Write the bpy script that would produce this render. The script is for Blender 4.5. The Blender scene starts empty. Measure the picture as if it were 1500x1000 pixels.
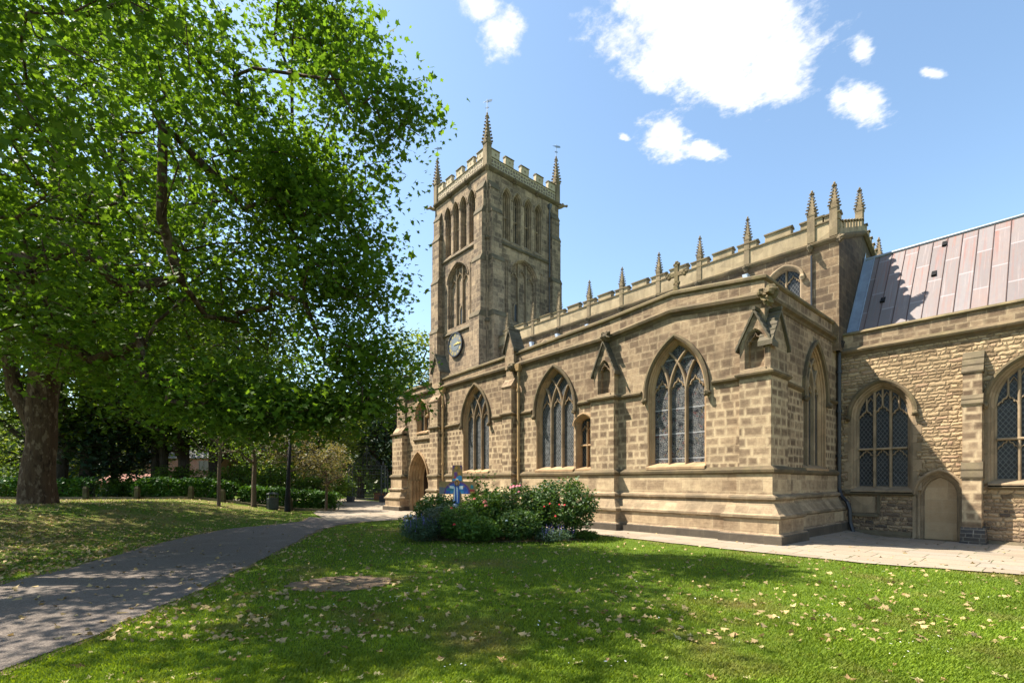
import bpy, bmesh, math, random
import numpy as np
from mathutils import Vector, Matrix, noise as mnoise

SC = bpy.context.scene
COL = SC.collection
rad = math.radians
random.seed(7)

# ---------------------------------------------------------------- camera, sky, sun, exposure
CAM_H = 1.65
F_PX = 715.0
TH = rad(48.8)                               # the camera looks north-west, the church lies square to X (east) and Y (north)
FW = (-math.sin(TH), math.cos(TH))
RT = (math.cos(TH), math.sin(TH))


def W(r, d):                                  # metres to the right of / in front of the viewpoint -> world x, y
    return (d * FW[0] + r * RT[0], d * FW[1] + r * RT[1])


def RD(x, y):
    return (x * RT[0] + y * RT[1], x * FW[0] + y * FW[1])


cd = bpy.data.cameras.new('camera')
cam = bpy.data.objects.new('camera', cd)
COL.objects.link(cam)
cam.location = (0, 0, CAM_H)
cam.rotation_euler = (rad(90), 0, TH)
cd.sensor_width = 36
cd.lens = F_PX / 1500 * 36
cd.shift_y = (706 - 500) / 1500
cd.clip_end = 2000
cd.clip_start = 0.05
SC.camera = cam

SUN = Vector((-1.0, -0.80, 1.80)).normalized()   # towards the sun
sun_el = math.asin(SUN.z)
sun_az = math.atan2(SUN.x, SUN.y)
ld = bpy.data.lights.new('sun', 'SUN')
ld.energy = 5.0
ld.angle = rad(0.53)
ld.color = (1.0, 0.93, 0.82)
lo = bpy.data.objects.new('sun', ld)
COL.objects.link(lo)
lo.rotation_euler = (-SUN).to_track_quat('-Z', 'Y').to_euler()

SC.view_settings.view_transform = 'Standard'
SC.view_settings.look = 'None'
SC.view_settings.exposure = 1.5
SC.view_settings.gamma = 1.0


class NT:
    """tiny helper to write node trees"""
    def __init__(self, tree):
        self.t = tree
        self.n = tree.nodes
        self.l = tree.links

    def set(self, sock, v):
        if isinstance(v, bpy.types.NodeSocket):
            self.l.new(v, sock)
        elif v is not None:
            if hasattr(sock.default_value, '__len__') and not hasattr(v, '__len__'):
                v = (v,) * len(sock.default_value)
            if hasattr(v, '__len__') and len(v) == 3 and len(sock.default_value) == 4:
                v = (*v, 1)
            sock.default_value = v

    def node(self, typ, **kw):
        nd = self.n.new(typ)
        for k, v in kw.items():
            setattr(nd, k, v)
        return nd

    def m(self, op, a, b=None, c=None, clamp=False):
        nd = self.n.new('ShaderNodeMath')
        nd.operation = op
        nd.use_clamp = clamp
        for i, v in enumerate((a, b, c)):
            if v is not None:
                self.set(nd.inputs[i], v)
        return nd.outputs[0]

    def vm(self, op, a, b=None, out=0):
        nd = self.n.new('ShaderNodeVectorMath')
        nd.operation = op
        self.set(nd.inputs[0], a)
        if b is not None:
            self.set(nd.inputs[1], b)
        return nd.outputs['Value'] if op in ('DOT_PRODUCT', 'LENGTH') else nd.outputs[0]

    def mix(self, f, a, b, blend='MIX'):
        nd = self.n.new('ShaderNodeMix')
        nd.data_type = 'RGBA'
        nd.blend_type = blend
        self.set(nd.inputs[0], f)
        self.set(nd.inputs[6], a)
        self.set(nd.inputs[7], b)
        return nd.outputs[2]

    def noise(self, vec, scale, detail=3, rough=0.55, dim='3D', out=0):
        nd = self.n.new('ShaderNodeTexNoise')
        nd.noise_dimensions = dim
        self.set(nd.inputs['Vector'], vec)
        nd.inputs['Scale'].default_value = scale
        nd.inputs['Detail'].default_value = detail
        nd.inputs['Roughness'].default_value = rough
        return nd.outputs[out]

    def ramp(self, f, stops, interp='LINEAR'):
        nd = self.n.new('ShaderNodeValToRGB')
        nd.color_ramp.interpolation = interp
        els = nd.color_ramp.elements
        while len(els) < len(stops):
            els.new(0.5)
        for e, (p, c) in zip(els, stops):
            e.position = p
            e.color = (*c, 1) if hasattr(c, '__len__') else (c, c, c, 1)
        self.set(nd.inputs[0], f)
        return nd.outputs[0]

    def mapr(self, f, a, b, c=0.0, d=1.0, smooth=False):
        nd = self.n.new('ShaderNodeMapRange')
        if smooth:
            nd.interpolation_type = 'SMOOTHSTEP'
        self.set(nd.inputs[0], f)
        for i, v in enumerate((a, b, c, d)):
            nd.inputs[i + 1].default_value = v
        return nd.outputs[0]

    def xyz(self, x, y, z=0.0):
        nd = self.n.new('ShaderNodeCombineXYZ')
        for i, v in enumerate((x, y, z)):
            self.set(nd.inputs[i], v)
        return nd.outputs[0]

    def sep(self, v):
        nd = self.n.new('ShaderNodeSeparateXYZ')
        self.set(nd.inputs[0], v)
        return nd.outputs


# ---- sky: Nishita air plus fair-weather cumulus lying in a flat layer overhead
wd = bpy.data.worlds.new('World')
SC.world = wd
wd.use_nodes = True
T = NT(wd.node_tree)
T.n.clear()
sky = T.node('ShaderNodeTexSky', sky_type='NISHITA', sun_disc=False)
sky.sun_elevation = sun_el
sky.sun_rotation = sun_az % (2 * math.pi)
sky.air_density = 1.0
sky.dust_density = 0.75
sky.ozone_density = 1.2
SKY_STR = 0.110


def pxdir(px, py):
    r = (px - 750) / F_PX
    u = (706 - py) / F_PX
    return (FW[0] + r * RT[0], FW[1] + r * RT[1], u)


def layer(px, py):                            # where a sight line meets the cloud layer one unit up
    v = pxdir(px, py)
    return np.array([v[0] / v[2], v[1] / v[2]])


gen = T.node('ShaderNodeTexCoord').outputs['Generated']
gx, gy, gz_ = T.sep(gen)
zc = T.m('MAXIMUM', gz_, 0.04)
lx = T.m('DIVIDE', gx, zc)
ly = T.m('DIVIDE', gy, zc)
lay = T.xyz(lx, ly, 0)
clouds = [((1040, 55), (165, 15), (-15, 105)), ((965, 20), (85, 25), (0, 60)), ((1130, 95), (75, -15), (10, 70)), ((1075, 125), (70, 8), (0, 46)),
          ((735, 50), (34, 14), (-12, 40)), ((700, 8), (48, 12), (0, 26)),
          ((975, 206), (44, 12), (-8, 34)), ((1038, 223), (32, 6), (0, 17)), ((915, 201), (9, 2), (0, 6)),
          ((1266, 155), (46, 8), (-4, 32)), ((1264, 76), (21, 4), (-3, 26)), ((1366, 108), (24, 3), (0, 10)),
          # cumulus elsewhere round the sky, outside the photograph
          ((2300, 250), (260, 20), (0, 120)), ((-700, 200), (240, 20), (0, 130)), ((1900, -900), (500, 100), (-60, 420))]
best = None
for c, a, b in clouds:
    C = layer(*c)
    A = layer(c[0] + a[0], c[1] + a[1]) - C
    B = layer(c[0] + b[0], c[1] + b[1]) - C
    M = np.linalg.inv(np.column_stack([A, B]))
    dx = T.m('SUBTRACT', lx, float(C[0]))
    dy = T.m('SUBTRACT', ly, float(C[1]))
    q0 = T.m('ADD', T.m('MULTIPLY', dx, float(M[0, 0])), T.m('MULTIPLY', dy, float(M[0, 1])))
    q1 = T.m('ADD', T.m('MULTIPLY', dx, float(M[1, 0])), T.m('MULTIPLY', dy, float(M[1, 1])))
    d2 = T.m('SQRT', T.m('ADD', T.m('MULTIPLY', q0, q0), T.m('MULTIPLY', q1, q1)))
    v = T.m('SUBTRACT', 1.0, d2)
    # small clouds get softer thresholds through their own size
    v = T.m('MULTIPLY', v, 0.55 + 0.45 * min(1, a[0] / 120))
    best = v if best is None else T.m('MAXIMUM', best, v)
best = T.m('MAXIMUM', best, -1.0)
n1 = T.noise(lay, 9.0, 7, 0.6)
n2 = T.noise(lay, 34.0, 5, 0.62)
nn = T.m('ADD', T.m('MULTIPLY', T.m('SUBTRACT', n1, 0.5), 1.25), T.m('MULTIPLY', T.m('SUBTRACT', n2, 0.5), 0.75))
dens = T.m('ADD', best, nn)
cov = T.mapr(dens, -0.04, 0.40, 0, 1, True)
cov = T.m('MULTIPLY', cov, T.mapr(gz_, 0.05, 0.2))
shade = T.mapr(T.noise(lay, 6.0, 4, 0.5), 0.3, 0.75, 0.90, 1.02)
ccol = T.mix(T.mapr(T.m('ADD', dens, T.m('MULTIPLY', T.m('SUBTRACT', n2, 0.5), 1.2)), 0.15, 1.0), (0.80, 0.85, 0.93), (1.0, 1.0, 1.0))
skyc = T.n.new('ShaderNodeBackground')
T.set(skyc.inputs[0], T.mix(1.0, sky.outputs[0], (0.965, 1.005, 0.95), 'MULTIPLY'))
skyc.inputs[1].default_value = SKY_STR
cl = T.n.new('ShaderNodeBackground')
T.set(cl.inputs[0], T.vm('MULTIPLY', ccol, T.xyz(shade, shade, shade)))
cl.inputs[1].default_value = 0.47
mx = T.n.new('ShaderNodeMixShader')
T.set(mx.inputs[0], cov)
T.l.new(skyc.outputs[0], mx.inputs[1])
T.l.new(cl.outputs[0], mx.inputs[2])
ow = T.n.new('ShaderNodeOutputWorld')
T.l.new(mx.outputs[0], ow.inputs[0])
wd.cycles.sampling_method = 'MANUAL'
wd.cycles.sample_map_resolution = 1024


# ---------------------------------------------------------------- materials
def new_mat(name):
    m = bpy.data.materials.new(name)
    m.use_nodes = True
    t = NT(m.node_tree)
    t.n.clear()
    out = t.n.new('ShaderNodeOutputMaterial')
    p = t.n.new('ShaderNodeBsdfPrincipled')
    t.l.new(p.outputs[0], out.inputs[0])
    t.out = out
    t.p = p
    return m, t


def plain(name, col, rough=0.6, metal=0.0, var=0.25, scale=8, bump=0.0, spec=0.5):
    m, t = new_mat(name)
    pos = t.node('ShaderNodeNewGeometry').outputs['Position']
    n = t.noise(pos, scale, 4)
    f = t.mapr(n, 0.25, 0.75, 1 - var, 1 + var)
    t.set(t.p.inputs['Base Color'], t.vm('MULTIPLY', t.xyz(f, f, f), col))
    t.p.inputs['Roughness'].default_value = rough
    t.p.inputs['Metallic'].default_value = metal
    t.p.inputs['Specular IOR Level'].default_value = spec
    if bump:
        b = t.n.new('ShaderNodeBump')
        b.inputs['Strength'].default_value = bump
        b.inputs['Distance'].default_value = 0.02
        t.set(b.inputs['Height'], t.noise(pos, scale * 6, 3))
        t.l.new(b.outputs[0], t.p.inputs['Normal'])
    return m


def wall_uv(t):
    g = t.node('ShaderNodeNewGeometry')
    x, y, z = t.sep(g.outputs['Position'])
    nx, ny, nz = t.sep(g.outputs['True Normal'])
    f = t.m('GREATER_THAN', t.m('ABSOLUTE', nx), t.m('ABSOLUTE', ny))
    u = t.m('ADD', t.m('MULTIPLY', y, f), t.m('MULTIPLY', x, t.m('SUBTRACT', 1.0, f)))
    # tops and weatherings: run the courses over them
    w = t.m('ADD', t.m('MULTIPLY', x, f), t.m('MULTIPLY', y, t.m('SUBTRACT', 1.0, f)))
    v = t.m('ADD', z, t.m('MULTIPLY', w, t.m('GREATER_THAN', t.m('ABSOLUTE', nz), 0.8)))
    return g.outputs['Position'], u, v, z


def ashlar(name, row=0.25, width=0.46, stops=None, edge=(0.49, 0.385, 0.245), edge_amt=0.85, soot=0.4, mortar=(0.40, 0.315, 0.205),
           clean=None, dark_base=False, tone=1.0, moss=0.0, bump=0.5, bands=()):
    stops = stops or [(0.0, (0.105, 0.072, 0.046)), (0.3, (0.18, 0.128, 0.082)), (0.62, (0.30, 0.222, 0.14)), (1.0, (0.45, 0.348, 0.22))]
    m, t = new_mat(name)
    pos, u, v, z = wall_uv(t)
    # courses of unequal height
    vw = t.m('ADD', v, t.m('MULTIPLY', t.m('SINE', t.m('MULTIPLY', v, 3.1)), 0.035))
    rowi = t.m('FLOOR', t.m('DIVIDE', vw, row))
    wn = t.node('ShaderNodeTexWhiteNoise', noise_dimensions='1D')
    t.set(wn.inputs['W'], rowi)
    un = t.m('ADD', t.m('MULTIPLY', u, t.m('ADD', 0.78, t.m('MULTIPLY', wn.outputs[0], 0.55))), t.m('MULTIPLY', wn.outputs[0], 13.0))
    warp = t.noise(pos, 5.0, 2)
    un = t.m('ADD', un, t.m('MULTIPLY', t.m('SUBTRACT', warp, 0.5), 0.05))
    vw2 = t.m('ADD', vw, t.m('MULTIPLY', t.m('SUBTRACT', t.noise(pos, 7.0, 2), 0.5), 0.02))
    vec = t.xyz(un, vw2, 0)

    def brick(ms, sm):
        b = t.node('ShaderNodeTexBrick', offset=0.5, offset_frequency=2, squash=0.62, squash_frequency=2)
        t.set(b.inputs['Vector'], vec)
        b.inputs['Color1'].default_value = (0, 0, 0, 1)
        b.inputs['Color2'].default_value = (1, 1, 1, 1)
        b.inputs['Mortar'].default_value = (0.5, 0.5, 0.5, 1)
        b.inputs['Scale'].default_value = 1
        b.inputs['Mortar Size'].default_value = ms
        b.inputs['Mortar Smooth'].default_value = sm
        b.inputs['Brick Width'].default_value = width
        b.inputs['Row Height'].default_value = row
        return b
    b1 = brick(0.008, 0.3)
    b2 = brick(row * 0.36, 1.0)
    rnd = t.sep(b1.outputs['Color'])[0]
    big = t.noise(pos, 0.55, 3)
    f = t.m('ADD', t.m('MULTIPLY', rnd, 0.5), t.m('MULTIPLY', t.mapr(big, 0.25, 0.75), 0.5))
    f = t.m('ADD', f, t.m('MULTIPLY', t.m('SUBTRACT', t.noise(pos, 7, 5, 0.65), 0.5), 0.9))
    f = t.m('ADD', f, t.m('MULTIPLY', t.m('SUBTRACT', t.noise(t.vm('MULTIPLY', pos, (1.6, 1.6, 15)), 1.6, 4, 0.6), 0.5), 0.45))
    f = t.m('SUBTRACT', f, 0.20)
    if clean:
        zm = t.m('MULTIPLY', t.mapr(z, clean[0], clean[0] + 0.05), t.mapr(z, clean[1] - 0.05, clean[1], 1, 0))
        f = t.m('ADD', f, t.m('MULTIPLY', zm, 0.30))
    col = t.ramp(f, stops)
    e = t.m('MULTIPLY', t.m('POWER', b2.outputs['Fac'], 1.3), t.mapr(z, 4.4, 5.2, edge_amt, edge_amt * 0.35))
    e = t.m('MULTIPLY', e, t.mapr(t.noise(pos, 2.6, 4), 0.32, 0.6, 0.1, 1.0))
    col = t.mix(e, col, edge)
    col = t.mix(t.m('MULTIPLY', b1.outputs['Fac'], t.mapr(t.noise(pos, 3.3, 3), 0.35, 0.65, 0.1, 0.7)), col, mortar)
    # soot and run-off, with shapes of their own
    sv = t.vm('MULTIPLY', pos, (2.2, 2.2, 0.35))
    s = t.m('MULTIPLY', t.mapr(t.noise(sv, 1.0, 5, 0.6), 0.5, 0.78), soot)
    col = t.mix(s, col, (0.06, 0.048, 0.036))
    s2 = t.m('MULTIPLY', t.mapr(t.noise(t.vm('MULTIPLY', pos, (5.5, 5.5, 0.3)), 1.0, 4, 0.6), 0.55, 0.75), t.mapr(t.noise(pos, 0.45, 3), 0.42, 0.62, 0, min(1.0, soot * 1.3)))
    col = t.mix(s2, col, (0.065, 0.05, 0.036))
    sooty = t.m('MULTIPLY', t.m('GREATER_THAN', t.m('FRACT', t.m('MULTIPLY', rnd, 7.31)), 0.84), t.mapr(t.noise(pos, 0.35, 2), 0.35, 0.65, 0.1, min(0.85, soot * 1.5)))
    col = t.mix(t.m('MULTIPLY', sooty, t.mapr(t.noise(pos, 8, 4), 0.3, 0.6)), col, (0.085, 0.063, 0.044))
    if moss:
        col = t.mix(t.m('MULTIPLY', t.mapr(t.noise(pos, 3.0, 5, 0.65), 0.5, 0.72), moss), col, (0.13, 0.14, 0.05))
    for z0, z1, amt in bands:
        zz = t.m('ADD', z, t.m('MULTIPLY', t.m('SUBTRACT', t.noise(pos, 2.0, 3), 0.5), 0.10))
        bm_ = t.m('MULTIPLY', t.m('MULTIPLY', t.mapr(zz, z0 - .02, z0 + .02), t.mapr(zz, z1 - .02, z1 + .02, 1, 0)), t.mapr(t.noise(t.vm('MULTIPLY', pos, (1.2, 1.2, 3)), 1.0, 4), 0.3, 0.6, 0.15, amt))
        col = t.mix(bm_, col, (0.105, 0.085, 0.056))
    if dark_base:
        col = t.mix(t.mapr(t.m('ADD', z, t.m('MULTIPLY', t.noise(pos, 6, 2), 0.02)), 0.262, 0.272, 0.88, 0.0), col,
                    t.mix(t.noise(pos, 3.0, 4), (0.038, 0.034, 0.029), (0.085, 0.075, 0.06)))
    gr = t.mapr(t.noise(pos, 60, 3), 0.2, 0.8, 0.86 * tone, 1.14 * tone)
    col = t.vm('MULTIPLY', t.vm('MULTIPLY', col, (1.11, 1.075, 1.03)), t.xyz(gr, gr, gr))
    t.set(t.p.inputs['Base Color'], col)
    t.p.inputs['Roughness'].default_value = 0.92
    t.p.inputs['Specular IOR Level'].default_value = 0.2
    bp = t.n.new('ShaderNodeBump')
    bp.inputs['Strength'].default_value = bump
    bp.inputs['Distance'].default_value = 0.02
    hgt = t.m('SUBTRACT', t.m('MULTIPLY', t.noise(pos, 18, 5, 0.65), 0.8), t.m('MULTIPLY', b1.outputs['Fac'], 1.0))
    hgt = t.m('ADD', hgt, t.m('MULTIPLY', rnd, 0.3))
    t.set(bp.inputs['Height'], hgt)
    t.l.new(bp.outputs[0], t.p.inputs['Normal'])
    return m


def rubble(name):
    m, t = new_mat(name)
    pos, u, v, z = wall_uv(t)
    w1 = t.m('MULTIPLY', t.m('SUBTRACT', t.noise(pos, 3.0, 3), 0.5), 0.30)
    w2 = t.m('MULTIPLY', t.m('SUBTRACT', t.noise(t.vm('ADD', pos, (7, 3, 1)), 6.0, 4), 0.5), 0.135)
    vv = t.m('ADD', t.m('ADD', v, w2), t.m('MULTIPLY', t.m('SINE', t.m('MULTIPLY', v, 7.3)), 0.03))
    row = 0.118
    ri = t.m('FLOOR', t.m('DIVIDE', vv, row))
    wn = t.node('ShaderNodeTexWhiteNoise', noise_dimensions='1D')
    t.set(wn.inputs['W'], ri)
    uu = t.m('ADD', t.m('MULTIPLY', t.m('ADD', u, w1), t.m('ADD', 0.55, t.m('MULTIPLY', wn.outputs[0], 0.95))), t.m('MULTIPLY', wn.outputs[0], 17.0))
    vec = t.xyz(uu, vv, 0)

    def brick(ms, sm):
        q = t.node('ShaderNodeTexBrick', offset=0.37, offset_frequency=2, squash=0.55, squash_frequency=3)
        t.set(q.inputs['Vector'], vec)
        q.inputs['Color1'].default_value = (0, 0, 0, 1)
        q.inputs['Color2'].default_value = (1, 1, 1, 1)
        q.inputs['Mortar'].default_value = (0.5, 0.5, 0.5, 1)
        q.inputs['Scale'].default_value = 1
        q.inputs['Mortar Size'].default_value = ms
        q.inputs['Mortar Smooth'].default_value = sm
        q.inputs['Brick Width'].default_value = 0.27
        q.inputs['Row Height'].default_value = row
        return q
    k1 = brick(0.013, 0.8)
    k2 = brick(0.045, 1.0)
    rnd = t.sep(k1.outputs['Color'])[0]
    r1 = t.m('FRACT', t.m('MULTIPLY', rnd, 5.7))
    r2 = t.m('FRACT', t.m('MULTIPLY', rnd, 11.3))
    fc_ = t.m('ADD', t.m('MULTIPLY', rnd, 0.75), t.m('MULTIPLY', t.noise(pos, 5, 5, 0.7), 0.3))
    col = t.ramp(fc_, [(0.08, (0.10, 0.075, 0.05)), (0.25, (0.215, 0.16, 0.10)), (0.5, (0.32, 0.245, 0.152)), (0.75, (0.43, 0.335, 0.212)), (0.9, (0.31, 0.215, 0.145)), (1.0, (0.20, 0.18, 0.15))])
    # the foot of the wall is of darker mixed rubble
    zf = t.mapr(t.m('ADD', z, t.m('MULTIPLY', t.noise(pos, 1.2, 3), 0.5)), 1.5, 1.15)
    low = t.ramp(r1, [(0, (0.085, 0.07, 0.06)), (0.35, (0.17, 0.125, 0.09)), (0.65, (0.28, 0.205, 0.135)), (1, (0.37, 0.28, 0.18))])
    col = t.mix(zf, col, low)
    col = t.mix(t.m('MULTIPLY', k1.outputs['Fac'], t.mapr(t.noise(pos, 4, 3), 0.3, 0.6, 0.35, 0.9)), col, t.mix(zf, (0.235, 0.18, 0.112), (0.30, 0.24, 0.16)))
    col = t.mix(t.mapr(t.noise(pos, 0.8, 4), 0.45, 0.75, 0, 0.35), col, (0.16, 0.12, 0.075))
    gr = t.mapr(t.noise(pos, 40, 4), 0.2, 0.8, 0.75, 1.22)
    t.set(t.p.inputs['Base Color'], t.vm('MULTIPLY', t.vm('MULTIPLY', col, (1.06, 0.985, 0.90)), t.xyz(gr, gr, gr)))
    t.p.inputs['Roughness'].default_value = 0.95
    t.p.inputs['Specular IOR Level'].default_value = 0.15
    bp = t.n.new('ShaderNodeBump')
    bp.inputs['Strength'].default_value = 0.9
    bp.inputs['Distance'].default_value = 0.03
    hgt = t.m('ADD', t.m('SUBTRACT', 1.0, k2.outputs['Fac']), t.m('MULTIPLY', t.m('ADD', r2, t.noise(pos, 16, 5, 0.65)), 0.6))
    t.set(bp.inputs['Height'], hgt)
    t.l.new(bp.outputs[0], t.p.inputs['Normal'])
    return m


def dressed(name, a, b, soot=0.45, moss=0.0, bump=0.35, dark=(0.07, 0.058, 0.043)):
    m, t = new_mat(name)
    pos = t.node('ShaderNodeNewGeometry').outputs['Position']
    x, y, z = t.sep(pos)
    c = t.mix(t.mapr(t.noise(pos, 1.6, 4), 0.3, 0.7), a, b)
    vo = t.node('ShaderNodeTexVoronoi', feature='F1')
    t.set(vo.inputs['Vector'], t.vm('MULTIPLY', pos, (2.1, 2.1, 2.6)))
    vo.inputs['Scale'].default_value = 1
    rr = t.mapr(t.sep(vo.outputs['Color'])[0], 0, 1, 0.78, 1.12)
    c = t.vm('MULTIPLY', c, t.xyz(rr, rr, rr))
    c = t.mix(t.m('MULTIPLY', t.mapr(t.noise(t.vm('MULTIPLY', pos, (3, 3, 0.8)), 1.3, 5, 0.65), 0.45, 0.75), soot), c, dark)
    if moss:
        c = t.mix(t.m('MULTIPLY', t.mapr(t.noise(pos, 4.0, 5, 0.7), 0.42, 0.68), moss), c, (0.135, 0.145, 0.05))
    gr = t.mapr(t.noise(pos, 45, 3), 0.2, 0.8, 0.85, 1.15)
    t.set(t.p.inputs['Base Color'], t.vm('MULTIPLY', t.vm('MULTIPLY', c, (1.04, 0.975, 0.905)), t.xyz(gr, gr, gr)))
    t.p.inputs['Roughness'].default_value = 0.92
    t.p.inputs['Specular IOR Level'].default_value = 0.2
    bp = t.n.new('ShaderNodeBump')
    bp.inputs['Strength'].default_value = bump
    bp.inputs['Distance'].default_value = 0.02
    t.set(bp.inputs['Height'], t.noise(pos, 22, 5, 0.65))
    t.l.new(bp.outputs[0], t.p.inputs['Normal'])
    return m


def carved(name, a, b):                       # pierced quatrefoil band under the tower battlements
    m, t = new_mat(name)
    pos, u, v, z = wall_uv(t)
    vo = t.node('ShaderNodeTexVoronoi', voronoi_dimensions='2D', feature='DISTANCE_TO_EDGE')
    t.set(vo.inputs['Vector'], t.xyz(t.m('MULTIPLY', u, 4.2), t.m('MULTIPLY', v, 4.2), 0))
    vo.inputs['Scale'].default_value = 1
    vo.inputs['Randomness'].default_value = 0.55
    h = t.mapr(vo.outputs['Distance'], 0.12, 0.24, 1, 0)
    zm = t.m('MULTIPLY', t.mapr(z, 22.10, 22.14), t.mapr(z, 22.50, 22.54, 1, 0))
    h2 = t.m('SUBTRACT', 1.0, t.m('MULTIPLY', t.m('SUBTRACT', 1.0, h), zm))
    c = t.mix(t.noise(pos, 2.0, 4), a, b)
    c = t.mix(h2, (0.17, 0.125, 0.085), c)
    t.set(t.p.inputs['Base Color'], c)
    t.p.inputs['Roughness'].default_value = 0.95
    bp = t.n.new('ShaderNodeBump')
    bp.inputs['Strength'].default_value = 1.0
    bp.inputs['Distance'].default_value = 0.08
    t.set(bp.inputs['Height'], h2)
    t.l.new(bp.outputs[0], t.p.inputs['Normal'])
    return m


def leaded(name, kind):
    m, t = new_mat(name)
    pos, u, v, z = wall_uv(t)
    if kind == 'stained':
        vec = t.xyz(t.m('MULTIPLY', u, 19.0), t.m('MULTIPLY', v, 16.0), 0)
        vo = t.node('ShaderNodeTexVoronoi', voronoi_dimensions='2D', feature='F1')
        t.set(vo.inputs['Vector'], vec)
        vo.inputs['Scale'].default_value = 1
        ve = t.node('ShaderNodeTexVoronoi', voronoi_dimensions='2D', feature='DISTANCE_TO_EDGE')
        t.set(ve.inputs['Vector'], vec)
        ve.inputs['Scale'].default_value = 1
        r = t.sep(vo.outputs['Color'])
        col = t.ramp(r[0], [(0, (0.01, 0.011, 0.013)), (0.35, (0.022, 0.023, 0.025)), (0.58, (0.02, 0.021, 0.028)), (0.7, (0.06, 0.058, 0.054)), (0.84, (0.06, 0.022, 0.02)), (0.92, (0.07, 0.055, 0.03)), (1, (0.028, 0.032, 0.03))], 'CONSTANT')
        ln = t.mapr(ve.outputs['Distance'], 0.05, 0.14, 1, 0)
        col = t.mix(t.m('MULTIPLY', ln, t.mapr(t.noise(pos, 5, 2), 0.25, 0.6)), col, (0.24, 0.24, 0.235))
        bar = t.m('LESS_THAN', t.m('FRACT', t.m('MULTIPLY', v, 1.25)), 0.045)
        col = t.mix(bar, col, (0.28, 0.28, 0.28))
        rough = 0.35
    else:
        s = {'mesh': 0.10, 'diamond': 0.12, 'louvre': 0.2}[kind]
        if kind == 'louvre':
            ln = t.mapr(t.m('FRACT', t.m('DIVIDE', v, s)), 0.0, 1.0, 0, 1)
            col = t.mix(ln, (0.012, 0.012, 0.012), (0.075, 0.068, 0.058))
            rough = 0.9
        else:
            a = t.m('PINGPONG', t.m('ADD', t.m('DIVIDE', u, s), t.m('DIVIDE', v, s * 1.5)), 0.5)
            b = t.m('PINGPONG', t.m('SUBTRACT', t.m('DIVIDE', u, s), t.m('DIVIDE', v, s * 1.5)), 0.5)
            ln = t.mapr(t.m('MINIMUM', a, b), 0.03, 0.10, 1, 0)
            pane = t.noise(pos, 9.0, 2)
            if kind == 'mesh':
                col = t.mix(ln, t.mix(t.mapr(pane, 0.4, 0.6), (0.02, 0.021, 0.022), (0.085, 0.087, 0.088)), (0.17, 0.17, 0.165))
            else:
                col = t.mix(ln, t.mix(pane, (0.012, 0.013, 0.015), (0.035, 0.037, 0.04)), (0.11, 0.11, 0.105))
            bar = t.m('LESS_THAN', t.m('FRACT', t.m('MULTIPLY', v, 1.3)), 0.035)
            col = t.mix(bar, col, (0.06, 0.06, 0.06))
            rough = 0.3
    t.set(t.p.inputs['Base Color'], col)
    t.p.inputs['Roughness'].default_value = rough
    t.p.inputs['Specular IOR Level'].default_value = 0.2
    bp = t.n.new('ShaderNodeBump')
    bp.inputs['Strength'].default_value = 0.6
    bp.inputs['Distance'].default_value = 0.02
    t.set(bp.inputs['Height'], t.noise(pos, 11, 2))
    t.l.new(bp.outputs[0], t.p.inputs['Normal'])
    return m


def foliage(name, c0, c1, trans=0.45, rough=0.55, spec=0.22, tr_tint=(1.5, 1.35, 0.5), dry=None):
    m = bpy.data.materials.new(name)
    m.use_nodes = True
    t = NT(m.node_tree)
    t.n.clear()
    out = t.n.new('ShaderNodeOutputMaterial')
    g = t.node('ShaderNodeNewGeometry')
    col = t.mix(g.outputs['Random Per Island'], c0, c1)
    big = t.mapr(t.noise(g.outputs['Position'], 0.9, 2), 0.3, 0.7, 0.75, 1.3)
    col = t.vm('MULTIPLY', col, t.xyz(big, big, big))
    if dry:
        col = t.mix(t.mapr(t.noise(g.outputs['Position'], 0.55, 4, 0.6), 0.52, 0.68, 0, 0.8), col, dry)
    p = t.n.new('ShaderNodeBsdfPrincipled')
    t.set(p.inputs['Base Color'], col)
    p.inputs['Roughness'].default_value = rough
    p.inputs['Specular IOR Level'].default_value = spec
    tr = t.n.new('ShaderNodeBsdfTranslucent')
    t.set(tr.inputs[0], t.vm('MULTIPLY', col, tr_tint))
    mxs = t.n.new('ShaderNodeMixShader')
    mxs.inputs[0].default_value = trans
    t.l.new(p.outputs[0], mxs.inputs[1])
    t.l.new(tr.outputs[0], mxs.inputs[2])
    t.l.new(mxs.outputs[0], out.inputs[0])
    return m


def bark(name, a, b, scale=3.0, patch=None):
    m, t = new_mat(name)
    pos = t.node('ShaderNodeNewGeometry').outputs['Position']
    v = t.vm('MULTIPLY', pos, (3, 3, 0.8))
    n = t.noise(v, scale, 6, 0.65)
    c = t.mix(t.mapr(n, 0.3, 0.7), a, b)
    if patch:
        c = t.mix(t.mapr(t.noise(t.vm('MULTIPLY', pos, (1, 1, 0.55)), 5.5, 5, 0.6), 0.53, 0.60, 0, 0.8), c, patch)
        c = t.mix(t.mapr(t.noise(t.vm('MULTIPLY', pos, (1, 1, 0.3)), 9.0, 4, 0.6), 0.56, 0.66, 0, 0.8), c, (0.028, 0.018, 0.012))
    t.set(t.p.inputs['Base Color'], c)
    t.p.inputs['Roughness'].default_value = 0.95
    t.p.inputs['Specular IOR Level'].default_value = 0.1
    bp = t.n.new('ShaderNodeBump')
    bp.inputs['Strength'].default_value = 0.9
    bp.inputs['Distance'].default_value = 0.06
    t.set(bp.inputs['Height'], t.noise(v, scale * 2.5, 6, 0.7))
    t.l.new(bp.outputs[0], t.p.inputs['Normal'])
    return m


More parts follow.
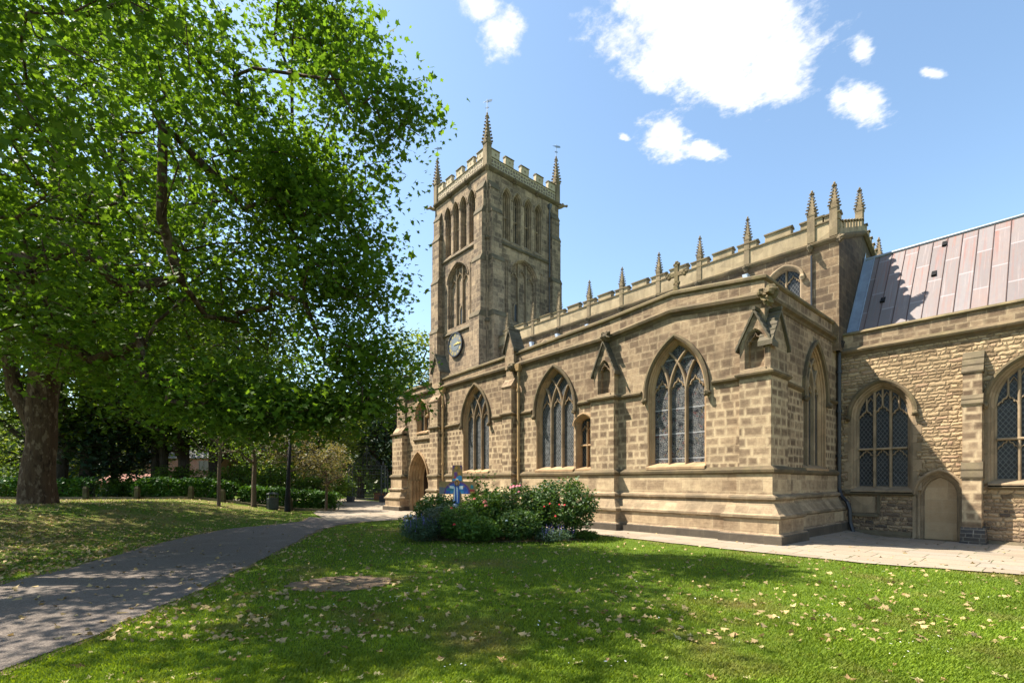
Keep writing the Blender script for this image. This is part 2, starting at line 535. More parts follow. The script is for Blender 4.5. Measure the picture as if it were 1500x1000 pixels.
def metal_roof(name):
    m, t = new_mat(name)
    pos = t.node('ShaderNodeNewGeometry').outputs['Position']
    x, y, z = t.sep(pos)
    strip = t.m('FLOOR', t.m('DIVIDE', t.m('ADD', x, 0.055), 0.40))
    lap = t.m('FLOOR', t.m('ADD', t.m('MULTIPLY', y, 0.95), t.m('MULTIPLY', t.m('MODULO', strip, 2.0), 0.5)))
    wn = t.node('ShaderNodeTexWhiteNoise', noise_dimensions='2D')
    t.set(wn.inputs['Vector'], t.xyz(strip, lap, 0))
    c = t.ramp(wn.outputs[0], [(0, (0.17, 0.142, 0.13)), (0.4, (0.21, 0.172, 0.155)), (0.7, (0.21, 0.188, 0.178)), (1, (0.23, 0.165, 0.138))])
    st = t.noise(t.xyz(t.m('MULTIPLY', x, 14.0), t.m('MULTIPLY', y, 0.5), t.m('MULTIPLY', lap, 3.0)), 1.0, 4, 0.6)
    c = t.mix(t.m('MULTIPLY', t.mapr(st, 0.5, 0.72), t.mapr(y, 21.0, 23.2, 0.25, 1.0)), c, (0.27, 0.085, 0.045))
    c = t.mix(t.mapr(t.noise(t.xyz(t.m('MULTIPLY', x, 22.0), t.m('MULTIPLY', y, 0.8), 4.0), 1.0, 3), 0.58, 0.7, 0, 0.6), c, (0.36, 0.30, 0.285))
    c = t.mix(t.mapr(t.noise(pos, 5, 4), 0.3, 0.7, 0, 0.3), c, (0.15, 0.145, 0.165))
    lapl = t.m('LESS_THAN', t.m('FRACT', t.m('ADD', t.m('MULTIPLY', y, 0.95), t.m('MULTIPLY', t.m('MODULO', strip, 2.0), 0.5))), 0.03)
    c = t.mix(t.m('MULTIPLY', lapl, 0.55), c, (0.36, 0.34, 0.35))
    t.set(t.p.inputs['Base Color'], t.vm('MULTIPLY', c, (0.82, 0.78, 0.775)))
    t.p.inputs['Roughness'].default_value = 0.6
    t.p.inputs['Metallic'].default_value = 0.0
    bp = t.n.new('ShaderNodeBump')
    bp.inputs['Strength'].default_value = 0.25
    bp.inputs['Distance'].default_value = 0.03
    t.set(bp.inputs['Height'], t.noise(pos, 4, 3))
    t.l.new(bp.outputs[0], t.p.inputs['Normal'])
    return m


def ground_mat(name):
    m, t = new_mat(name)
    pos = t.node('ShaderNodeNewGeometry').outputs['Position']
    x, y, z = t.sep(pos)
    g = t.mix(t.noise(pos, 1.3, 5, 0.6), (0.050, 0.088, 0.011), (0.098, 0.14, 0.018))
    g = t.mix(t.mapr(t.noise(pos, 0.55, 4, 0.6), 0.54, 0.68, 0, 0.65), g, (0.15, 0.125, 0.042))
    g = t.mix(t.mapr(t.noise(pos, 26, 4, 0.7), 0.52, 0.8, 0, 0.6), g, (0.02, 0.035, 0.008))
    # trodden, leaf-strewn earth on the bank
    bank = t.mapr(z, 0.02, 0.3)
    e = t.m('MULTIPLY', bank, t.mapr(t.noise(pos, 0.7, 5, 0.65), 0.42, 0.6, 0, 0.75))
    g = t.mix(e, g, t.mix(t.noise(pos, 7, 4), (0.14, 0.10, 0.045), (0.24, 0.185, 0.08)))
    t.set(t.p.inputs['Base Color'], g)
    t.p.inputs['Roughness'].default_value = 1.0
    t.p.inputs['Specular IOR Level'].default_value = 0.05
    bp = t.n.new('ShaderNodeBump')
    bp.inputs['Strength'].default_value = 0.7
    bp.inputs['Distance'].default_value = 0.04
    t.set(bp.inputs['Height'], t.noise(pos, 30, 4, 0.7))
    t.l.new(bp.outputs[0], t.p.inputs['Normal'])
    return m


def asphalt(name):
    m, t = new_mat(name)
    pos = t.node('ShaderNodeNewGeometry').outputs['Position']
    ck = t.node('ShaderNodeTexVoronoi', voronoi_dimensions='2D', feature='DISTANCE_TO_EDGE')
    t.set(ck.inputs['Vector'], t.vm('ADD', pos, t.vm('MULTIPLY', t.vm('SUBTRACT', t.noise(pos, 2.5, 4, out=1), (0.5, 0.5, 0.5)), (0.7, 0.7, 0))))
    ck.inputs['Scale'].default_value = 0.42
    vo = t.node('ShaderNodeTexVoronoi', feature='F1')
    t.set(vo.inputs['Vector'], pos)
    vo.inputs['Scale'].default_value = 90
    ag = t.ramp(t.sep(vo.outputs['Color'])[0], [(0, (0.083, 0.066, 0.052)), (0.7, (0.126, 0.101, 0.08)), (0.92, (0.21, 0.172, 0.138)), (1, (0.25, 0.21, 0.165))])
    c = t.mix(t.mapr(t.noise(pos, 0.5, 5, 0.6), 0.3, 0.7, 0, 0.5), ag, (0.15, 0.125, 0.11))
    c = t.mix(t.mapr(t.noise(pos, 2.2, 5, 0.65), 0.56, 0.72, 0, 0.5), c, (0.085, 0.072, 0.06))
    c = t.mix(t.m('MULTIPLY', t.mapr(ck.outputs['Distance'], 0.0, 0.006, 1, 0), t.mapr(t.noise(pos, 0.9, 2), 0.45, 0.55, 0, 0.75)), c, (0.04, 0.033, 0.026))
    c = t.mix(t.mapr(t.noise(pos, 1.1, 3), 0.6, 0.63, 0, 0.35), c, (0.21, 0.175, 0.14))
    t.set(t.p.inputs['Base Color'], c)
    t.p.inputs['Roughness'].default_value = 0.95
    t.p.inputs['Specular IOR Level'].default_value = 0.15
    bp = t.n.new('ShaderNodeBump')
    bp.inputs['Strength'].default_value = 0.5
    bp.inputs['Distance'].default_value = 0.008
    t.set(bp.inputs['Height'], t.m('ADD', vo.outputs['Distance'], t.noise(pos, 3, 4)))
    t.l.new(bp.outputs[0], t.p.inputs['Normal'])
    return m


def flags(name):
    m, t = new_mat(name)
    pos = t.node('ShaderNodeNewGeometry').outputs['Position']
    x, y, z = t.sep(pos)
    b = t.node('ShaderNodeTexBrick', offset=0.42, offset_frequency=2, squash=0.8, squash_frequency=3)
    w = t.vm('ADD', pos, t.vm('MULTIPLY', t.vm('SUBTRACT', t.noise(pos, 1.5, 2, out=1), (0.5, 0.5, 0.5)), (0.06, 0.06, 0)))
    t.set(b.inputs['Vector'], w)
    b.inputs['Color1'].default_value = (0, 0, 0, 1)
    b.inputs['Color2'].default_value = (1, 1, 1, 1)
    b.inputs['Scale'].default_value = 1
    b.inputs['Mortar Size'].default_value = 0.012
    b.inputs['Mortar Smooth'].default_value = 0.3
    b.inputs['Brick Width'].default_value = 1.05
    b.inputs['Row Height'].default_value = 0.72
    c = t.ramp(t.sep(b.outputs['Color'])[0], [(0, (0.225, 0.172, 0.118)), (0.5, (0.285, 0.222, 0.152)), (1, (0.26, 0.212, 0.16))])
    c = t.mix(t.mapr(t.noise(pos, 1.8, 5, 0.6), 0.42, 0.7, 0, 0.6), c, (0.20, 0.17, 0.125))
    c = t.mix(b.outputs['Fac'], c, t.mix(t.mapr(t.noise(pos, 3, 3), 0.45, 0.55), (0.10, 0.075, 0.05), (0.07, 0.09, 0.03)))
    c = t.mix(t.mapr(t.noise(pos, 5.0, 4, 0.7), 0.62, 0.74, 0, 0.6), c, (0.10, 0.12, 0.04))
    gr = t.mapr(t.noise(pos, 55, 3), 0.2, 0.8, 0.82, 1.16)
    t.set(t.p.inputs['Base Color'], t.vm('MULTIPLY', c, t.xyz(gr, gr, gr)))
    t.p.inputs['Roughness'].default_value = 0.95
    bp = t.n.new('ShaderNodeBump')
    bp.inputs['Strength'].default_value = 0.5
    bp.inputs['Distance'].default_value = 0.015
    t.set(bp.inputs['Height'], t.m('SUBTRACT', t.noise(pos, 9, 4), b.outputs['Fac']))
    t.l.new(bp.outputs[0], t.p.inputs['Normal'])
    return m


MA = {
    'aisle': ashlar('aisle_ashlar', clean=(0.3, 2.0), soot=0.35),
    'plinth': ashlar('plinth_ashlar', row=0.34, width=0.8, clean=(0.3, 2.1), dark_base=True, soot=0.3, edge_amt=0.3, bands=((.66, .79, .85), (.80, 1.10, .6), (1.13, 1.31, .85))),
    'gable': ashlar('dark_gable_ashlar', row=0.30, width=0.62, soot=0.75, edge_amt=0.2, edge=(0.30, 0.23, 0.14), mortar=(0.16, 0.12, 0.08),  # darker stones and joints than the other nave walls
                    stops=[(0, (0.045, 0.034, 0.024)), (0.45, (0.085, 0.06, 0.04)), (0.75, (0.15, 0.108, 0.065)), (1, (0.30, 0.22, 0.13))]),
    'nave': ashlar('nave_ashlar', row=0.30, width=0.62, soot=0.45, edge_amt=0.45, edge=(0.40, 0.31, 0.19),
                   stops=[(0, (0.075, 0.052, 0.034)), (0.35, (0.145, 0.10, 0.062)), (0.65, (0.25, 0.178, 0.105)), (1, (0.43, 0.32, 0.19))]),
    'tower': ashlar('tower_ashlar', row=0.30, width=0.62, soot=0.75, edge_amt=0.6, edge=(0.38, 0.31, 0.20),
                    stops=[(0, (0.095, 0.07, 0.05)), (0.3, (0.20, 0.147, 0.097)), (0.65, (0.335, 0.245, 0.155)), (1, (0.48, 0.36, 0.23))]),
    'quoin': ashlar('buttress_ashlar', row=0.265, width=0.52, soot=0.35, edge_amt=0.85, clean=(1.3, 1.95)),
    'rubble': rubble('chancel_rubble'),
    'trim': dressed('moulded_stone', (0.32, 0.25, 0.165), (0.225, 0.172, 0.112), soot=0.5),
    'trimd': dressed('weathered_moulding', (0.095, 0.075, 0.05), (0.17, 0.13, 0.08), soot=0.7, moss=0.2),
    'cope': dressed('mossy_coping', (0.115, 0.092, 0.056), (0.20, 0.155, 0.092), soot=0.65, moss=0.35),
    'slab': dressed('dark_weathering', (0.095, 0.08, 0.056), (0.15, 0.122, 0.08), soot=0.6, moss=0.12),
    'slate': dressed('mossy_slates', (0.07, 0.064, 0.05), (0.13, 0.115, 0.085), soot=0.6, moss=0.12),
    'battle': dressed('battlement_stone', (0.38, 0.315, 0.205), (0.28, 0.225, 0.142), soot=0.45, moss=0.08),
    'pinn': dressed('pinnacle_stone', (0.26, 0.21, 0.135), (0.165, 0.13, 0.083), soot=0.7, moss=0.12),
    'tpar': carved('tower_parapet_stone', (0.46, 0.38, 0.25), (0.34, 0.27, 0.17)),
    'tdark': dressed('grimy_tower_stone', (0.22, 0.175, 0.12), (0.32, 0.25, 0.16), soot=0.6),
    'jamb': dressed('clean_jamb_stone', (0.375, 0.27, 0.16), (0.28, 0.19, 0.11), soot=0.4),
    'infill': ashlar('blocked_door_stone', row=0.36, width=0.9, soot=0.15, edge_amt=0.2,
                     stops=[(0, (0.34, 0.235, 0.135)), (0.5, (0.40, 0.285, 0.17)), (1, (0.46, 0.345, 0.215))]),
    'stained': leaded('stained_glass', 'stained'), 'mesh': leaded('meshed_glass', 'mesh'), 'diamond': leaded('diamond_quarries', 'diamond'),
    'louvre': leaded('belfry_louvres', 'louvre'),
    'roof': metal_roof('reddish_metal_sheet'),
    'lead': plain('lead_sheet', (0.27, 0.31, 0.37), 0.45, 0.3, 0.2, 3),
    'seam': plain('roll_seam', (0.085, 0.05, 0.042), 0.9, 0.0, 0.3, 5),
    'pipe_black': plain('black_downpipe_paint', (0.022, 0.022, 0.024), 0.4, 0, 0.3, 6),
    'pipe_tan': plain('stone_coloured_pipe_paint', (0.36, 0.23, 0.10), 0.5, 0, 0.35, 5),
    'iron': plain('black_iron', (0.010, 0.0095, 0.009), 0.7, 0, 0.3, 9, spec=0.15),
    'hopper': plain('pale_lead_head', (0.45, 0.50, 0.58), 0.5, 0, 0.25, 9),
    'dark': plain('dark_interior', (0.055, 0.032, 0.022), 0.9, 0, 0.3, 2),
    'dial': plain('dial_blue_grey', (0.13, 0.15, 0.16), 0.6, 0, 0.15, 3),
    'dialr': plain('dial_ring', (0.15, 0.145, 0.125), 0.6, 0, 0.2, 4),
    'gold': plain('gilding', (0.80, 0.58, 0.18), 0.35, 0.6, 0.1, 6),
    'ground': ground_mat('lawn_ground'), 'asphalt': asphalt('worn_asphalt'), 'flags': flags('stone_flags'),
    'soil': plain('bare_soil', (0.165, 0.115, 0.072), 1.0, 0, 0.4, 12, 0.8, 0.1),
}


# ---------------------------------------------------------------- mesh helpers
class MB:
    def __init__(self):
        self.v = []
        self.f = []

    def add(self, pts, faces):
        o = len(self.v)
        self.v += [tuple(p) for p in pts]
        self.f += [tuple(i + o for i in q) for q in faces]

    def quad(self, *p):
        self.add(p, [tuple(range(len(p)))])

    def box(self, x0, y0, z0, x1, y1, z1, Fn=None):
        P = [(x, y, z) for z in (z0, z1) for y in (y0, y1) for x in (x0, x1)]
        if Fn:
            P = [Fn(*p) for p in P]
        self.add(P, [(0, 2, 3, 1), (4, 5, 7, 6), (0, 1, 5, 4), (2, 6, 7, 3), (0, 4, 6, 2), (1, 3, 7, 5)])

    def loft(self, rings, closed=True, caps=False):
        n = len(rings[0])
        o = len(self.v)
        for r in rings:
            self.v += [tuple(p) for p in r]
        for i in range(len(rings) - 1):
            for j in range(n if closed else n - 1):
                a, b = o + i * n + j, o + i * n + (j + 1) % n
                self.f.append((a, b, b + n, a + n))
        if caps:
            self.f.append(tuple(range(o + n - 1, o - 1, -1)))
            self.f.append(tuple(range(o + (len(rings) - 1) * n, o + len(rings) * n)))

    def tube(self, pts, rads, n=8, caps=True):
        rings = []
        pts = [Vector(p) for p in pts]
        if not hasattr(rads, '__len__'):
            rads = [rads] * len(pts)
        up = None
        for i, p in enumerate(pts):
            d = (pts[min(i + 1, len(pts) - 1)] - pts[max(i - 1, 0)])
            d = d.normalized() if d.length > 1e-9 else Vector((0, 0, 1))
            if up is None:
                up = d.orthogonal().normalized()
            else:
                up = (up - d * up.dot(d))
                up = up.normalized() if up.length > 1e-6 else d.orthogonal().normalized()
            s = d.cross(up)
            rings.append([p + (up * math.cos(a) + s * math.sin(a)) * rads[i] for a in (2 * math.pi * k / n for k in range(n))])
        self.loft(rings, True, caps)

    def prism(self, poly, Fn, n0, n1):
        """polygon in (u, z) pushed from n0 to n1 along the frame's normal"""
        k = len(poly)
        self.add([Fn(u, n0, z) for u, z in poly] + [Fn(u, n1, z) for u, z in poly],
                 [tuple(range(k)), tuple(range(2 * k - 1, k - 1, -1))] + [(i, i + k, (i + 1) % k + k, (i + 1) % k) for i in range(k)])

    def profile(self, poly, Fn, u0, u1):
        """polygon in (n, z) run along the wall from u0 to u1"""
        k = len(poly)
        self.add([Fn(u0, n, z) for n, z in poly] + [Fn(u1, n, z) for n, z in poly],
                 [tuple(range(k)), tuple(range(2 * k - 1, k - 1, -1))] + [(i, i + k, (i + 1) % k + k, (i + 1) % k) for i in range(k)])

    def blob(self, c, r, seed=0, n=6, amp=0.25):
        rng = random.Random(seed)
        rings = []
        rr = r if hasattr(r, '__len__') else (r, r, r)
        for i in range(n + 1):
            th = math.pi * i / n
            ring = []
            for j in range(n + 2):
                ph = 2 * math.pi * j / (n + 2)
                q = 1 + rng.uniform(-amp, amp) if 0 < i < n else 1
                ring.append((c[0] + rr[0] * q * math.sin(th) * math.cos(ph), c[1] + rr[1] * q * math.sin(th) * math.sin(ph), c[2] + rr[2] * q * math.cos(th)))
            rings.append(ring)
        self.loft(rings, True)

    def sweep(self, path, prof):
        """mouldings: profile (n, z) carried along plan points, mitred; n is to the right of travel"""
        k = len(path)
        nr = []
        for i in range(k - 1):
            dx, dy = path[i + 1][0] - path[i][0], path[i + 1][1] - path[i][1]
            L = math.hypot(dx, dy)
            nr.append((dy / L, -dx / L))
        rings = []
        for i, p in enumerate(path):
            a = nr[max(i - 1, 0)]
            b = nr[min(i, k - 2)]
            s = 1 + a[0] * b[0] + a[1] * b[1]
            mxx, my = (a[0] + b[0]) / s, (a[1] + b[1]) / s
            z = p[2] if len(p) > 2 else 0
            rings.append([(p[0] + mxx * n, p[1] + my * n, z + zz) for n, zz in prof])
        self.loft(rings, True, True)

    def build(self, name, mat, parent=None, smooth=False, recalc=True):
        me = bpy.data.meshes.new(name)
        me.from_pydata(self.v, [], self.f)
        if recalc:
            bm = bmesh.new()
            bm.from_mesh(me)
            bmesh.ops.recalc_face_normals(bm, faces=bm.faces)
            bm.to_mesh(me)
            bm.free()
        if smooth:
            me.polygons.foreach_set('use_smooth', [True] * len(me.polygons))
        if mat:
            me.materials.append(MA[mat] if isinstance(mat, str) else mat)
        o = bpy.data.objects.new(name, me)
        COL.objects.link(o)
        if parent:
            o.parent = parent
        return o


def tag(o, label, cat, group=None):
    o['label'] = label
    o['category'] = cat
    if group:
        o['group'] = group
    return o


def empty(name, loc, label=None, cat=None, group=None, rz=0.0):
    o = bpy.data.objects.new(name, None)
    o.empty_display_size = 0.3
    COL.objects.link(o)
    o.location = loc
    o.rotation_euler = (0, 0, rz)
    if label:
        tag(o, label, cat, group)
    return o


def copy_tree(o, parent=None):
    c = o.copy()
    COL.objects.link(c)
    c.parent = parent
    for ch in list(o.children):
        copy_tree(ch, c)
    return c


def FS(Y):                                    # a wall that faces south
    return lambda u, n, z: (u, Y - n, z)


def FE(X):                                    # a wall that faces east
    return lambda u, n, z: (X + n, u, z)


def FWs(X):                                   # a wall that faces west
    return lambda u, n, z: (X - n, u, z)


def FN(Y):
    return lambda u, n, z: (u, Y + n, z)


class Arch:
    """c centre, a half width, sill, spring, rise; two-centred when rise >= a, else a depressed pointed arch"""
    def __init__(s, c, a, sill, spring, rise, N=9):
        s.c, s.a, s.sill, s.spring, s.rise, s.N = c, a, sill, spring, rise, N
        s.two = rise >= a
        s.R = (a * a + rise * rise) / (2 * a) if s.two else None

    def us(s, inset=0.0):
        a = s.a - inset
        out = []
        if s.two:
            Ri = s.R - inset
            k = s.R - s.a
            t0, t1 = math.pi, math.acos(max(-1, min(1, -k / Ri)))
            for i in range(s.N + 1):
                t = t0 + (t1 - t0) * i / s.N
                out.append(k + Ri * math.cos(t))
            out[0], out[-1] = -a, 0.0
        else:
            for i in range(s.N + 1):
                out.append(-a * math.cos(math.pi / 2 * i / s.N))
            out[-1] = 0.0
        return out

    def zt(s, du, inset=0.0):
        du = -abs(du)
        a = s.a - inset
        if du <= -a + 1e-9:
            return s.spring
        if s.two:
            Ri = s.R - inset
            k = s.R - s.a
            return s.spring + math.sqrt(max(0, Ri * Ri - (du - k) ** 2))
        t = -du / a
        return s.spring + (s.rise - inset) * (0.8 * math.sqrt(max(0, 1 - t * t)) + 0.2 * (1 - t))

    def pts(s, inset=0.0, sill=None, arc_only=False):
        L = [(u, s.zt(u, inset)) for u in s.us(inset)]
        P = L + [(-u, z) for u, z in reversed(L[:-1])]
        if not arc_only:
            z0 = s.sill if sill is None else sill
            P = [(-(s.a - inset), z0)] + P + [(s.a - inset, z0)]
        return [(s.c + u, z) for u, z in P]


def wall_panel(mb, Fn, u0, u1, zb, zt, ops, nn=0.0, extra=()):
    """wall face with real holes; zb/zt numbers or functions of u"""
    fb = zb if callable(zb) else (lambda u: zb)
    ft = zt if callable(zt) else (lambda u: zt)
    us = {round(u0, 5), round(u1, 5)} | {round(e, 5) for e in extra if u0 < e < u1}
    for o in ops:
        for d in o.us():
            us |= {round(o.c + d, 5), round(o.c - d, 5)}
    us = sorted(u for u in us if u0 - 1e-6 <= u <= u1 + 1e-6)
    for a, b in zip(us, us[1:]):
        if b - a < 1e-5:
            continue
        m = (a + b) / 2
        cov = sorted((o for o in ops if abs(m - o.c) < o.a), key=lambda o: o.sill)
        lo = (fb(a), fb(b))
        for o in cov:
            if o.sill > max(lo) + 1e-4:
                mb.quad(Fn(a, nn, lo[0]), Fn(b, nn, lo[1]), Fn(b, nn, o.sill), Fn(a, nn, o.sill))
            lo = (o.zt(a - o.c), o.zt(b - o.c))
        mb.quad(Fn(a, nn, lo[0]), Fn(b, nn, lo[1]), Fn(b, nn, ft(b)), Fn(a, nn, ft(a)))


def bar(mb, Fn, pts, w, n0, n1):
    """stone bar (mullion, tracery) along points in the wall plane"""
    L, R = [], []
    k = len(pts)
    for i in range(k):
        p, q = pts[max(i - 1, 0)], pts[min(i + 1, k - 1)]
        dx, dz = q[0] - p[0], q[1] - p[1]
        l = math.hypot(dx, dz) or 1
        ox, oz = -dz / l * w / 2, dx / l * w / 2
        L.append((pts[i][0] + ox, pts[i][1] + oz))
        R.append((pts[i][0] - ox, pts[i][1] - oz))
    ch = w * 0.28
    rings = []
    for i in range(k):
        cx, cz = pts[i]
        def mixp(P, f):
            return (cx + (P[0] - cx) * f, cz + (P[1] - cz) * f)
        a, b = mixp(L[i], 0.45), mixp(R[i], 0.45)
        rings.append([Fn(L[i][0], n1, L[i][1]), Fn(L[i][0], n0 - ch, L[i][1]), Fn(a[0], n0, a[1]), Fn(b[0], n0, b[1]), Fn(R[i][0], n0 - ch, R[i][1]), Fn(R[i][0], n1, R[i][1])])
    mb.loft(rings, True, True)


def reveal(mb, Fn, A, prof, sill_rise=0.0):
    """stepped jamb mouldings: prof = [(inset, depth)...]"""
    rings = []
    D = prof[-1][1]
    for ins, dep in prof:
        z0 = A.sill + sill_rise * (dep / D if D else 0)
        rings.append([Fn(u, -dep, z) for u, z in A.pts(ins, z0)])
    mb.loft(rings, False)


def hood(mb, Fn, A, out=0.13, proj=0.11, stops=True, drop=0.12, seed=1):
    prof = [(0.0, 0.0), (0.0, proj * 0.7), (-out * 0.5, proj), (-out, proj * 0.85), (-out, 0.0)]
    rings = []
    for ins, n in prof:
        P = A.pts(ins, A.spring - drop)
        rings.append([Fn(u, n, z) for u, z in P])
    # loft across the profile, joined all round
    k = len(rings[0])
    cols = [[rings[i][j] for i in range(len(rings))] for j in range(k)]
    mb.loft(cols, True, True)
    if stops:
        for s in (-1, 1):
            c = Fn(A.c + s * (A.a + out * 0.5), proj * 0.9, A.spring - drop - 0.04)
            mb.blob(c, 0.1, seed + s)


def glass(Fn, A, inset, dep, sill, mat, parent):
    mb = MB()
    P = A.pts(inset, sill)
    mb.quad(*[Fn(u, -dep, z) for u, z in P])
    return mb.build('glass', mat, parent)


def stone_sill(mb, Fn, A, inset, dep, sill_rise, lip=0.05):
    z0 = A.sill
    mb.profile([(lip, z0 - 0.10), (lip, z0 - 0.02), (-dep, z0 + sill_rise), (-dep, z0 - 0.10)], Fn, A.c - A.a + 0.004, A.c + A.a - 0.004)


# ================================================================ THE CHURCH
YW, XE = 14.13, -5.55          # aisle south face, aisle east face
YC = 20.5                      # chancel south face
YN, XN = 20.0, -5.35           # nave clerestory south face, nave east gable
YT, XT = 19.4, -24.6           # tower south and east faces
church = empty('church', (-15, 18, 0), 'sandstone Gothic parish church with tall battlemented west tower, long aisle and reddish metal chancel roof', 'church')
PARENT_INV = Matrix.Translation((15, -18, 0))
_build = MB.build


def cbuild(mb, name, mat, parent=None, **k):
    """parts of the church are modelled in world coordinates"""
    o = _build(mb, name, mat, None, **k)
    p = parent or church
    o.parent = p
    if p is church:
        o.matrix_parent_inverse = PARENT_INV
    return o


# ---- aisle walls
S, E_ = FS(YW), FE(XE)
w4 = Arch(-8.255, 1.02, 2.16, 4.5, 1.72)
w3 = Arch(-13.56, 1.05, 2.16, 4.5, 1.72)
w2 = Arch(-18.79, 1.05, 2.16, 4.5, 1.78)
w1 = Arch(-23.72, 0.62, 4.45, 5.35, 0.82)
ws = Arch(-12.02, 0.42, 2.16, 3.85, 0.32, 6)
pd = Arch(-24.07, 1.0, -0.05, 1.75, 1.55)
ew = Arch(18.2, 1.08, 2.12, 4.45, 1.75)


def lerp_tab(tab):
    def f(u):
        for (a, za), (b, zb) in zip(tab, tab[1:]):
            if u <= b:
                return za + (zb - za) * max(0, (u - a)) / (b - a)
        return tab[-1][1]
    return f


CORN = [(-26.3, 6.56), (-16.8, 6.72), (-11.0, 6.84), (-8.38, 7.12), (-5.55, 6.80)]
COPE = [(-26.3, 6.92), (-17.0, 7.20), (-11.0, 7.48), (-8.38, 7.68), (-5.55, 7.33)]
fc, fp = lerp_tab(CORN), lerp_tab(COPE)
mb = MB()
wall_panel(mb, S, -26.3, XE, -0.1, fp, [w1, w2, w3, w4, ws, pd], extra=[u for u, _ in CORN + COPE])
wall_panel(mb, E_, YW, YC + 0.3, -0.1, 7.33, [ew])
W_ = FWs(-26.3)
wall_panel(mb, W_, YW, 20.6, -0.1, 6.92, [])
mb.quad((-26.3, 14.5, 6.9), (-26.3, 14.13, 6.92), (-17, 14.13, 7.2), (-17, 14.5, 7.2))
cbuild(mb, 'aisle_wall', 'aisle')

# low lead roof behind the parapet
mb = MB()
tabs = [(-26.3, 6.6), (-17.0, 6.85), (-11.0, 7.05), (-8.38, 7.2), (-5.9, 6.98)]
for (a, za), (b, zb) in zip(tabs, tabs[1:]):
    mb.quad((a, 14.5, za), (b, 14.5, zb), (b, 20.0, 7.75), (a, 20.0, 7.75))
cbuild(mb, 'aisle_roof', 'lead')

# coping, cornice
fb = [(u, YW, fp(u)) for u in (-26.3, -17.0, -11.0, -8.38)] + [(XE, YW, 7.33), (XE, YC + 0.25, 7.33)]
mb = MB()
mb.sweep(fb, [(-0.40, -0.02), (-0.40, 0.03), (-0.16, 0.15), (0.07, 0.02), (0.07, -0.05), (0.02, -0.09), (-0.05, -0.1)])
cbuild(mb, 'parapet_coping', 'cope')
cb = [(u, YW, fc(u)) for u in (-26.3, -16.8, -11.0, -8.38)] + [(XE, YW, 6.80), (XE, YC + 0.0, 6.80)]
mb = MB()
mb.sweep(cb, [(-0.05, -0.20), (0.02, -0.20), (0.05, -0.13), (0.13, -0.08), (0.15, 0.0), (0.12, 0.03), (0.0, 0.12), (-0.05, 0.12)])
cbuild(mb, 'cornice', 'trimd')

# plinth and string courses follow the buttresses
B1, B2, B4, BC = (-22.45, -21.7, .30), (-16.45, -15.85, .30), (-11.49, -10.46, .27), (-6.12, None, .27)
YB = YW


def plan(lo, hi, corner=False):
    P = [(lo, YB)]
    for a, b, p in (B1, B2, B4):
        if lo < a and b < hi:
            P += [(a, YB), (a, YB - p), (b, YB - p), (b, YB)]
    if corner:
        P += [(-6.12, YB), (-6.12, YB - .27), (XE + .27, YB - .27), (XE + .27, 15.05), (XE, 15.05), (XE, YC + 0.05)]
    else:
        P.append((hi, YB))
    return P


PL = [(-0.1, -0.1), (0.42, -0.1), (0.42, 0.235), (0.36, 0.285), (0.31, 0.30), (0.31, 0.66), (0.37, 0.70), (0.37, 0.765), (0.31, 0.81),
      (0.12, 1.09), (0.12, 1.14), (0.18, 1.19), (0.18, 1.25), (0.13, 1.29), (0.06, 1.32), (0.06, 1.90), (-0.1, 1.90)]
SILLP = [(-0.05, 1.88), (0.07, 1.88), (0.12, 1.93), (0.13, 2.0), (0.03, 2.10), (-0.05, 2.10)]
pieces = [(plan(-22.98, -5.0, True)), [(-26.3, 17.0), (-26.55, 17.0), (-26.55, YB - .35), (-25.38, YB - .35), (-25.38, YB), (-25.16, YB)]]
for q in pieces:
    mb, ms = MB(), MB()
    mb.sweep(q, PL)
    ms.sweep(q, SILLP)
    cbuild(mb, 'plinth', 'plinth')
    cbuild(ms, 'string_course', 'trimd')
UP = [(-0.05, -0.08), (0.02, -0.08), (0.09, -0.02), (0.10, 0.03), (0.0, 0.10), (-0.05, 0.10)]
mb = MB()
ups = [[(-26.55, 17.0, 4.42), (-26.55, YB - .35, 4.42), (-25.3, YB - .35, 4.42)],
       [(-22.8, YB, 4.5), (-22.45, YB, 4.5), (-22.45, YB - .30, 4.5), (-21.7, YB - .30, 4.5), (-21.7, YB, 4.5), (-20.08, YB, 4.55)],
       [(-17.5, YB, 4.6), (-16.45, YB, 4.6), (-16.45, YB - .30, 4.6), (-15.85, YB - .30, 4.6), (-15.85, YB, 4.6), (-14.85, YB, 4.6)],
       [(-12.3, YB, 4.62), (-11.49, YB, 4.62), (-11.49, YB - .27, 4.62), (-10.46, YB - .27, 4.62), (-10.46, YB, 4.62), (-9.5, YB, 4.62)],
       [(-7.03, YB, 4.62), (-6.12, YB, 4.62), (-6.12, YB - .27, 4.62), (XE + .27, YB - .27, 4.62), (XE + .27, 15.05, 4.62), (XE, 15.05, 4.62), (XE, 16.95, 4.55)],
       [(XE, 19.45, 4.5), (XE, YC, 4.5)],
       [(-24.6, YB, 4.02), (-22.45, YB, 4.02)]]
for q in ups:
    mb = MB()
    mb.sweep(q, UP)
    cbuild(mb, 'string_course', 'trimd')

# ---- window makers
JAMB = [(0, 0), (0.04, 0.02), (0.04, 0.07), (0.08, 0.09), (0.08, 0.12), (0.11, 0.15), (0.15, 0.20), (0.15, 0.24)]


def arcpts(cx, R, s, x0, z0, A, ins, n=14):
    """tracery branch that leaves (x0, z0) with the curve of the main arch, until it meets it"""
    P = [(A.c + x0, z0)]
    for i in range(1, 60):
        t = i / 60 * 1.45
        u = x0 + s * R * (1 - math.cos(t))
        z = z0 + R * math.sin(t)
        if abs(u) > A.a - ins or z > A.zt(u, ins) + 0.005:
            break
        P.append((A.c + u, z))
    return P


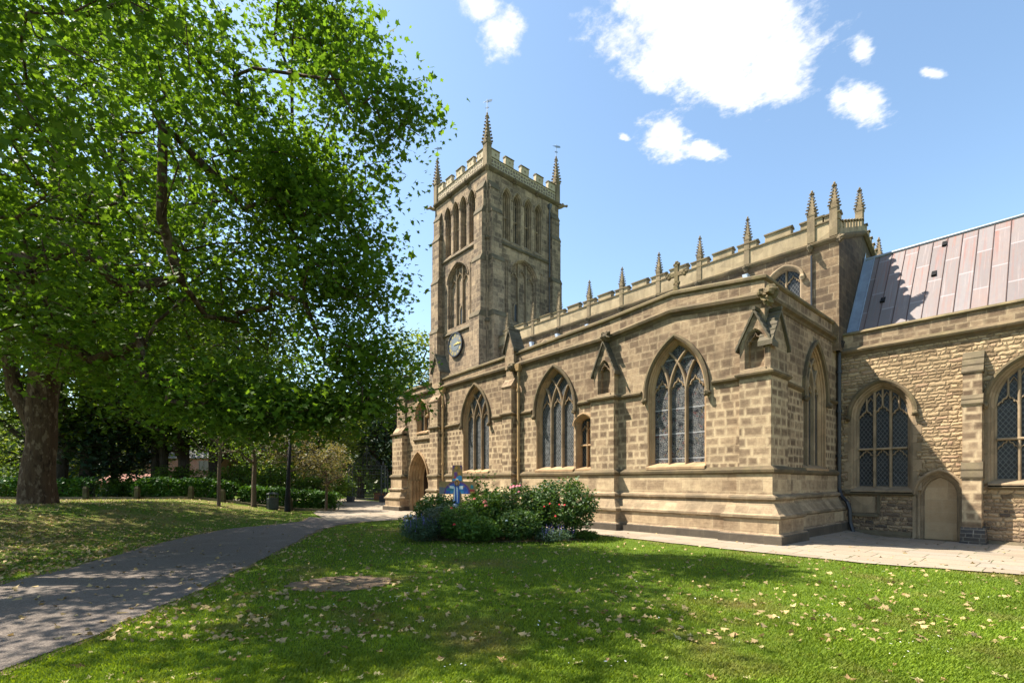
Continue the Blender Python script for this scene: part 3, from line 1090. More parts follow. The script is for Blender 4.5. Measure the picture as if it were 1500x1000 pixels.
def cusp_head(mb, Fn, A, x0, x1, z, n0, n1, w=0.035):
    """cinquefoiled head of one light"""
    c, a = (x0 + x1) / 2, (x1 - x0) / 2
    h = a * 1.15
    L = [(-1, 0.0), (-0.93, 0.25), (-0.72, 0.42), (-0.60, 0.33), (-0.58, 0.55), (-0.42, 0.78), (-0.22, 0.80), (-0.16, 0.92), (0, 1.25)]
    P = L + [(-x, y) for x, y in reversed(L[:-1])]
    bar(mb, Fn, [(A.c + c + x * a, z + y * h) for x, y in P], w, n0, n1)


def aisle_window(Fn, A, gmat, seed, hd=True, mat='jamb'):
    mb = MB()
    reveal(mb, Fn, A, JAMB, 0.12)
    stone_sill(mb, Fn, A, 0, 0.24, 0.12, 0.10)
    win = cbuild(mb, 'window', mat)
    mb = MB()
    hood(mb, Fn, A, seed=seed)
    cbuild(mb, 'hood_mould', 'trimd', win)
    ins = 0.15
    ag = A.a - ins
    R = A.R - ins
    mb = MB()
    n0, n1 = -0.10, -0.28
    zs = A.sill + 0.08
    for s in (-1, 1):
        m = s * ag / 3
        bar(mb, Fn, [(A.c + m, zs), (A.c + m, A.spring + 0.02)], 0.075, n0, n1)
        for s2 in (-1, 1):
            bar(mb, Fn, arcpts(0, R, s2, m, A.spring, A, ins), 0.07, n0 - 0.004 * (s2 + 1) - 0.003 * (s + 1), n1)
    for i in range(3):
        cusp_head(mb, Fn, A, -ag + 2 * ag / 3 * i + 0.03, -ag + 2 * ag / 3 * (i + 1) - 0.03, A.spring + 0.12, n0 - 0.06, n1 + 0.02)
    cbuild(mb, 'tracery', 'trim', win)
    g = glass(Fn, A, ins, 0.23, A.sill + 0.08, gmat, None)
    g.parent = win
    return win


aisle_window(S, w4, 'stained', 10)
aisle_window(S, w3, 'mesh', 20)
aisle_window(S, w2, 'mesh', 30)
aisle_window(E_, ew, 'diamond', 40)

# two-light window over the porch
mb = MB()
reveal(mb, S, w1, [(0, 0), (0.05, 0.05), (0.05, 0.12), (0.12, 0.22), (0.12, 0.28)], 0.12)
hood(mb, S, w1, 0.09, 0.09, seed=50, drop=0.05)
stone_sill(mb, S, w1, 0, 0.28, 0.12)
win = cbuild(mb, 'window', 'jamb')
mb = MB()
bar(mb, S, [(w1.c, w1.sill + .05), (w1.c, 5.45)], 0.08, -0.12, -0.3)
for s in (-1, 1):
    bar(mb, S, arcpts(0, w1.R - .12, s, 0, 5.42, w1, .12), 0.06, -0.13 - .004 * s, -0.3)
    cusp_head(mb, S, w1, min(0, s * .48) + .03, max(0, s * .48) - .03, 5.3, -0.17, -0.27)
cbuild(mb, 'tracery', 'trim', win)
glass(S, w1, 0.12, 0.27, w1.sill + .06, 'diamond', None).parent = win

# little flat-headed window tucked beside the buttress
mb = MB()
reveal(mb, S, ws, [(0, 0), (0.04, 0.05), (0.10, 0.20), (0.10, 0.30)], 0.1)
hood(mb, S, ws, 0.10, 0.09, False, drop=0.05)
stone_sill(mb, S, ws, 0, 0.30, 0.1)
win = cbuild(mb, 'window', 'jamb')
mb = MB()
bar(mb, S, [(ws.c, ws.sill + .05), (ws.c, 3.95)], 0.05, -0.16, -0.3)
bar(mb, S, [(ws.c - .34, 3.05), (ws.c + .34, 3.05)], 0.07, -0.165, -0.3)
for s in (-1, 1):
    cusp_head(mb, S, ws, min(0, s * .31) + .02, max(0, s * .31) - .02, 3.6, -0.2, -0.28, 0.03)
cbuild(mb, 'tracery', 'jamb', win)
glass(S, ws, 0.10, 0.28, ws.sill + .05, 'diamond', None).parent = win

# porch doorway: deep moulded arch, dark lobby with a notice
mb = MB()
reveal(mb, S, pd, [(0, 0), (0.05, 0.06), (0.05, 0.14), (0.12, 0.2), (0.14, 0.30), (0.20, 0.34), (0.22, 0.46), (0.28, 0.5), (0.30, 0.64), (0.34, 0.7)])
hood(mb, S, pd, 0.10, 0.10, False, drop=0.0)
for s in (-1, 1):
    for k, (ins, dep) in enumerate(((0.08, 0.08), (0.17, 0.24), (0.25, 0.40))):
        x = pd.c + s * (pd.a - ins)
        mb.tube([S(x, -dep, 0.0), S(x, -dep, 0.25), S(x, -dep, 1.62)], [0.055, 0.04, 0.04], 8)
        mb.tube([S(x, -dep, 1.60), S(x, -dep, 1.70), S(x, -dep, 1.76)], [0.045, 0.075, 0.08], 8)
door = cbuild(mb, 'doorway', 'jamb')
mb = MB()
x0, x1 = pd.c - .66, pd.c + .66
mb.quad(S(x0, -.7, -.05), S(x0, -3.2, -.05), S(x0, -3.2, 3.3), S(x0, -.7, 3.3))
mb.quad(S(x1, -.7, -.05), S(x1, -3.2, -.05), S(x1, -3.2, 3.3), S(x1, -.7, 3.3))
mb.quad(S(x0, -3.2, -.05), S(x1, -3.2, -.05), S(x1, -3.2, 3.3), S(x0, -3.2, 3.3))
mb.quad(S(x0, -.7, 3.3), S(x1, -.7, 3.3), S(x1, -3.2, 3.3), S(x0, -3.2, 3.3))
cbuild(mb, 'lobby', 'dark', door)
mb = MB()
mb.box(pd.c - .45, -3.15, 0.1, pd.c + .1, -3.1, 1.55, S)
MA['ndoor'] = plain('inner_door_paint', (0.12, 0.16, 0.15), 0.5)
cbuild(mb, 'inner_door', 'ndoor', door)
mb = MB()
mb.box(pd.c + .05, -2.9, 1.2, pd.c + .6, -2.86, 1.75, S)
MA['notice'] = plain('notice_board', (0.10, 0.30, 0.26), 0.6, var=0.6, scale=5)
cbuild(mb, 'notice_board', 'notice', door)

# ---- buttresses of the aisle


def gablet_roof(mb, Fn, u0, u1, n1, zeave, zapex, n0=-0.05, over=0.09, th=0.07):
    uc = (u0 + u1) / 2
    for s, ue in ((-1, u0 - over), (1, u1 + over)):
        dz = (zapex - zeave) / ((u1 - u0) / 2)
        ze = zapex - dz * abs(ue - uc)
        steps = 6
        for k in range(steps):
            a, b = k / steps, (k + 1) / steps
            ua, ub = uc + (ue - uc) * a, uc + (ue - uc) * b
            za, zb = zapex + (ze - zapex) * a, zapex + (ze - zapex) * b
            lift = 0.045
            mb.prism([(ua, za + th), (ub, zb + th + lift), (ub, zb - 0.02), (ua, za - 0.02)], Fn, n0, n1 + 0.07 + 0.002 * k)
    mb.box(uc - 0.045, n0, zapex + th - 0.02, uc + 0.045, n1 + 0.08, zapex + th + 0.07, Fn)


def niche_block(mb, Fn, u0, u1, p, z0, zeave, zapex, A, sides=(0, 1)):
    uc = (u0 + u1) / 2
    zt = lambda u: zapex - (zapex - zeave) * abs(u - uc) / ((u1 - u0) / 2)
    wall_panel(mb, Fn, u0, u1, z0, zt, [A], p, extra=[uc])
    for u in [(u0, u1)[k] for k in sides]:
        mb.quad(Fn(u, p, z0), Fn(u, -0.02, z0), Fn(u, -0.02, zeave), Fn(u, p, zeave))
    G = lambda u, n, z: Fn(u, n + p, z)
    reveal(mb, G, A, [(0, 0), (0.025, 0.0), (0.03, 0.04), (0.06, 0.05), (0.06, 0.09), (0.09, 0.10), (0.09, 0.24)], 0.06)
    P = A.pts(0.09, A.sill + 0.02)
    mb.quad(*[G(u, -0.24, z) for u, z in P])
    stone_sill(mb, G, A, 0, 0.24, 0.06, 0.03)
    k = MB()
    cusp_head(mb, G, A, -(A.a - .09), (A.a - .09), A.spring + .02, -0.04, -0.16, 0.03)


# fourth buttress, with empty statue niche
mb = MB()
mb.box(-11.49, -0.02, -0.1, -10.46, .27, 4.60, S)
niche_block(mb, S, -11.35, -10.45, .25, 4.68, 5.62, 6.62, Arch(-10.90, .30, 4.80, 5.55, .47, 7))
b = cbuild(mb, 'buttress', 'quoin')
mb = MB()
gablet_roof(mb, S, -11.35, -10.45, .25, 5.62, 6.62)
cbuild(mb, 'gablet_roof', 'slate', b)
# corner buttress: one clasping block, niche to the south, gablet to the east
mb = MB()
mb.box(-6.12, YW - .27, -0.1, XE + .27, 15.05, 4.60)
niche_block(mb, S, -6.12, XE + .25, .25, 4.68, 5.50, 6.33, Arch(-5.71, .30, 4.80, 5.45, .47, 7), (0,))
uc = 14.46
zt = lambda u: 6.33 - .83 * abs(u - uc) / .58
wall_panel(mb, E_, 13.88, 15.04, 4.68, zt, [], .25, extra=[uc])
mb.quad(E_(15.04, .25, 4.68), E_(15.04, -.02, 4.68), E_(15.04, -.02, 5.5), E_(15.04, .25, 5.5))
b = cbuild(mb, 'buttress', 'quoin')
mb = MB()
gablet_roof(mb, S, -6.12, XE + .25, .25, 5.50, 6.33)
cbuild(mb, 'gablet_roof', 'slate', b)
mb = MB()
gablet_roof(mb, E_, 13.88, 15.04, .25, 5.50, 6.36)
cbuild(mb, 'gablet_roof', 'slate', b)
# second and first: offset shafts that rise to gabled heads on the parapet
for (u0, u1, z1, eave, apex) in ((-16.45, -15.85, 5.75, 7.55, 8.28), (-22.45, -21.7, 5.85, 7.6, 8.28)):
    mb = MB()
    mb.box(u0, -0.02, -0.1, u1, .30, z1, S)
    mb.profile([(-0.02, z1), (.32, z1), (.34, z1 + .06), (.10, z1 + .42), (-0.02, z1 + .42)], S, u0 - .03, u1 + .03)
    mb.box(u0 + .06, -0.02, z1 + .40, u1 - .04, .12, 6.6, S)
    a, c = u0 + .02, u1 - .0
    uc = (a + c) / 2
    mb.prism([(a, 6.6), (c, 6.6), (c, eave), (uc, apex), (a, eave)], S, .16, -.42)
    b = cbuild(mb, 'buttress', 'quoin')
    mb = MB()
    gablet_roof(mb, S, a, c, .16, eave, apex, -.45)
    cbuild(mb, 'gablet_roof', 'slate', b)
# western corner buttress
mb = MB()
mb.box(-26.55, YW - .35, -0.1, -25.38, 17.0, 4.35)
mb.profile([(-0.2, 4.5), (.33, 4.5), (.34, 4.56), (.05, 4.95), (-0.2, 4.95)], S, -26.5, -25.4)
mb.box(-26.45, YW - .1, 4.9, -25.5, 16.9, 6.5)
cbuild(mb, 'buttress', 'quoin')

# rainwater pipes on the aisle
def pipe(pts, r, mat, head=None):
    mb = MB()
    mb.tube(pts, r, 10)
    p0, p1 = Vector(pts[0]), Vector(pts[-1])
    for z in (1.0, 2.6, 4.2, 5.6):
        if min(p0.z, p1.z) + .1 < z < max(p0.z, p1.z) - .1:
            mb.tube([(p0.x, p0.y, z - .05), (p0.x, p0.y, z + .05)], r * 1.45, 10)
    if head:
        x, y, z = head
        mb.add([(x - .09, y - .09, z), (x + .09, y - .09, z), (x + .09, y + .09, z), (x - .09, y + .09, z),
                (x - .16, y - .13, z + .28), (x + .16, y - .13, z + .28), (x + .16, y + .13, z + .28), (x - .16, y + .13, z + .28)],
               [(0, 1, 2, 3), (4, 5, 6, 7), (0, 1, 5, 4), (1, 2, 6, 5), (2, 3, 7, 6), (3, 0, 4, 7)])
    return cbuild(mb, 'downpipe', mat)


pipe([(-15.58, YW - .13, 6.5), (-15.58, YW - .13, 0.05)], .055, 'pipe_tan', (-15.58, YW - .13, 6.42))
pipe([(-21.45, YW - .13, 6.4), (-21.45, YW - .13, 0.05)], .055, 'pipe_tan', (-21.45, YW - .13, 6.32))
xb, yb = XE + .10, YC - .12
pipe([(xb, yb, 6.55), (xb, yb, 1.45), (xb + .1, yb - .1, 1.15), (xb + .30, yb - .2, 0.95), (xb + .38, yb - .22, 0.7), (xb + .40, yb - .24, 0.25), (xb + .52, yb - .3, -.15)], .065, 'pipe_black', (xb, yb, 6.4))

# carved heads at the cornice, gable cross
mb = MB()
for i, (x, y, z) in enumerate(((-10.85, YW - .18, 6.80), (-15.9, YW - .18, 6.62))):
    g = MB()
    g.blob((x, y, z), (.16, .2, .17), 5 + i, 7, .3)
    g.blob((x + .02, y - .2, z - .06), (.10, .13, .1), 9 + i, 6, .3)
    g.blob((x - .13, y - .05, z + .12), .07, 2, 5)
    g.blob((x + .14, y - .05, z + .12), .07, 3, 5)
    cbuild(g, 'carved_head', 'slab')
g = MB()
cx, cy, cz = XE + .14, YW - .14, 6.72
g.blob((cx, cy, cz), (.20, .20, .2), 14, 8, .35)
g.blob((cx + .12, cy - .14, cz + .1), .13, 15, 6, .3)
g.blob((cx - .17, cy - .03, cz + .12), .12, 16, 6, .3)
g.blob((cx + .05, cy - .02, cz - .17), .11, 17, 6, .3)
g.blob((cx + .17, cy + .08, cz + .1), .11, 18, 6, .3)
cbuild(g, 'carved_head', 'cope')
g = MB()
gx0, gz0 = -8.30, 7.80
G = FS(YW + .16)
g.prism([(gx0 - .09, gz0 - .02), (gx0 + .09, gz0 - .02), (gx0 + .05, gz0 + .12), (gx0 - .05, gz0 + .12)], G, .09, -.09)
g.box(gx0 - .06, -.05, gz0 + .1, gx0 + .06, .05, gz0 + .82, G)
g.box(gx0 - .27, -.048, gz0 + .445, gx0 + .27, .048, gz0 + .565, G)
for dx, dz in ((-.27, .505), (.27, .505), (0, .82), (0, .22)):
    for ox, oz in ((0, .06), (0, -.06), (.06, 0), (-.06, 0)):
        g.blob(G(gx0 + dx + ox, 0, gz0 + dz + oz), .065, 3, 5, .1)
cbuild(g, 'gable_cross', 'cope')


# ---- pinnacle: square shaft with gablets, crocketed spirelet, finial (one mesh, copied)
def pinnacle_mesh(shaft, w, spire, seed, crock=6, flare=1.25):
    mb = MB()
    h = w / 2
    mb.box(-h, -h, 0, h, h, shaft)
    z0 = shaft
    hb = h * 0.95
    ring = lambda s, z: [(-s, -s, z), (s, -s, z), (s, s, z), (-s, s, z)]
    mb.loft([ring(h * flare, z0 - .06), ring(h * flare * 1.08, z0), ring(hb, z0 + .06), ring(h * .16, z0 + spire * .86)], True, True)
    for k in range(4):                       # little gables at the foot of the spirelet
        R = Matrix.Rotation(k * math.pi / 2, 3, 'Z')
        P = [Vector((-h * 1.1, -h * 1.12, z0 - .02)), Vector((h * 1.1, -h * 1.12, z0 - .02)), Vector((0, -h * 1.12, z0 + w * 1.15)),
             Vector((-h * 1.1, -h * .2, z0 - .02)), Vector((h * 1.1, -h * .2, z0 - .02)), Vector((0, -h * .2, z0 + w * 1.15))]
        mb.add([R @ p for p in P], [(0, 1, 2), (0, 2, 5, 3), (1, 4, 5, 2), (0, 3, 4, 1)])
    rng = random.Random(seed)
    for i in range(crock):
        t = (i + .35) / crock
        z = z0 + .05 + spire * .86 * t
        s = hb * (1 - t) + h * .16 * t
        q = w * (.20 - .07 * t)
        for sx in (-1, 1):
            for sy in (-1, 1):
                mb.blob((sx * (s + q * .55), sy * (s + q * .55), z + rng.uniform(-.01, .01)), (q, q, q * .75), seed + i, 5, .2)
    zt = z0 + spire * .86
    mb.blob((0, 0, zt + spire * .02), (w * .34, w * .34, spire * .028), seed, 6, .15)
    mb.blob((0, 0, zt + spire * .09), (w * .16, w * .16, spire * .06), seed + 1, 6, .1)
    return mb


pin0 = pinnacle_mesh(1.02, .205, .92, 3, 7, 1.08)
npin = cbuild(pin0, 'pinnacle', 'pinn')
NP = [-23.3, -20.94, -18.84, -16.67, -14.59, -12.53, -10.53, -8.51, -6.21, -5.5]
spots = [(x, YN + .02, 10.36) for x in NP] + [(XN - .12, 23.05, 11.35), (XN - .12, 26.0, 10.36)]
for i, p in enumerate(spots):
    o = npin if i == 0 else npin.copy()
    if i:
        COL.objects.link(o)
        o.parent = church
        o.matrix_parent_inverse = PARENT_INV
    o.location = p
    if 8 <= i <= 11:
        o.scale = (1.2, 1.2, 1.0)
    if i == 11:
        o.scale = (1.0, 1.0, 1.0)

# ---- nave clerestory
Nn, NE_ = FS(YN), FE(XN)
cw = []
mids = [(a + b) / 2 for a, b in zip(NP, NP[1:])][:-1]
mids[-1] = -7.12
cw = [Arch(m, .56, 7.9, 9.32, .45, 7) for m in mids]
mb = MB()
wall_panel(mb, Nn, -24.8, XN, 6.3, 10.30, cw)
gz = lambda y: 10.30 + (11.45 - 10.30) * (1 - abs(y - 23.05) / 3.05)
cbuild(mb, 'nave_wall', 'nave')
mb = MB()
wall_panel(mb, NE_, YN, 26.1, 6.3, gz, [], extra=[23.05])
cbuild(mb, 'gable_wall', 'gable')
mb = MB()
mb.quad((-24.8, 26.1, 6.3), (XN, 26.1, 6.3), (XN, 26.1, 10.3), (-24.8, 26.1, 10.3))
cbuild(mb, 'nave_north_wall', 'nave')
mb = MB()
for s, y in ((1, YN + .3), (-1, 25.8)):
    mb.quad((-24.8, y, 10.45), (XN - .25, y, 10.45), (XN - .25, 23.05, 11.2), (-24.8, 23.05, 11.2))
cbuild(mb, 'nave_roof', 'lead')
for A in cw:
    mb = MB()
    reveal(mb, Nn, A, [(0, 0), (0.05, 0.05), (0.08, 0.16), (0.08, 0.22)], 0.1)
    hood(mb, Nn, A, .10, .09, True, .05, 3)
    win = cbuild(mb, 'clerestory_window', 'trim')
    if A.c > -9:
        mb = MB()
        bar(mb, Nn, [(A.c, 7.95), (A.c, 9.75)], .06, -.12, -.22)
        for s in (-1, 1):
            cusp_head(mb, Nn, A, min(0, s * .48) + .03, max(0, s * .48) - .03, 9.15, -.14, -.21)
        cbuild(mb, 'tracery', 'trim', win)
    glass(Nn, A, .08, .2, 7.95, 'diamond', None).parent = win

# battlements
mb = MB()
strip = [(-24.8, YN, 0), (XN, YN, 0)]
cor = [(-24.8, YN, 10.28), (XN, YN, 10.28), (XN, 23.05, 11.43), (XN, 26.1, 10.28)]
mb.sweep(cor, [(-.05, -.10), (.04, -.10), (.12, -.03), (.13, .03), (.0, .12), (-.05, .12)])
cbuild(mb, 'cornice', 'trimd')
mb, mc = MB(), MB()
th0, th1 = .05, -.22


def merlon(Fn, u0, u1, zb, zt, tilt=0.0):
    mb.box(u0, th1, zb, u1, th0, zt, Fn)
    mc.prism([(u0 - .03, zt), (u1 + .03, zt), (u1 + .03, zt + .05), (u0 - .03, zt + .05)], Fn, th0 + .05, th1 - .05)
    mc.profile([(th0 + .05, zt + .05), (th1 - .05, zt + .05), ((th0 + th1) / 2, zt + .13)], Fn, u0 - .03, u1 + .03)


marks = NP[:9]
mb.box(-24.8, th1, 10.36, XN, th0 - .004, 10.92, Nn)
mc.profile([(th0 + .04, 10.92), (th1 - .04, 10.92), (th1 - .04, 10.96), (-.08, 11.02), (th0 + .04, 10.96)], Nn, -24.8, XN)
for i, x in enumerate(marks):
    merlon(Nn, x - .36, x + .36, 10.93, 11.17)
    if i + 1 < len(marks):
        m = (x + marks[i + 1]) / 2
        hw = .40 if i < 7 else .46
        merlon(Nn, m - hw, m + hw, 10.93, 11.22)
merlon(Nn, -5.80, XN + .02, 10.93, 11.14)
# raking parapet of the east gable, cut into small battlements
for k in range(8):
    for side in (0, 1):
        y0 = 20.06 + k * .37
        y1 = y0 + .22
        if side:
            y0, y1 = 46.1 - y1, 46.1 - y0
        za, zb_ = gz(y0), gz(y1)
        F2 = NE_
        mb.prism([(y0, za + .1), (y1, zb_ + .1), (y1, max(za, zb_) + .46), (y0, max(za, zb_) + .46)], F2, .04, -.22)
        mc.prism([(y0 - .02, max(za, zb_) + .46), (y1 + .02, max(za, zb_) + .46), ((y0 + y1) / 2, max(za, zb_) + .54)], F2, .08, -.25)
mb.prism([(20.0, 10.36), (23.05, 11.5), (23.05, 11.72), (20.0, 10.58)], NE_, .038, -.2)
mb.prism([(26.1, 10.36), (23.05, 11.5), (23.05, 11.72), (26.1, 10.58)], NE_, .038, -.2)
cbuild(mb, 'battlement', 'battle')
cbuild(mc, 'battlement_coping', 'cope')
# carved heads and pale lead rainwater heads under the pinnacles
hp = MB()
hp.blob((0, -.12, 0), (.11, .16, .12), 5, 6, .35)
hp.blob((0, -.27, -.03), (.08, .1, .08), 6, 6, .3)
h0 = cbuild(hp, 'carved_head', 'slab')
lh = MB()
lh.add([(-.07, -.2, -.16), (.07, -.2, -.16), (.07, -.02, -.16), (-.07, -.02, -.16), (-.11, -.24, .1), (.11, -.24, .1), (.11, -.02, .1), (-.11, -.02, .1)],
       [(0, 1, 2, 3), (4, 5, 6, 7), (0, 1, 5, 4), (1, 2, 6, 5), (2, 3, 7, 6), (3, 0, 4, 7)])
lh.box(-.03, -.17, -1.6, .03, -.06, -.16)
l0 = cbuild(lh, 'rainwater_head', 'hopper')
first = {h0: True, l0: True}
for i, x in enumerate(NP[1:9] + [XN]):
    for proto, dz in ((h0, 0), (l0, -.34)):
        if proto is l0 and i >= 7:
            continue
        o = proto if first[proto] else proto.copy()
        if not first[proto]:
            COL.objects.link(o)
            o.parent = church
            o.matrix_parent_inverse = PARENT_INV
        first[proto] = False
        o.location = (x, YN, 10.16 + dz)
        if i == 8:
            o.location = (x, YN, 10.2)
            o.rotation_euler = (0, 0, rad(35))
pipe([(-6.2, YN - .06, 9.9), (-6.2, YN - .06, 7.6)], .035, 'pipe_black')

# ---- chancel: rubble wall, two tracery windows, blocked priest's door, buttress
C_ = FS(YC)
CE = 9.0
c1 = Arch(-4.25, .86, 1.38, 3.95, 1.12)
c2 = Arch(-0.50, 1.12, 1.62, 4.0, 1.38)
c3 = Arch(4.2, 1.12, 1.62, 4.0, 1.38)
dd = Arch(-2.735, .58, -.30, 1.25, .74)
mb = MB()
wall_panel(mb, C_, XE, CE, -.4, 6.35, [c1, c2, c3, dd])
cbuild(mb, 'chancel_wall', 'rubble')
mb = MB()
mb.box(XE, .02, 6.30, CE, -.35, 6.86, C_)
mb.quad((CE, YC, -.4), (CE, 26.2, -.4), (CE, 26.2, 6.9), (CE, YC, 6.9))
cbuild(mb, 'chancel_parapet', 'quoin')
mb = MB()
mb.profile([(-.02, 6.12), (.03, 6.12), (.05, 6.17), (.14, 6.24), (.16, 6.30), (.10, 6.36), (.02, 6.42), (-.02, 6.42)], C_, XE, CE)
cbuild(mb, 'cornice', 'trimd')
mb = MB()
mb.profile([(.07, 6.86), (.09, 6.90), (.02, 6.98), (-.36, 7.04), (-.36, 6.86)], C_, XE, CE)
cbuild(mb, 'parapet_coping', 'cope')


def panel_window(A, gmat, nl, seed, drop=0.0):
    """three lights under panel tracery, with a transom"""
    mb = MB()
    reveal(mb, C_, A, [(0, 0), (.05, .02), (.06, .09), (.11, .12), (.13, .20), (.18, .24), (.18, .30)], .14)
    stone_sill(mb, C_, A, 0, .30, .14, .14)
    win = cbuild(mb, 'window', 'trim')
    mb = MB()
    hood(mb, C_, A, .13, .12, True, .0, seed)
    cbuild(mb, 'hood_mould', 'trimd', win)
    mb = MB()
    ins = .18
    ag = A.a - ins
    n0, n1 = -.15, -.33
    tz = A.sill + (A.spring - A.sill) * .555
    for i in range(1, nl):
        m = -ag + 2 * ag * i / nl
        bar(mb, C_, [(A.c + m, A.sill + .1), (A.c + m, A.zt(m, ins) - .01)], .075, n0 - .003 * i, n1)
    for i in range(nl):
        xa, xb = -ag + 2 * ag * i / nl, -ag + 2 * ag * (i + 1) / nl
        cusp_head(mb, C_, A, xa + .02, xb - .02, A.spring + .02 + (.06 if i == 1 else -.06), n0 - .03, n1 + .02, .04)
        cusp_head(mb, C_, A, xa + .02, xb - .02, tz - .30, n0 - .05, n1 + .02, .03)
        xm = (xa + xb) / 2
        zt = A.zt(xm, ins)
        zb = A.spring + .30 + (.06 if i == 1 else -.06)
        if zt - zb > .1:
            bar(mb, C_, [(A.c + xm, zb - .02), (A.c + xm, zt)], .05, n0 - .035, n1)
        for q in (-1, 1):
            xq = xm + q * (xb - xa) / 4
            zt2 = A.zt(xq, ins) - .04
            if zt2 > zb + .25:
                hw = (xb - xa) / 4 - .02
                bar(mb, C_, [(A.c + xq - hw, zt2 - .22), (A.c + xq, zt2 - .05), (A.c + xq + hw, zt2 - .22)], .035, n0 - .05, n1 + .02)
    bar(mb, C_, [(A.c - ag, tz), (A.c + ag, tz)], .075, n0 + .01, n1)
    cbuild(mb, 'tracery', 'trim', win)
    glass(C_, A, ins, .29, A.sill + .1, gmat, None).parent = win
    return win


panel_window(c1, 'diamond', 3, 61)
panel_window(c2, 'mesh2' if 'mesh2' in MA else 'diamond', 4, 71)
panel_window(c3, 'diamond', 4, 81)
# jamb quoins beside the windows, flush with the rubble (2-3 mm proud)
rq = random.Random(5)
for A in (c1, c2, c3):
    for s in (-1, 1):
        mb = MB()
        z = A.sill
        k = 0
        while z < A.spring - .1:
            h = rq.uniform(.24, .36)
            w = .10 if k % 2 else .22
            a = A.c + s * (A.a - .0)
            b = A.c + s * (A.a + w)
            mb.box(min(a, b), -.05, z + .006, max(a, b), .008, min(z + h, A.spring) - .006, C_)
            z += h
            k += 1
        cbuild(mb, 'jamb_quoins', 'trim')
# sill strings and the sunk panel
for a, b, z in ((-5.28, -3.36, 1.26), (-1.62, .75, 1.5), (2.9, 5.5, 1.5)):
    mb = MB()
    mb.profile([(-.02, z - .06), (.06, z - .06), (.14, z), (.14, z + .06), (.02, z + .14), (-.02, z + .14)], C_, a, b)
    cbuild(mb, 'window_string', 'slab')
mb = MB()
mb.profile([(-.02, .46), (.10, .46), (.10, .52), (.02, .58), (-.02, .58)], C_, -5.2, -4.30)
mb.box(-4.36, -.02, .58, -4.27, .06, 1.2, C_)
cbuild(mb, 'string_course', 'slab')
mb = MB()
mb.box(-5.12, -.02, .60, -4.40, .012, 1.16, C_)
cbuild(mb, 'sunk_panel', 'trim')
mb = MB()
mb.profile([(-.02, -.4), (.16, -.4), (.16, -.10), (.05, .0), (-.02, .0)], C_, XE, -3.42)
mb.profile([(-.02, -.4), (.14, -.4), (.14, -.18), (.05, -.1), (-.02, -.1)], C_, -1.6, CE)
cbuild(mb, 'plinth', 'slab')
# blocked doorway
mb = MB()
reveal(mb, C_, dd, [(0, 0), (.04, .02), (.05, .07), (.09, .08), (.10, .14), (.15, .16), (.17, .22), (.20, .24)], 0)
hood(mb, C_, dd, .09, .10, False, .0)
for s in (-1, 1):
    x = dd.c + s * (dd.a - .07)
    mb.tube([C_(x, .0, -.25), C_(x, .0, .0), C_(x, .0, 1.16)], [.07, .045, .045], 8)
    mb.tube([C_(x, .0, 1.14), C_(x, .0, 1.22), C_(x, .0, 1.27)], [.05, .075, .08], 8)
    mb.box(dd.c + s * (dd.a + .045) - .045, -.02, -.3, dd.c + s * (dd.a + .045) + .045, .02, 1.25, C_)
door = cbuild(mb, 'blocked_doorway', 'trim')
mb = MB()
mb.quad(*[C_(u, -.22, z) for u, z in dd.pts(.19, -.3)])
cbuild(mb, 'infill', 'infill', door)
mb = MB()
mb.box(dd.c - .60, -.02, -.4, dd.c + .60, .22, -.17, C_)
cbuild(mb, 'door_step', 'slab', door)


def weathering(mb, Fn, u0, u1, n0, n1, z0, z1, steps=3, lip=.03):
    """stepped stone slope from n1 (low, out) to n0 (high, in)"""
    for k in range(steps):
        a, b = k / steps, (k + 1) / steps
        na, nb = n1 + (n0 - n1) * a, n1 + (n0 - n1) * b
        za, zb = z0 + (z1 - z0) * a, z0 + (z1 - z0) * b
        mb.profile([(-.02, za - .02), (na + lip, za - .02), (na + lip + .01, za + .03), (nb + lip * .3, zb + .03), (-.02, zb + .03)], Fn, u0 - lip + .001 * k, u1 + lip - .001 * k)


mb = MB()
bu0, bu1 = -2.15, -1.72
mb.box(bu0, -.02, -.3, bu1, .50, 1.80, C_)
mb.box(bu0, -.02, 1.80, bu1, .42, 4.02, C_)
mb.box(bu0, -.02, 4.0, bu1, .34, 5.02, C_)
bc = cbuild(mb, 'buttress', 'quoin')
for wargs in ((.40, .50, 1.78, 2.25, 2), (.32, .42, 4.0, 4.28, 2), (.0, .34, 4.98, 5.62, 3)):
    mb = MB()
    weathering(mb, C_, bu0, bu1, *wargs)
    cbuild(mb, 'weathering', 'slab', bc)
mb = MB()
mb.box(bu0 - .06, -.02, -.4, bu1 + .12, .58, -.14, C_)
mb.box(bu0 - .04, -.02, -.138, bu1 + .09, .56, .10, C_)
mb.profile([(-.02, .102), (.56, .102), (.50, .30), (-.02, .30)], C_, bu0 - .03, bu1 + .08)
MA['dplinth'] = ashlar('dark_brick_plinth', row=.13, width=.3, soot=.3, edge_amt=.1, mortar=(.32, .29, .24),
                       stops=[(0, (.045, .042, .042)), (1, (.10, .09, .082))])
cbuild(mb, 'buttress_plinth', 'dplinth', bc)
b2 = copy_tree(bc, church)
b2.matrix_parent_inverse = PARENT_INV
b2.location = (3.9, 0, 0)

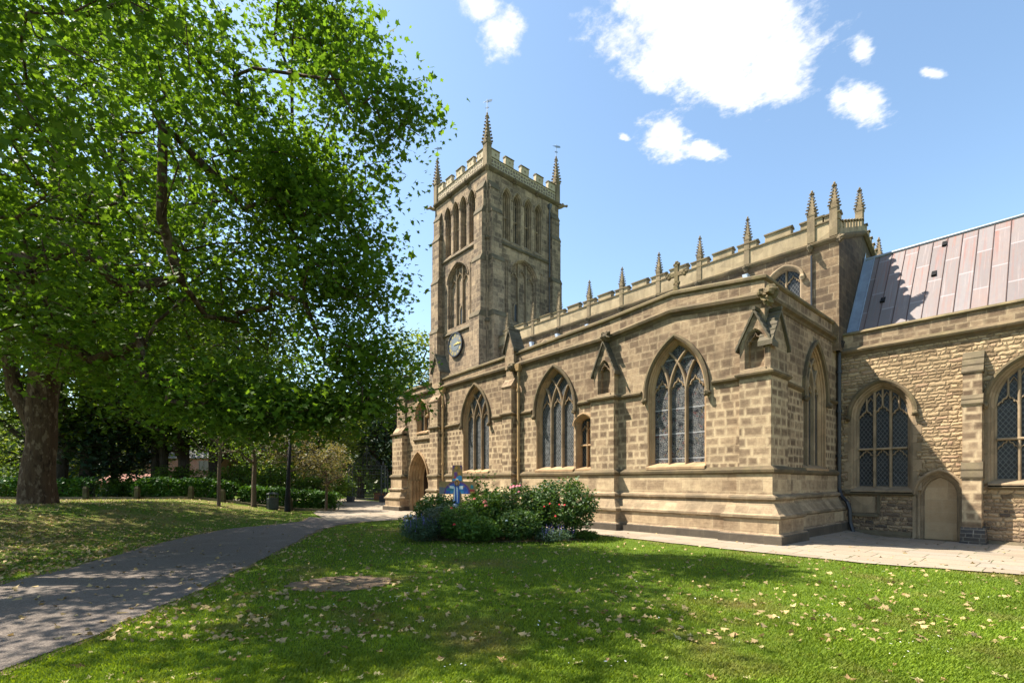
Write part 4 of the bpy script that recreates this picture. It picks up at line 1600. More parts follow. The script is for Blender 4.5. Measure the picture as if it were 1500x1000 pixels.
# chancel roof: reddish metal sheets with roll seams, lead flashing against the nave
RF, RZ, RY, RT_ = 20.86, 6.80, 23.38, 10.45
slope = lambda y: RZ + (RT_ - RZ) * (y - RF) / (RY - RF)
mb = MB()
mb.quad((XN, RF, RZ), (CE, RF, RZ), (CE, RY, RT_), (XN, RY, RT_))
mb.quad((XN, RY, RT_), (CE, RY, RT_), (CE, 26.2, 6.8), (XN, 26.2, 6.8))
roof = cbuild(mb, 'chancel_roof', 'roof')
mb = MB()
nrm = Vector((0, -(RT_ - RZ), RY - RF)).normalized()
k = 0
x = XN + .47
while x < CE:
    p0 = Vector((x, RF, RZ)) + nrm * .012
    p1 = Vector((x, RY, RT_)) + nrm * .012
    mb.tube([p0, p1], .013, 6)
    x += .40
    k += 1
cbuild(mb, 'roll_seams', 'seam', roof)
mb = MB()
mb.tube([(XN, RY, RT_ + .03), (CE, RY, RT_ + .03)], .06, 8)
a0, a1 = Vector((XN + .02, RF, RZ)) + nrm * .02, Vector((XN + .02, RY, RT_)) + nrm * .02
b0, b1 = Vector((XN + .30, RF, RZ)) + nrm * .02, Vector((XN + .30, RY, RT_)) + nrm * .02
mb.quad(a0, b0, b1, a1)
mb.quad(a0, a1, a1 + Vector((0, 0, .32)), a0 + Vector((0, 0, .32)))
mb.tube([b0, b1], .025, 6)
cbuild(mb, 'lead_flashing', 'lead', roof)
for px_, yy in ((-4.48, 21.8), (-3.12, 22.25), (-2.95, 23.12)):
    mb = MB()
    p = Vector((px_, yy, slope(yy)))
    a, b = p + nrm * .07, p + Vector((0, .17, .17 * (RT_ - RZ) / (RY - RF)))
    mb.add([p - Vector((.07, 0, 0)), p + Vector((.07, 0, 0)), a + Vector((.06, 0, 0)), a - Vector((.06, 0, 0)), b - Vector((.07, 0, 0)), b + Vector((.07, 0, 0))],
           [(0, 1, 2, 3), (3, 2, 5, 4), (0, 3, 4), (1, 5, 2)])
    cbuild(mb, 'roof_vent', 'iron', roof)

# ---- west tower
TW, TN, TZ = -30.75, 26.05, 21.88
TS, TE = FS(YT), FE(XT)
TWf, TNf = FWs(TW), FN(TN)
lanc = [Arch(c, .37, 17.55, 20.45, .62, 7) for c in (-29.03, -28.07, -27.17, -26.2)]
lane = [Arch(c, .37, 17.62, 20.5, .62, 7) for c in (21.07, 22.0, 23.0, 23.98)]
blS = Arch(-27.87, 1.20, 12.45, 15.7, 1.1, 9)
blE = Arch(22.62, 1.22, 12.45, 15.7, 1.1, 9)
mb = MB()
wall_panel(mb, TS, TW, XT, -.1, TZ, lanc + [blS])
wall_panel(mb, TE, YT, TN, -.1, TZ, lane + [blE])
wall_panel(mb, TWf, YT, TN, -.1, TZ, [])
wall_panel(mb, TNf, TW, XT, -.1, TZ, [])
cbuild(mb, 'tower_wall', 'tower')
mb = MB()
mb.add([(TW, YT, 21.9), (XT, YT, 21.9), (XT, TN, 21.9), (TW, TN, 21.9), ((TW + XT) / 2, (YT + TN) / 2, 22.5)], [(0, 1, 4), (1, 2, 4), (2, 3, 4), (3, 0, 4)])
cbuild(mb, 'tower_roof', 'lead')
for Fn, L in ((TS, lanc), (TE, lane)):
    for i, A in enumerate(L):
        mb = MB()
        reveal(mb, Fn, A, [(0, 0), (.05, .03), (.05, .14), (.10, .17), (.11, .30), (.14, .32), (.14, .42)], .42)
        hood(mb, Fn, A, .07, .07, False, .05)
        mb.profile([(.02, A.sill - .05), (.02, A.sill), (-.42, A.sill + .42), (-.42, A.sill - .05)], Fn, A.c - A.a + .003, A.c + A.a - .003)
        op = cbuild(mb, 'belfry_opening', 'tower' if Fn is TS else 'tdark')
        mb = MB()
        n0, n1 = -.26, -.44
        bar(mb, Fn, [(A.c, A.sill + .25), (A.c, 20.75)], .08, n0, n1)
        bar(mb, Fn, [(A.c - .24, 19.3), (A.c + .24, 19.3)], .09, n0 + .012, n1)
        for s in (-1, 1):
            cusp_head(mb, Fn, A, min(0, s * .23) + .02, max(0, s * .23) - .02, 20.35, n0 - .04, n1 + .03, .04)
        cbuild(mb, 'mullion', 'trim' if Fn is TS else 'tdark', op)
        mid = (i in (1, 2)) if Fn is TE else (i in (0, 1, 2))
        g = glass(Fn, A, .14, .41, A.sill + .35, 'louvre' if mid else 'tower', None)
        g.name = 'louvre_panel' if mid else 'blind_panel'
        g.parent = op
# strings round the tower
def ring_path(z=0):
    return [(TW, YT, z), (XT, YT, z), (XT, TN, z), (TW, TN, z), (TW, YT, z)]


mb = MB()
mb.sweep(ring_path(TZ), [(-.05, -.16), (.04, -.16), (.17, -.03), (.19, .05), (.03, .14), (-.05, .14)])
cbuild(mb, 'cornice', 'trimd')
for z in (17.33,):
    mb = MB()
    mb.sweep(ring_path(z), [(-.05, -.08), (.05, -.08), (.12, 0), (.03, .16), (-.05, .16)])
    cbuild(mb, 'string_course', 'slab')
for z in (12.02,):
    mb = MB()
    mb.sweep(ring_path(z), [(-.05, -.08), (.05, -.08), (.12, 0), (.0, .2), (-.05, .2)])
cbuild(mb, 'string_course', 'slab')
# great blind panels with small lights and flanking slots
for Fn, A, off, sl in ((TS, blS, .17, (-29.6, -26.32)), (TE, blE, -.48, (21.08, 24.28))):
    mb = MB()
    reveal(mb, Fn, A, [(0, 0), (.06, .05), (.06, .14), (.12, .2), (.12, .30)], .12)
    hood(mb, Fn, A, .08, .07, False, .05)
    mb.quad(*[Fn(u, -.29, z) for u, z in A.pts(.12, A.sill + .1)])
    bp = cbuild(mb, 'blind_panel', 'tower')
    mb = MB()
    ag = A.a - .12
    for s in (-1, 1):
        m = s * ag / 3
        bar(mb, Fn, [(A.c + m, A.sill + .1), (A.c + m, A.zt(m, .12) - .02)], .10, -.14, -.31)
    for i in range(3):
        cusp_head(mb, Fn, A, -ag + 2 * ag / 3 * i + .03, -ag + 2 * ag / 3 * (i + 1) - .03, 15.45 + (.3 if i == 1 else 0), -.17, -.3, .05)
    cbuild(mb, 'mullion', 'tdark', bp)
    L = Arch(A.c + off, .19, 12.62, 13.45, .38, 6)
    mb = MB()
    G = lambda u, n, z, Fn=Fn: Fn(u, n - .27, z)
    reveal(mb, G, L, [(-.09, .0), (-.09, -.06), (-.02, -.06), (.03, .0), (.05, .012)])
    lw = cbuild(mb, 'small_light', 'tdark', bp)
    g = glass(Fn, L, .03, .272, 12.62, 'diamond', None)
    g.name = 'small_pane'
    g.parent = bp
    mb = MB()
    for u in sl:
        mb.box(u - .05, -.02, 12.5, u + .05, .012, 16.2, Fn)
        mb.box(u - .10, -.02, 12.5, u - .06, .05, 16.3, Fn)
        mb.box(u + .06, -.02, 12.5, u + .10, .05, 16.3, Fn)
        mb.box(u - .10, -.02, 16.302, u + .10, .07, 16.38, Fn)
    cbuild(mb, 'panel_rib', 'tower', bp)
    # eyelet above the belfry stage
    if Fn is TE:
        mb = MB()
        mb.box(20.3, -.02, 20.55, 20.48, .006, 20.95, TE)
        cbuild(mb, 'eyelet', 'dark', bp)
# angle buttresses in four stages
stages = [(-.1, 8.9, .62, 1.06), (8.9, 12.3, .56, 1.02), (12.3, 15.9, .44, .94), (15.9, 19.0, .32, .86), (19.0, 20.55, .2, .76)]


def tower_buttress(Fn, edge, s):
    mb, ws_ = MB(), []
    for i, (z0, z1, p, w) in enumerate(stages):
        mw = MB()
        ws_.append(mw)
        a, b = sorted((edge, edge - s * w))
        mb.box(a, -.02, z0, b, p, z1 + .001 * i, Fn)
        pn = stages[i + 1][2] if i + 1 < len(stages) else 0.0
        mw.profile([(-.02, z1), (p + .03, z1), (p + .03, z1 + .05), (pn + .012, z1 + .05 + (p - pn) * 2.2 + .05), (-.02, z1 + .05 + (p - pn) * 2.2 + .05)], Fn, a - .025, b + .025)
    b = cbuild(mb, 'buttress', 'tower')
    for mw in ws_:
        cbuild(mw, 'weathering', 'slab', b)


tower_buttress(TS, XT - .12, 1)
tower_buttress(TS, TW + .12, -1)
tower_buttress(TE, YT + .14, -1)
tower_buttress(TE, TN - .12, 1)
tower_buttress(TWf, YT + .12, -1)
tower_buttress(TNf, XT - .12, 1)
tower_buttress(TWf, TN - .12, 1)
# parapet: carved band and five merlons a side
mb, mc = MB(), MB()
Z0, ZC, ZM = 22.0, 22.62, 23.18
for Fn, lo, hi in ((TS, TW, XT), (TE, YT, TN), (TWf, YT, TN), (TNf, TW, XT)):
    side = Fn in (TE, TWf)
    a, b = (lo + .002, hi - .002) if not side else (lo + .25, hi - .25)
    mb.box(a, -.24, Z0, b, .0, ZC, Fn)
    mc.profile([(.04, ZC), (-.28, ZC), (-.28, ZC + .04), (.04, ZC + .04)], Fn, a, b)
    L = hi - lo
    for k in range(5):
        cw_, ce_ = (.72, 1.02)
        pos = [lo + .55, lo + L * .29, lo + L * .5, lo + L * .71, hi - .55]
        w = ce_ if k in (0, 4) else cw_
        u0, u1 = pos[k] - w / 2, pos[k] + w / 2
        if side and k in (0, 4):
            u0, u1 = max(u0, lo + .25), min(u1, hi - .25)
        mb.box(u0, -.235, ZC + .042, u1, -.005, ZM, Fn)
        mb.box(u0 - .0, -.005, ZC + .3, u0 + .07, .02, ZM, Fn)
        mb.box(u1 - .07, -.005, ZC + .3, u1, .02, ZM, Fn)
        mc.profile([(.05, ZM), (-.28, ZM), (-.28, ZM + .05), (-.12, ZM + .1), (.05, ZM + .05)], Fn, u0 - .03, u1 + .03)
        q = MB()
cbuild(mb, 'tower_parapet', 'tpar')
cbuild(mc, 'parapet_coping', 'cope')
# little sunk quatrefoils in the merlons, seen as dark eyes
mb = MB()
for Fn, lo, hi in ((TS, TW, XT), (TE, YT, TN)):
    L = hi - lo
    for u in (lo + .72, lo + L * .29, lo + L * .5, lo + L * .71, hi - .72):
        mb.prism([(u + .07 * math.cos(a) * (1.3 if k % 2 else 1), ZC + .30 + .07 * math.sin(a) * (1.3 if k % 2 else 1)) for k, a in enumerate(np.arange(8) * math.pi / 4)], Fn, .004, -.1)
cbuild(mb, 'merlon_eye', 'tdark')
# corner pinnacles with weathervanes
tp = cbuild(pinnacle_mesh(1.5, .40, 2.0, 21, 8, 1.12), 'tower_pinnacle', 'pinn')
vn = MB()
vn.tube([(0, 0, 3.4), (0, 0, 4.35)], .022, 6)
vn.box(-.02, -.014, 3.72, .02, .014, 3.9)
vn.box(-.12, -.014, 3.78, .12, .014, 3.84)
vn.add([(-.28, 0, 4.2), (.05, 0, 4.14), (.05, 0, 4.30), (.32, 0, 4.17), (.34, 0, 4.30), (-.28, .02, 4.24), (.05, .02, 4.14), (.05, .02, 4.30), (.32, .02, 4.17), (.34, .02, 4.30)],
       [(0, 1, 2), (1, 3, 4, 2), (5, 7, 6), (6, 7, 9, 8), (0, 2, 7, 5), (2, 4, 9, 7), (4, 3, 8, 9), (3, 1, 6, 8), (1, 0, 5, 6)])
cbuild(vn, 'weathervane', 'lead', tp)
for i, (x, y) in enumerate(((XT - .12, YT + .12), (TW + .12, YT + .12), (XT - .12, TN - .12), (TW + .12, TN - .12))):
    o = tp if i == 0 else copy_tree(tp, church)
    o.matrix_parent_inverse = PARENT_INV
    o.location = (x, y, 21.95)
    for ch in o.children:
        ch.rotation_euler = (0, 0, TH + .3 * i - .3)
# gargoyles at the corners and carved heads on the cornice
gg = MB()
gg.tube([(0, 0, 0), (.3, 0, .02), (.55, 0, .10), (.8, 0, .06)], [.16, .14, .11, .07], 7)
gg.blob((.88, 0, .07), (.13, .1, .1), 3, 6, .3)
gg.blob((.45, .12, .12), (.14, .05, .12), 4, 5, .3)
gg.blob((.45, -.12, .12), (.14, .05, .12), 5, 5, .3)
g0 = cbuild(gg, 'gargoyle', 'tdark')
for i, (x, y, a) in enumerate(((TW, YT, 225), (XT, YT, -45), (XT, TN, 45), (TW, TN, 135))):
    o = g0 if i == 0 else g0.copy()
    if i:
        COL.objects.link(o)
        o.parent = church
        o.matrix_parent_inverse = PARENT_INV
    o.location = (x, y, 21.72)
    o.rotation_euler = (0, 0, rad(a))
    o.scale = (.68, .9, .9)
    if i == 1:
        o.scale = (.4, .8, .8)
hd = MB()
hd.blob((0, 0, 0), (.16, .16, .17), 31, 7, .35)
hd.blob((0.0, -.14, -.05), (.1, .1, .1), 32, 6, .3)
h1 = cbuild(hd, 'carved_head', 'trimd')
for i, (p, a) in enumerate((((-28.7, YT - .12, 21.8), 0), ((-26.65, YT - .12, 21.8), 0), ((XT + .12, 21.7, 21.8), 90), ((XT + .12, 23.8, 21.8), 90))):
    o = h1 if i == 0 else h1.copy()
    if i:
        COL.objects.link(o)
        o.parent = church
        o.matrix_parent_inverse = PARENT_INV
    o.location = p
    o.rotation_euler = (0, 0, rad(a))
# clock on the south face
ck = FS(YT)
ccx, ccz, cr = -28.02, 11.17, .82
mb = MB()
circ = lambda r, n=40: [(ccx + r * math.cos(2 * math.pi * i / n), ccz + r * math.sin(2 * math.pi * i / n)) for i in range(n)]
mb.prism(circ(cr), ck, .10, 0)
clock = cbuild(mb, 'clock', 'dialr')
mb = MB()
n = 40
o1, o2 = circ(cr + .03), circ(cr - .05)
mb.loft([[ck(u, .0, z) for u, z in o1], [ck(u, .15, z) for u, z in o1], [ck(u, .15, z) for u, z in o2], [ck(u, .10, z) for u, z in o2]], True)
cbuild(mb, 'bezel', 'pipe_black', clock)
mb = MB()
mb.prism(circ(cr * .55), ck, .112, .09)
cbuild(mb, 'dial_centre', 'dial', clock)
mb = MB()
MA['numeral'] = plain('numeral_paint', (.06, .07, .09), .5)
NUM = ['XII', 'I', 'II', 'III', 'IIII', 'V', 'VI', 'VII', 'VIII', 'IX', 'X', 'XI']
for h in range(12):
    a = math.pi / 2 - h * math.pi / 6
    ca, sa = math.cos(a), math.sin(a)
    txt = NUM[h]
    wds = {'I': .05, 'V': .10, 'X': .10}
    tot = sum(wds[c] for c in txt)
    off = -tot / 2
    for c in txt:
        wch = wds[c]
        cen = off + wch / 2
        strokes = {'I': [(0, 0)], 'V': [(-.035, 0), (.035, 0)], 'X': [(-.035, .035), (.035, -.035)]}[c]
        for t0, t1 in strokes:                 # stroke from outer edge (t0) to inner edge (t1)
            def P(t, r):
                return (ccx + ca * r + sa * (cen + t), ccz + sa * r - ca * (cen + t))
            w = .011
            q = [P(t0 - w, .74), P(t0 + w, .74), P(t1 + w, .53), P(t1 - w, .53)]
            mb.prism(q, ck, .106 + .001 * (t0 > 0), .095)
        off += wch
cbuild(mb, 'numerals', 'gold', clock)
for nm, ang, L, w in (('hour_hand', 14, .40, .05), ('minute_hand', 2, .66, .035)):
    a = rad(ang)
    ca, sa = math.cos(a), math.sin(a)
    P = [(-.14, -w * .7), (-.14, w * .7), (L * .6, w), (L * .72, w * 1.8), (L, 0), (L * .72, -w * 1.8), (L * .6, -w)]
    mb = MB()
    z = .13 if nm == 'hour_hand' else .145
    mb.prism([(ccx + ca * u - sa * v, ccz + sa * u + ca * v) for u, v in P], ck, z, z - .012)
    cbuild(mb, nm, 'gold', clock)
MA['pipe_grey'] = plain('grey_pipe', (.07, .075, .08), .6)
# downpipe on the tower's east face
pipe([(XT + .1, 25.02, 21.3), (XT + .1, 25.02, 9.0)], .05, 'pipe_grey', (XT + .1, 25.02, 21.2))

MB.build = _build

# ================================================================ GROUND
LEFT = [(-12, -8.0), (-2, -8.0), (5, -8.0), (7.76, -8.14), (10.35, -8.7), (14, -9.6), (17.1, -10.0), (19.0, -9.2), (20.5, -8.75), (23.1, -9.6), (26, -10.6), (30.2, -11.8), (44, -16.0)]
RIGHT = [(-12, -4.4), (-2, -4.4), (4.23, -4.44), (5.27, -4.49), (7.19, -4.73), (11.34, -5.55), (14.04, -6.1), (17.1, -6.7), (19.03, -6.65), (20.34, -5.97), (21.45, -4.8)]
fl = lerp_tab(LEFT)


def smooth(t):
    t = min(1, max(0, t))
    return t * t * (3 - 2 * t)


def gz_at(x, y):
    r, d = RD(x, y)
    z = 0.0
    off = fl(max(-12, min(44, d))) - r
    if off > 0.15 and d < 48:
        far = 1 - smooth((d - 31) / 5)
        z += (0.82 - .018 * max(0, min(d, 30) - 20)) * smooth((off - .15) / 7.5) * far
        z += .035 * smooth(off / 1.5) * (mnoise.noise((x * .35, y * .35, 0))) * far
    if x > -5.6 and y > 13.8:
        z -= .21 * smooth((y - 13.8) / 6) * smooth((x + 5.6) / 1.5)
    return z


def grid(name, xs, ys, mat, kind):
    xs, ys = list(xs), list(ys)
    V = [(x, y, gz_at(x, y)) for y in ys for x in xs]
    n = len(xs)
    Fq = [(j * n + i, j * n + i + 1, (j + 1) * n + i + 1, (j + 1) * n + i) for j in range(len(ys) - 1) for i in range(n - 1)]
    me = bpy.data.meshes.new(name)
    me.from_pydata(V, [], Fq)
    me.polygons.foreach_set('use_smooth', [True] * len(me.polygons))
    me.materials.append(MA[mat])
    o = bpy.data.objects.new(name, me)
    COL.objects.link(o)
    o['kind'] = kind
    return o


axis = lambda lo, hi, st, big: [-big, -big * .4, -120] + list(np.arange(lo, hi + .01, st)) + [120, big * .4, big]
grid('lawn', axis(-56, 14, .5, 900), axis(-16, 46, .5, 900), 'ground', 'structure')


def draped(name, poly, mat, lift, cell=.5):
    """flat sheet cut to a plan outline and laid on the ground"""
    bm = bmesh.new()
    bm.faces.new([bm.verts.new((x, y, 0)) for x, y in poly])
    xs, ys = [p[0] for p in poly], [p[1] for p in poly]
    for ax, a in ((0, xs), (1, ys)):
        k = math.ceil(min(a) / cell) * cell
        while k < max(a):
            no = (1, 0, 0) if ax == 0 else (0, 1, 0)
            co = (k, 0, 0) if ax == 0 else (0, k, 0)
            bmesh.ops.bisect_plane(bm, geom=bm.verts[:] + bm.edges[:] + bm.faces[:], plane_co=co, plane_no=no)
            k += cell
    for v in bm.verts:
        v.co.z = gz_at(v.co.x, v.co.y) + lift
    bmesh.ops.recalc_face_normals(bm, faces=bm.faces)
    me = bpy.data.meshes.new(name)
    bm.to_mesh(me)
    bm.free()
    if me.polygons and me.polygons[0].normal.z < 0:
        me.flip_normals()
    me.materials.append(MA[mat])
    o = bpy.data.objects.new(name, me)
    COL.objects.link(o)
    o['kind'] = 'structure'
    return o


def wob(P, amp, seed, step=.35):
    """resample a plan line with small irregularities"""
    out = []
    rg = random.Random(seed)
    for (a, b) in zip(P, P[1:]):
        L = math.dist(a, b)
        k = max(1, int(L / step))
        for i in range(k):
            t = i / k
            out.append((a[0] + (b[0] - a[0]) * t + rg.uniform(-amp, amp), a[1] + (b[1] - a[1]) * t + rg.uniform(-amp, amp)))
    out.append(P[-1])
    return out


left_line = [W(r, d) for d, r in LEFT if d <= 23.2]
right_line = [W(r, d) for d, r in RIGHT if d <= 20.4]
path_poly = wob(left_line, .05, 1) + wob(right_line[::-1], .05, 2)
draped('path', path_poly, 'asphalt', .016)
edge_poly = wob([W(fl(d) - .16, d) for d in np.arange(-12, 23.2, .8)], .09, 8) + wob([W(lerp_tab(RIGHT)(d) + .10, d) for d in np.arange(20.4, -12, -.8)], .07, 9)
draped('worn_verge', edge_poly, 'soil', .007)
# paved forecourt by the porch, running on as a strip along the church
lawn_edge = [(-19.3, 10.9), (-14.5, 11.6), (-9.83, 12.0), (-8.1, 11.95), (-6.7, 11.85), (-5.26, 11.8), (-3.86, 11.85), (-2.78, 11.85), (-.5, 12.5), (3, 13.3), (10, 14.8)]
fore = wob([W(-5.97, 20.34), W(-4.8, 21.45), lawn_edge[0]], .05, 4)[:-1] + wob(lawn_edge, .03, 5) + [(10, YC + .1), (XE, YC + .1), (XE - .3, YW + .3), (-26.0, YW + .3), (-27, 20.0), (-31.3, 19.2),
        (-45, 19), W(-7, 52), W(-17.5, 52), W(-15.3, 41)] + [W(r, d) for d, r in LEFT[::-1] if 23.2 <= d < 40] + [W(-7.7, 20.5)]
draped('pavement', fore, 'flags', .024)
# street beyond the hedge
draped('road', [W(-60, 37.5), W(-19, 37.5), W(-19, 47), W(-60, 47)], 'asphalt', .012, 2.0)
# worn patch in the lawn
sp = []
rg = random.Random(3)
for i in range(36):
    a = 2 * math.pi * i / 36
    q = 1 + rg.uniform(-.14, .14)
    sp.append(W(-2.78 + .80 * q * math.cos(a), 7.95 + .60 * q * math.sin(a) + .1 * math.cos(a)))
draped('bare_soil', sp, 'soil', .012, .2)
bedp = []
for i in range(40):
    a = 2 * math.pi * i / 40
    q = 1 + rg.uniform(-.05, .05)
    bedp.append(W(-.25 + 2.55 * q * math.cos(a), 14.35 + .95 * q * math.sin(a)))
draped('flower_bed_soil', bedp, 'soil', .016, .4)

# ================================================================ FOLIAGE TOOLS
MA['leaf_plane'] = foliage('plane_leaf', (.054, .112, .014), (.118, .19, .026), .5, tr_tint=(1.6, 1.6, .5))
MA['leaf_plane_b'] = foliage('plane_leaf_far', (.052, .10, .012), (.115, .18, .024), .5, tr_tint=(1.6, 1.5, .5))
MA['leaf_lime'] = foliage('lime_leaf', (.045, .085, .012), (.10, .16, .024), .46, tr_tint=(1.6, 1.5, .5))
MA['leaf_sun'] = foliage('sunlit_leaf', (.085, .135, .022), (.16, .205, .040), .45)
MA['leaf_wood'] = foliage('woodland_leaf', (.062, .105, .018), (.13, .175, .034), .45)
MA['leaf_yew'] = foliage('yew_leaf', (.014, .035, .016), (.035, .065, .032), .2, spec=.25)
MA['leaf_dusty'] = foliage('dusty_leaf', (.10, .098, .048), (.19, .165, .085), .35)
MA['leaf_laurel'] = foliage('laurel_leaf', (.028, .082, .012), (.065, .140, .020), .3, rough=.5, spec=.2)
MA['leaf_rose'] = foliage('rose_leaf', (.026, .062, .015), (.065, .115, .026), .32, rough=.5, spec=.2)
MA['leaf_fresh'] = foliage('fresh_leaf', (.045, .10, .016), (.095, .165, .030), .4)
MA['leaf_grey'] = foliage('grey_leaf', (.075, .105, .070), (.13, .16, .11), .3)
MA['leaf_blue'] = foliage('catmint_leaf', (.035, .075, .040), (.075, .12, .065), .3)
MA['leaf_copper'] = foliage('copper_leaf', (.16, .05, .04), (.28, .11, .08), .3, tr_tint=(1.3, .8, .6))
MA['grass'] = foliage('grass_blade', (.100, .162, .012), (.20, .268, .026), .40, rough=.55, spec=.15, tr_tint=(1.4, 1.35, .4), dry=(.20, .16, .055))
MA['bark_plane'] = bark('plane_bark', (.056, .035, .022), (.108, .069, .043), 2.2, (.185, .135, .092))
MA['bark_dark'] = bark('dark_bark', (.030, .024, .018), (.07, .056, .042), 3)
MA['bark_young'] = bark('young_bark', (.085, .06, .04), (.15, .11, .075), 5)
MA['twig'] = bark('green_twig', (.05, .06, .03), (.09, .085, .045), 6)

STAR = []
for k in range(11):                            # five-lobed plane leaf with a short stalk end
    a = -math.pi / 2 + 2 * math.pi * (k / 11)
    STAR.append((a, (1.0, .48)[k % 2] if k else .35))
STAR = [(.02, -.55, 0)] + [(x, y, 0) for x, y in ((.52, -.42), (.40, -.10), (.95, .10), (.42, .32), (.30, .40), (.02, 1.0), (-.30, .40), (-.42, .32), (-.95, .10), (-.40, -.10), (-.52, -.42))]
OVAL = [(0, -.9, 0), (.42, -.35, 0), (.48, .2, 0), (0, 1.0, 0), (-.48, .2, 0), (-.42, -.35, 0)]
DIAM = [(0, -.8, 0), (.55, 0, 0), (0, .9, 0), (-.55, 0, 0)]
SHAPES = {'star': np.array(STAR, float), 'oval': np.array(OVAL, float), 'diamond': np.array(DIAM, float)}


def np_mesh(name, verts, k, mat, parent=None):
    """verts (N, k, 3): N separate k-gons"""
    N = len(verts)
    me = bpy.data.meshes.new(name)
    me.vertices.add(N * k)
    me.vertices.foreach_set('co', verts.reshape(-1).astype(np.float32))
    me.loops.add(N * k)
    me.loops.foreach_set('vertex_index', np.arange(N * k, dtype=np.int32))
    me.polygons.add(N)
    me.polygons.foreach_set('loop_start', np.arange(N, dtype=np.int32) * k)
    me.polygons.foreach_set('loop_total', np.full(N, k, dtype=np.int32))
    me.update(calc_edges=True)
    me.materials.append(MA[mat] if isinstance(mat, str) else mat)
    o = bpy.data.objects.new(name, me)
    COL.objects.link(o)
    if parent:
        o.parent = parent
    return o


def leaf_verts(rng, pos, size, shape='star', tilt=.75, fold=.25, droop=.3):
    """leaves at pos (N,3): mostly facing up, tilted at random, tips drooping"""
    S_ = SHAPES[shape]
    N = len(pos)
    s = size * np.clip(rng.lognormal(-.05, .33, N), .4, 1.9)
    yaw = rng.uniform(0, 2 * np.pi, N)
    nrm = rng.normal(0, tilt, (N, 3))
    nrm[:, 2] = 1.0
    nrm /= np.linalg.norm(nrm, axis=1)[:, None]
    d = np.stack([np.cos(yaw), np.sin(yaw), -droop * np.ones(N)], 1)
    d -= nrm * np.sum(d * nrm, 1)[:, None]
    d /= np.linalg.norm(d, axis=1)[:, None]
    e = np.cross(nrm, d)
    lx = S_[None, :, 0] * .5
    ly = S_[None, :, 1] * .5
    lz = -fold * np.abs(lx) - fold * .6 * ly * ly * np.sign(ly)
    V = pos[:, None, :] + s[:, None, None] * (lx[..., None] * e[:, None, :] + ly[..., None] * d[:, None, :] + lz[..., None] * nrm[:, None, :])
    return V


def limb_mesh(mb, nodes, par, rr, min_r=.012, sides=6):
    """tubes for a branching skeleton: chains between forks"""
    ch = {}
    for i, p in enumerate(par):
        ch.setdefault(p, []).append(i)
    done = set()
    starts = [i for i, p in enumerate(par) if p < 0]
    stack = [(s, None) for s in starts]
    while stack:
        s, frm = stack.pop()
        chain = [] if frm is None else [frm]
        cur = s
        while True:
            chain.append(cur)
            kids = sorted(ch.get(cur, []), key=lambda k: -rr[k])
            if not kids:
                break
            for k in kids[1:]:
                stack.append((k, cur))
            cur = kids[0]
        R = [max(min_r, rr[c]) for c in chain]
        if frm is not None and len(R) > 1:
            R[0] = R[1] * 1.05
        if len(chain) > 1:
            mb.tube([nodes[c] for c in chain], R, max(5, sides if max(R) < .12 else sides + 5), False)


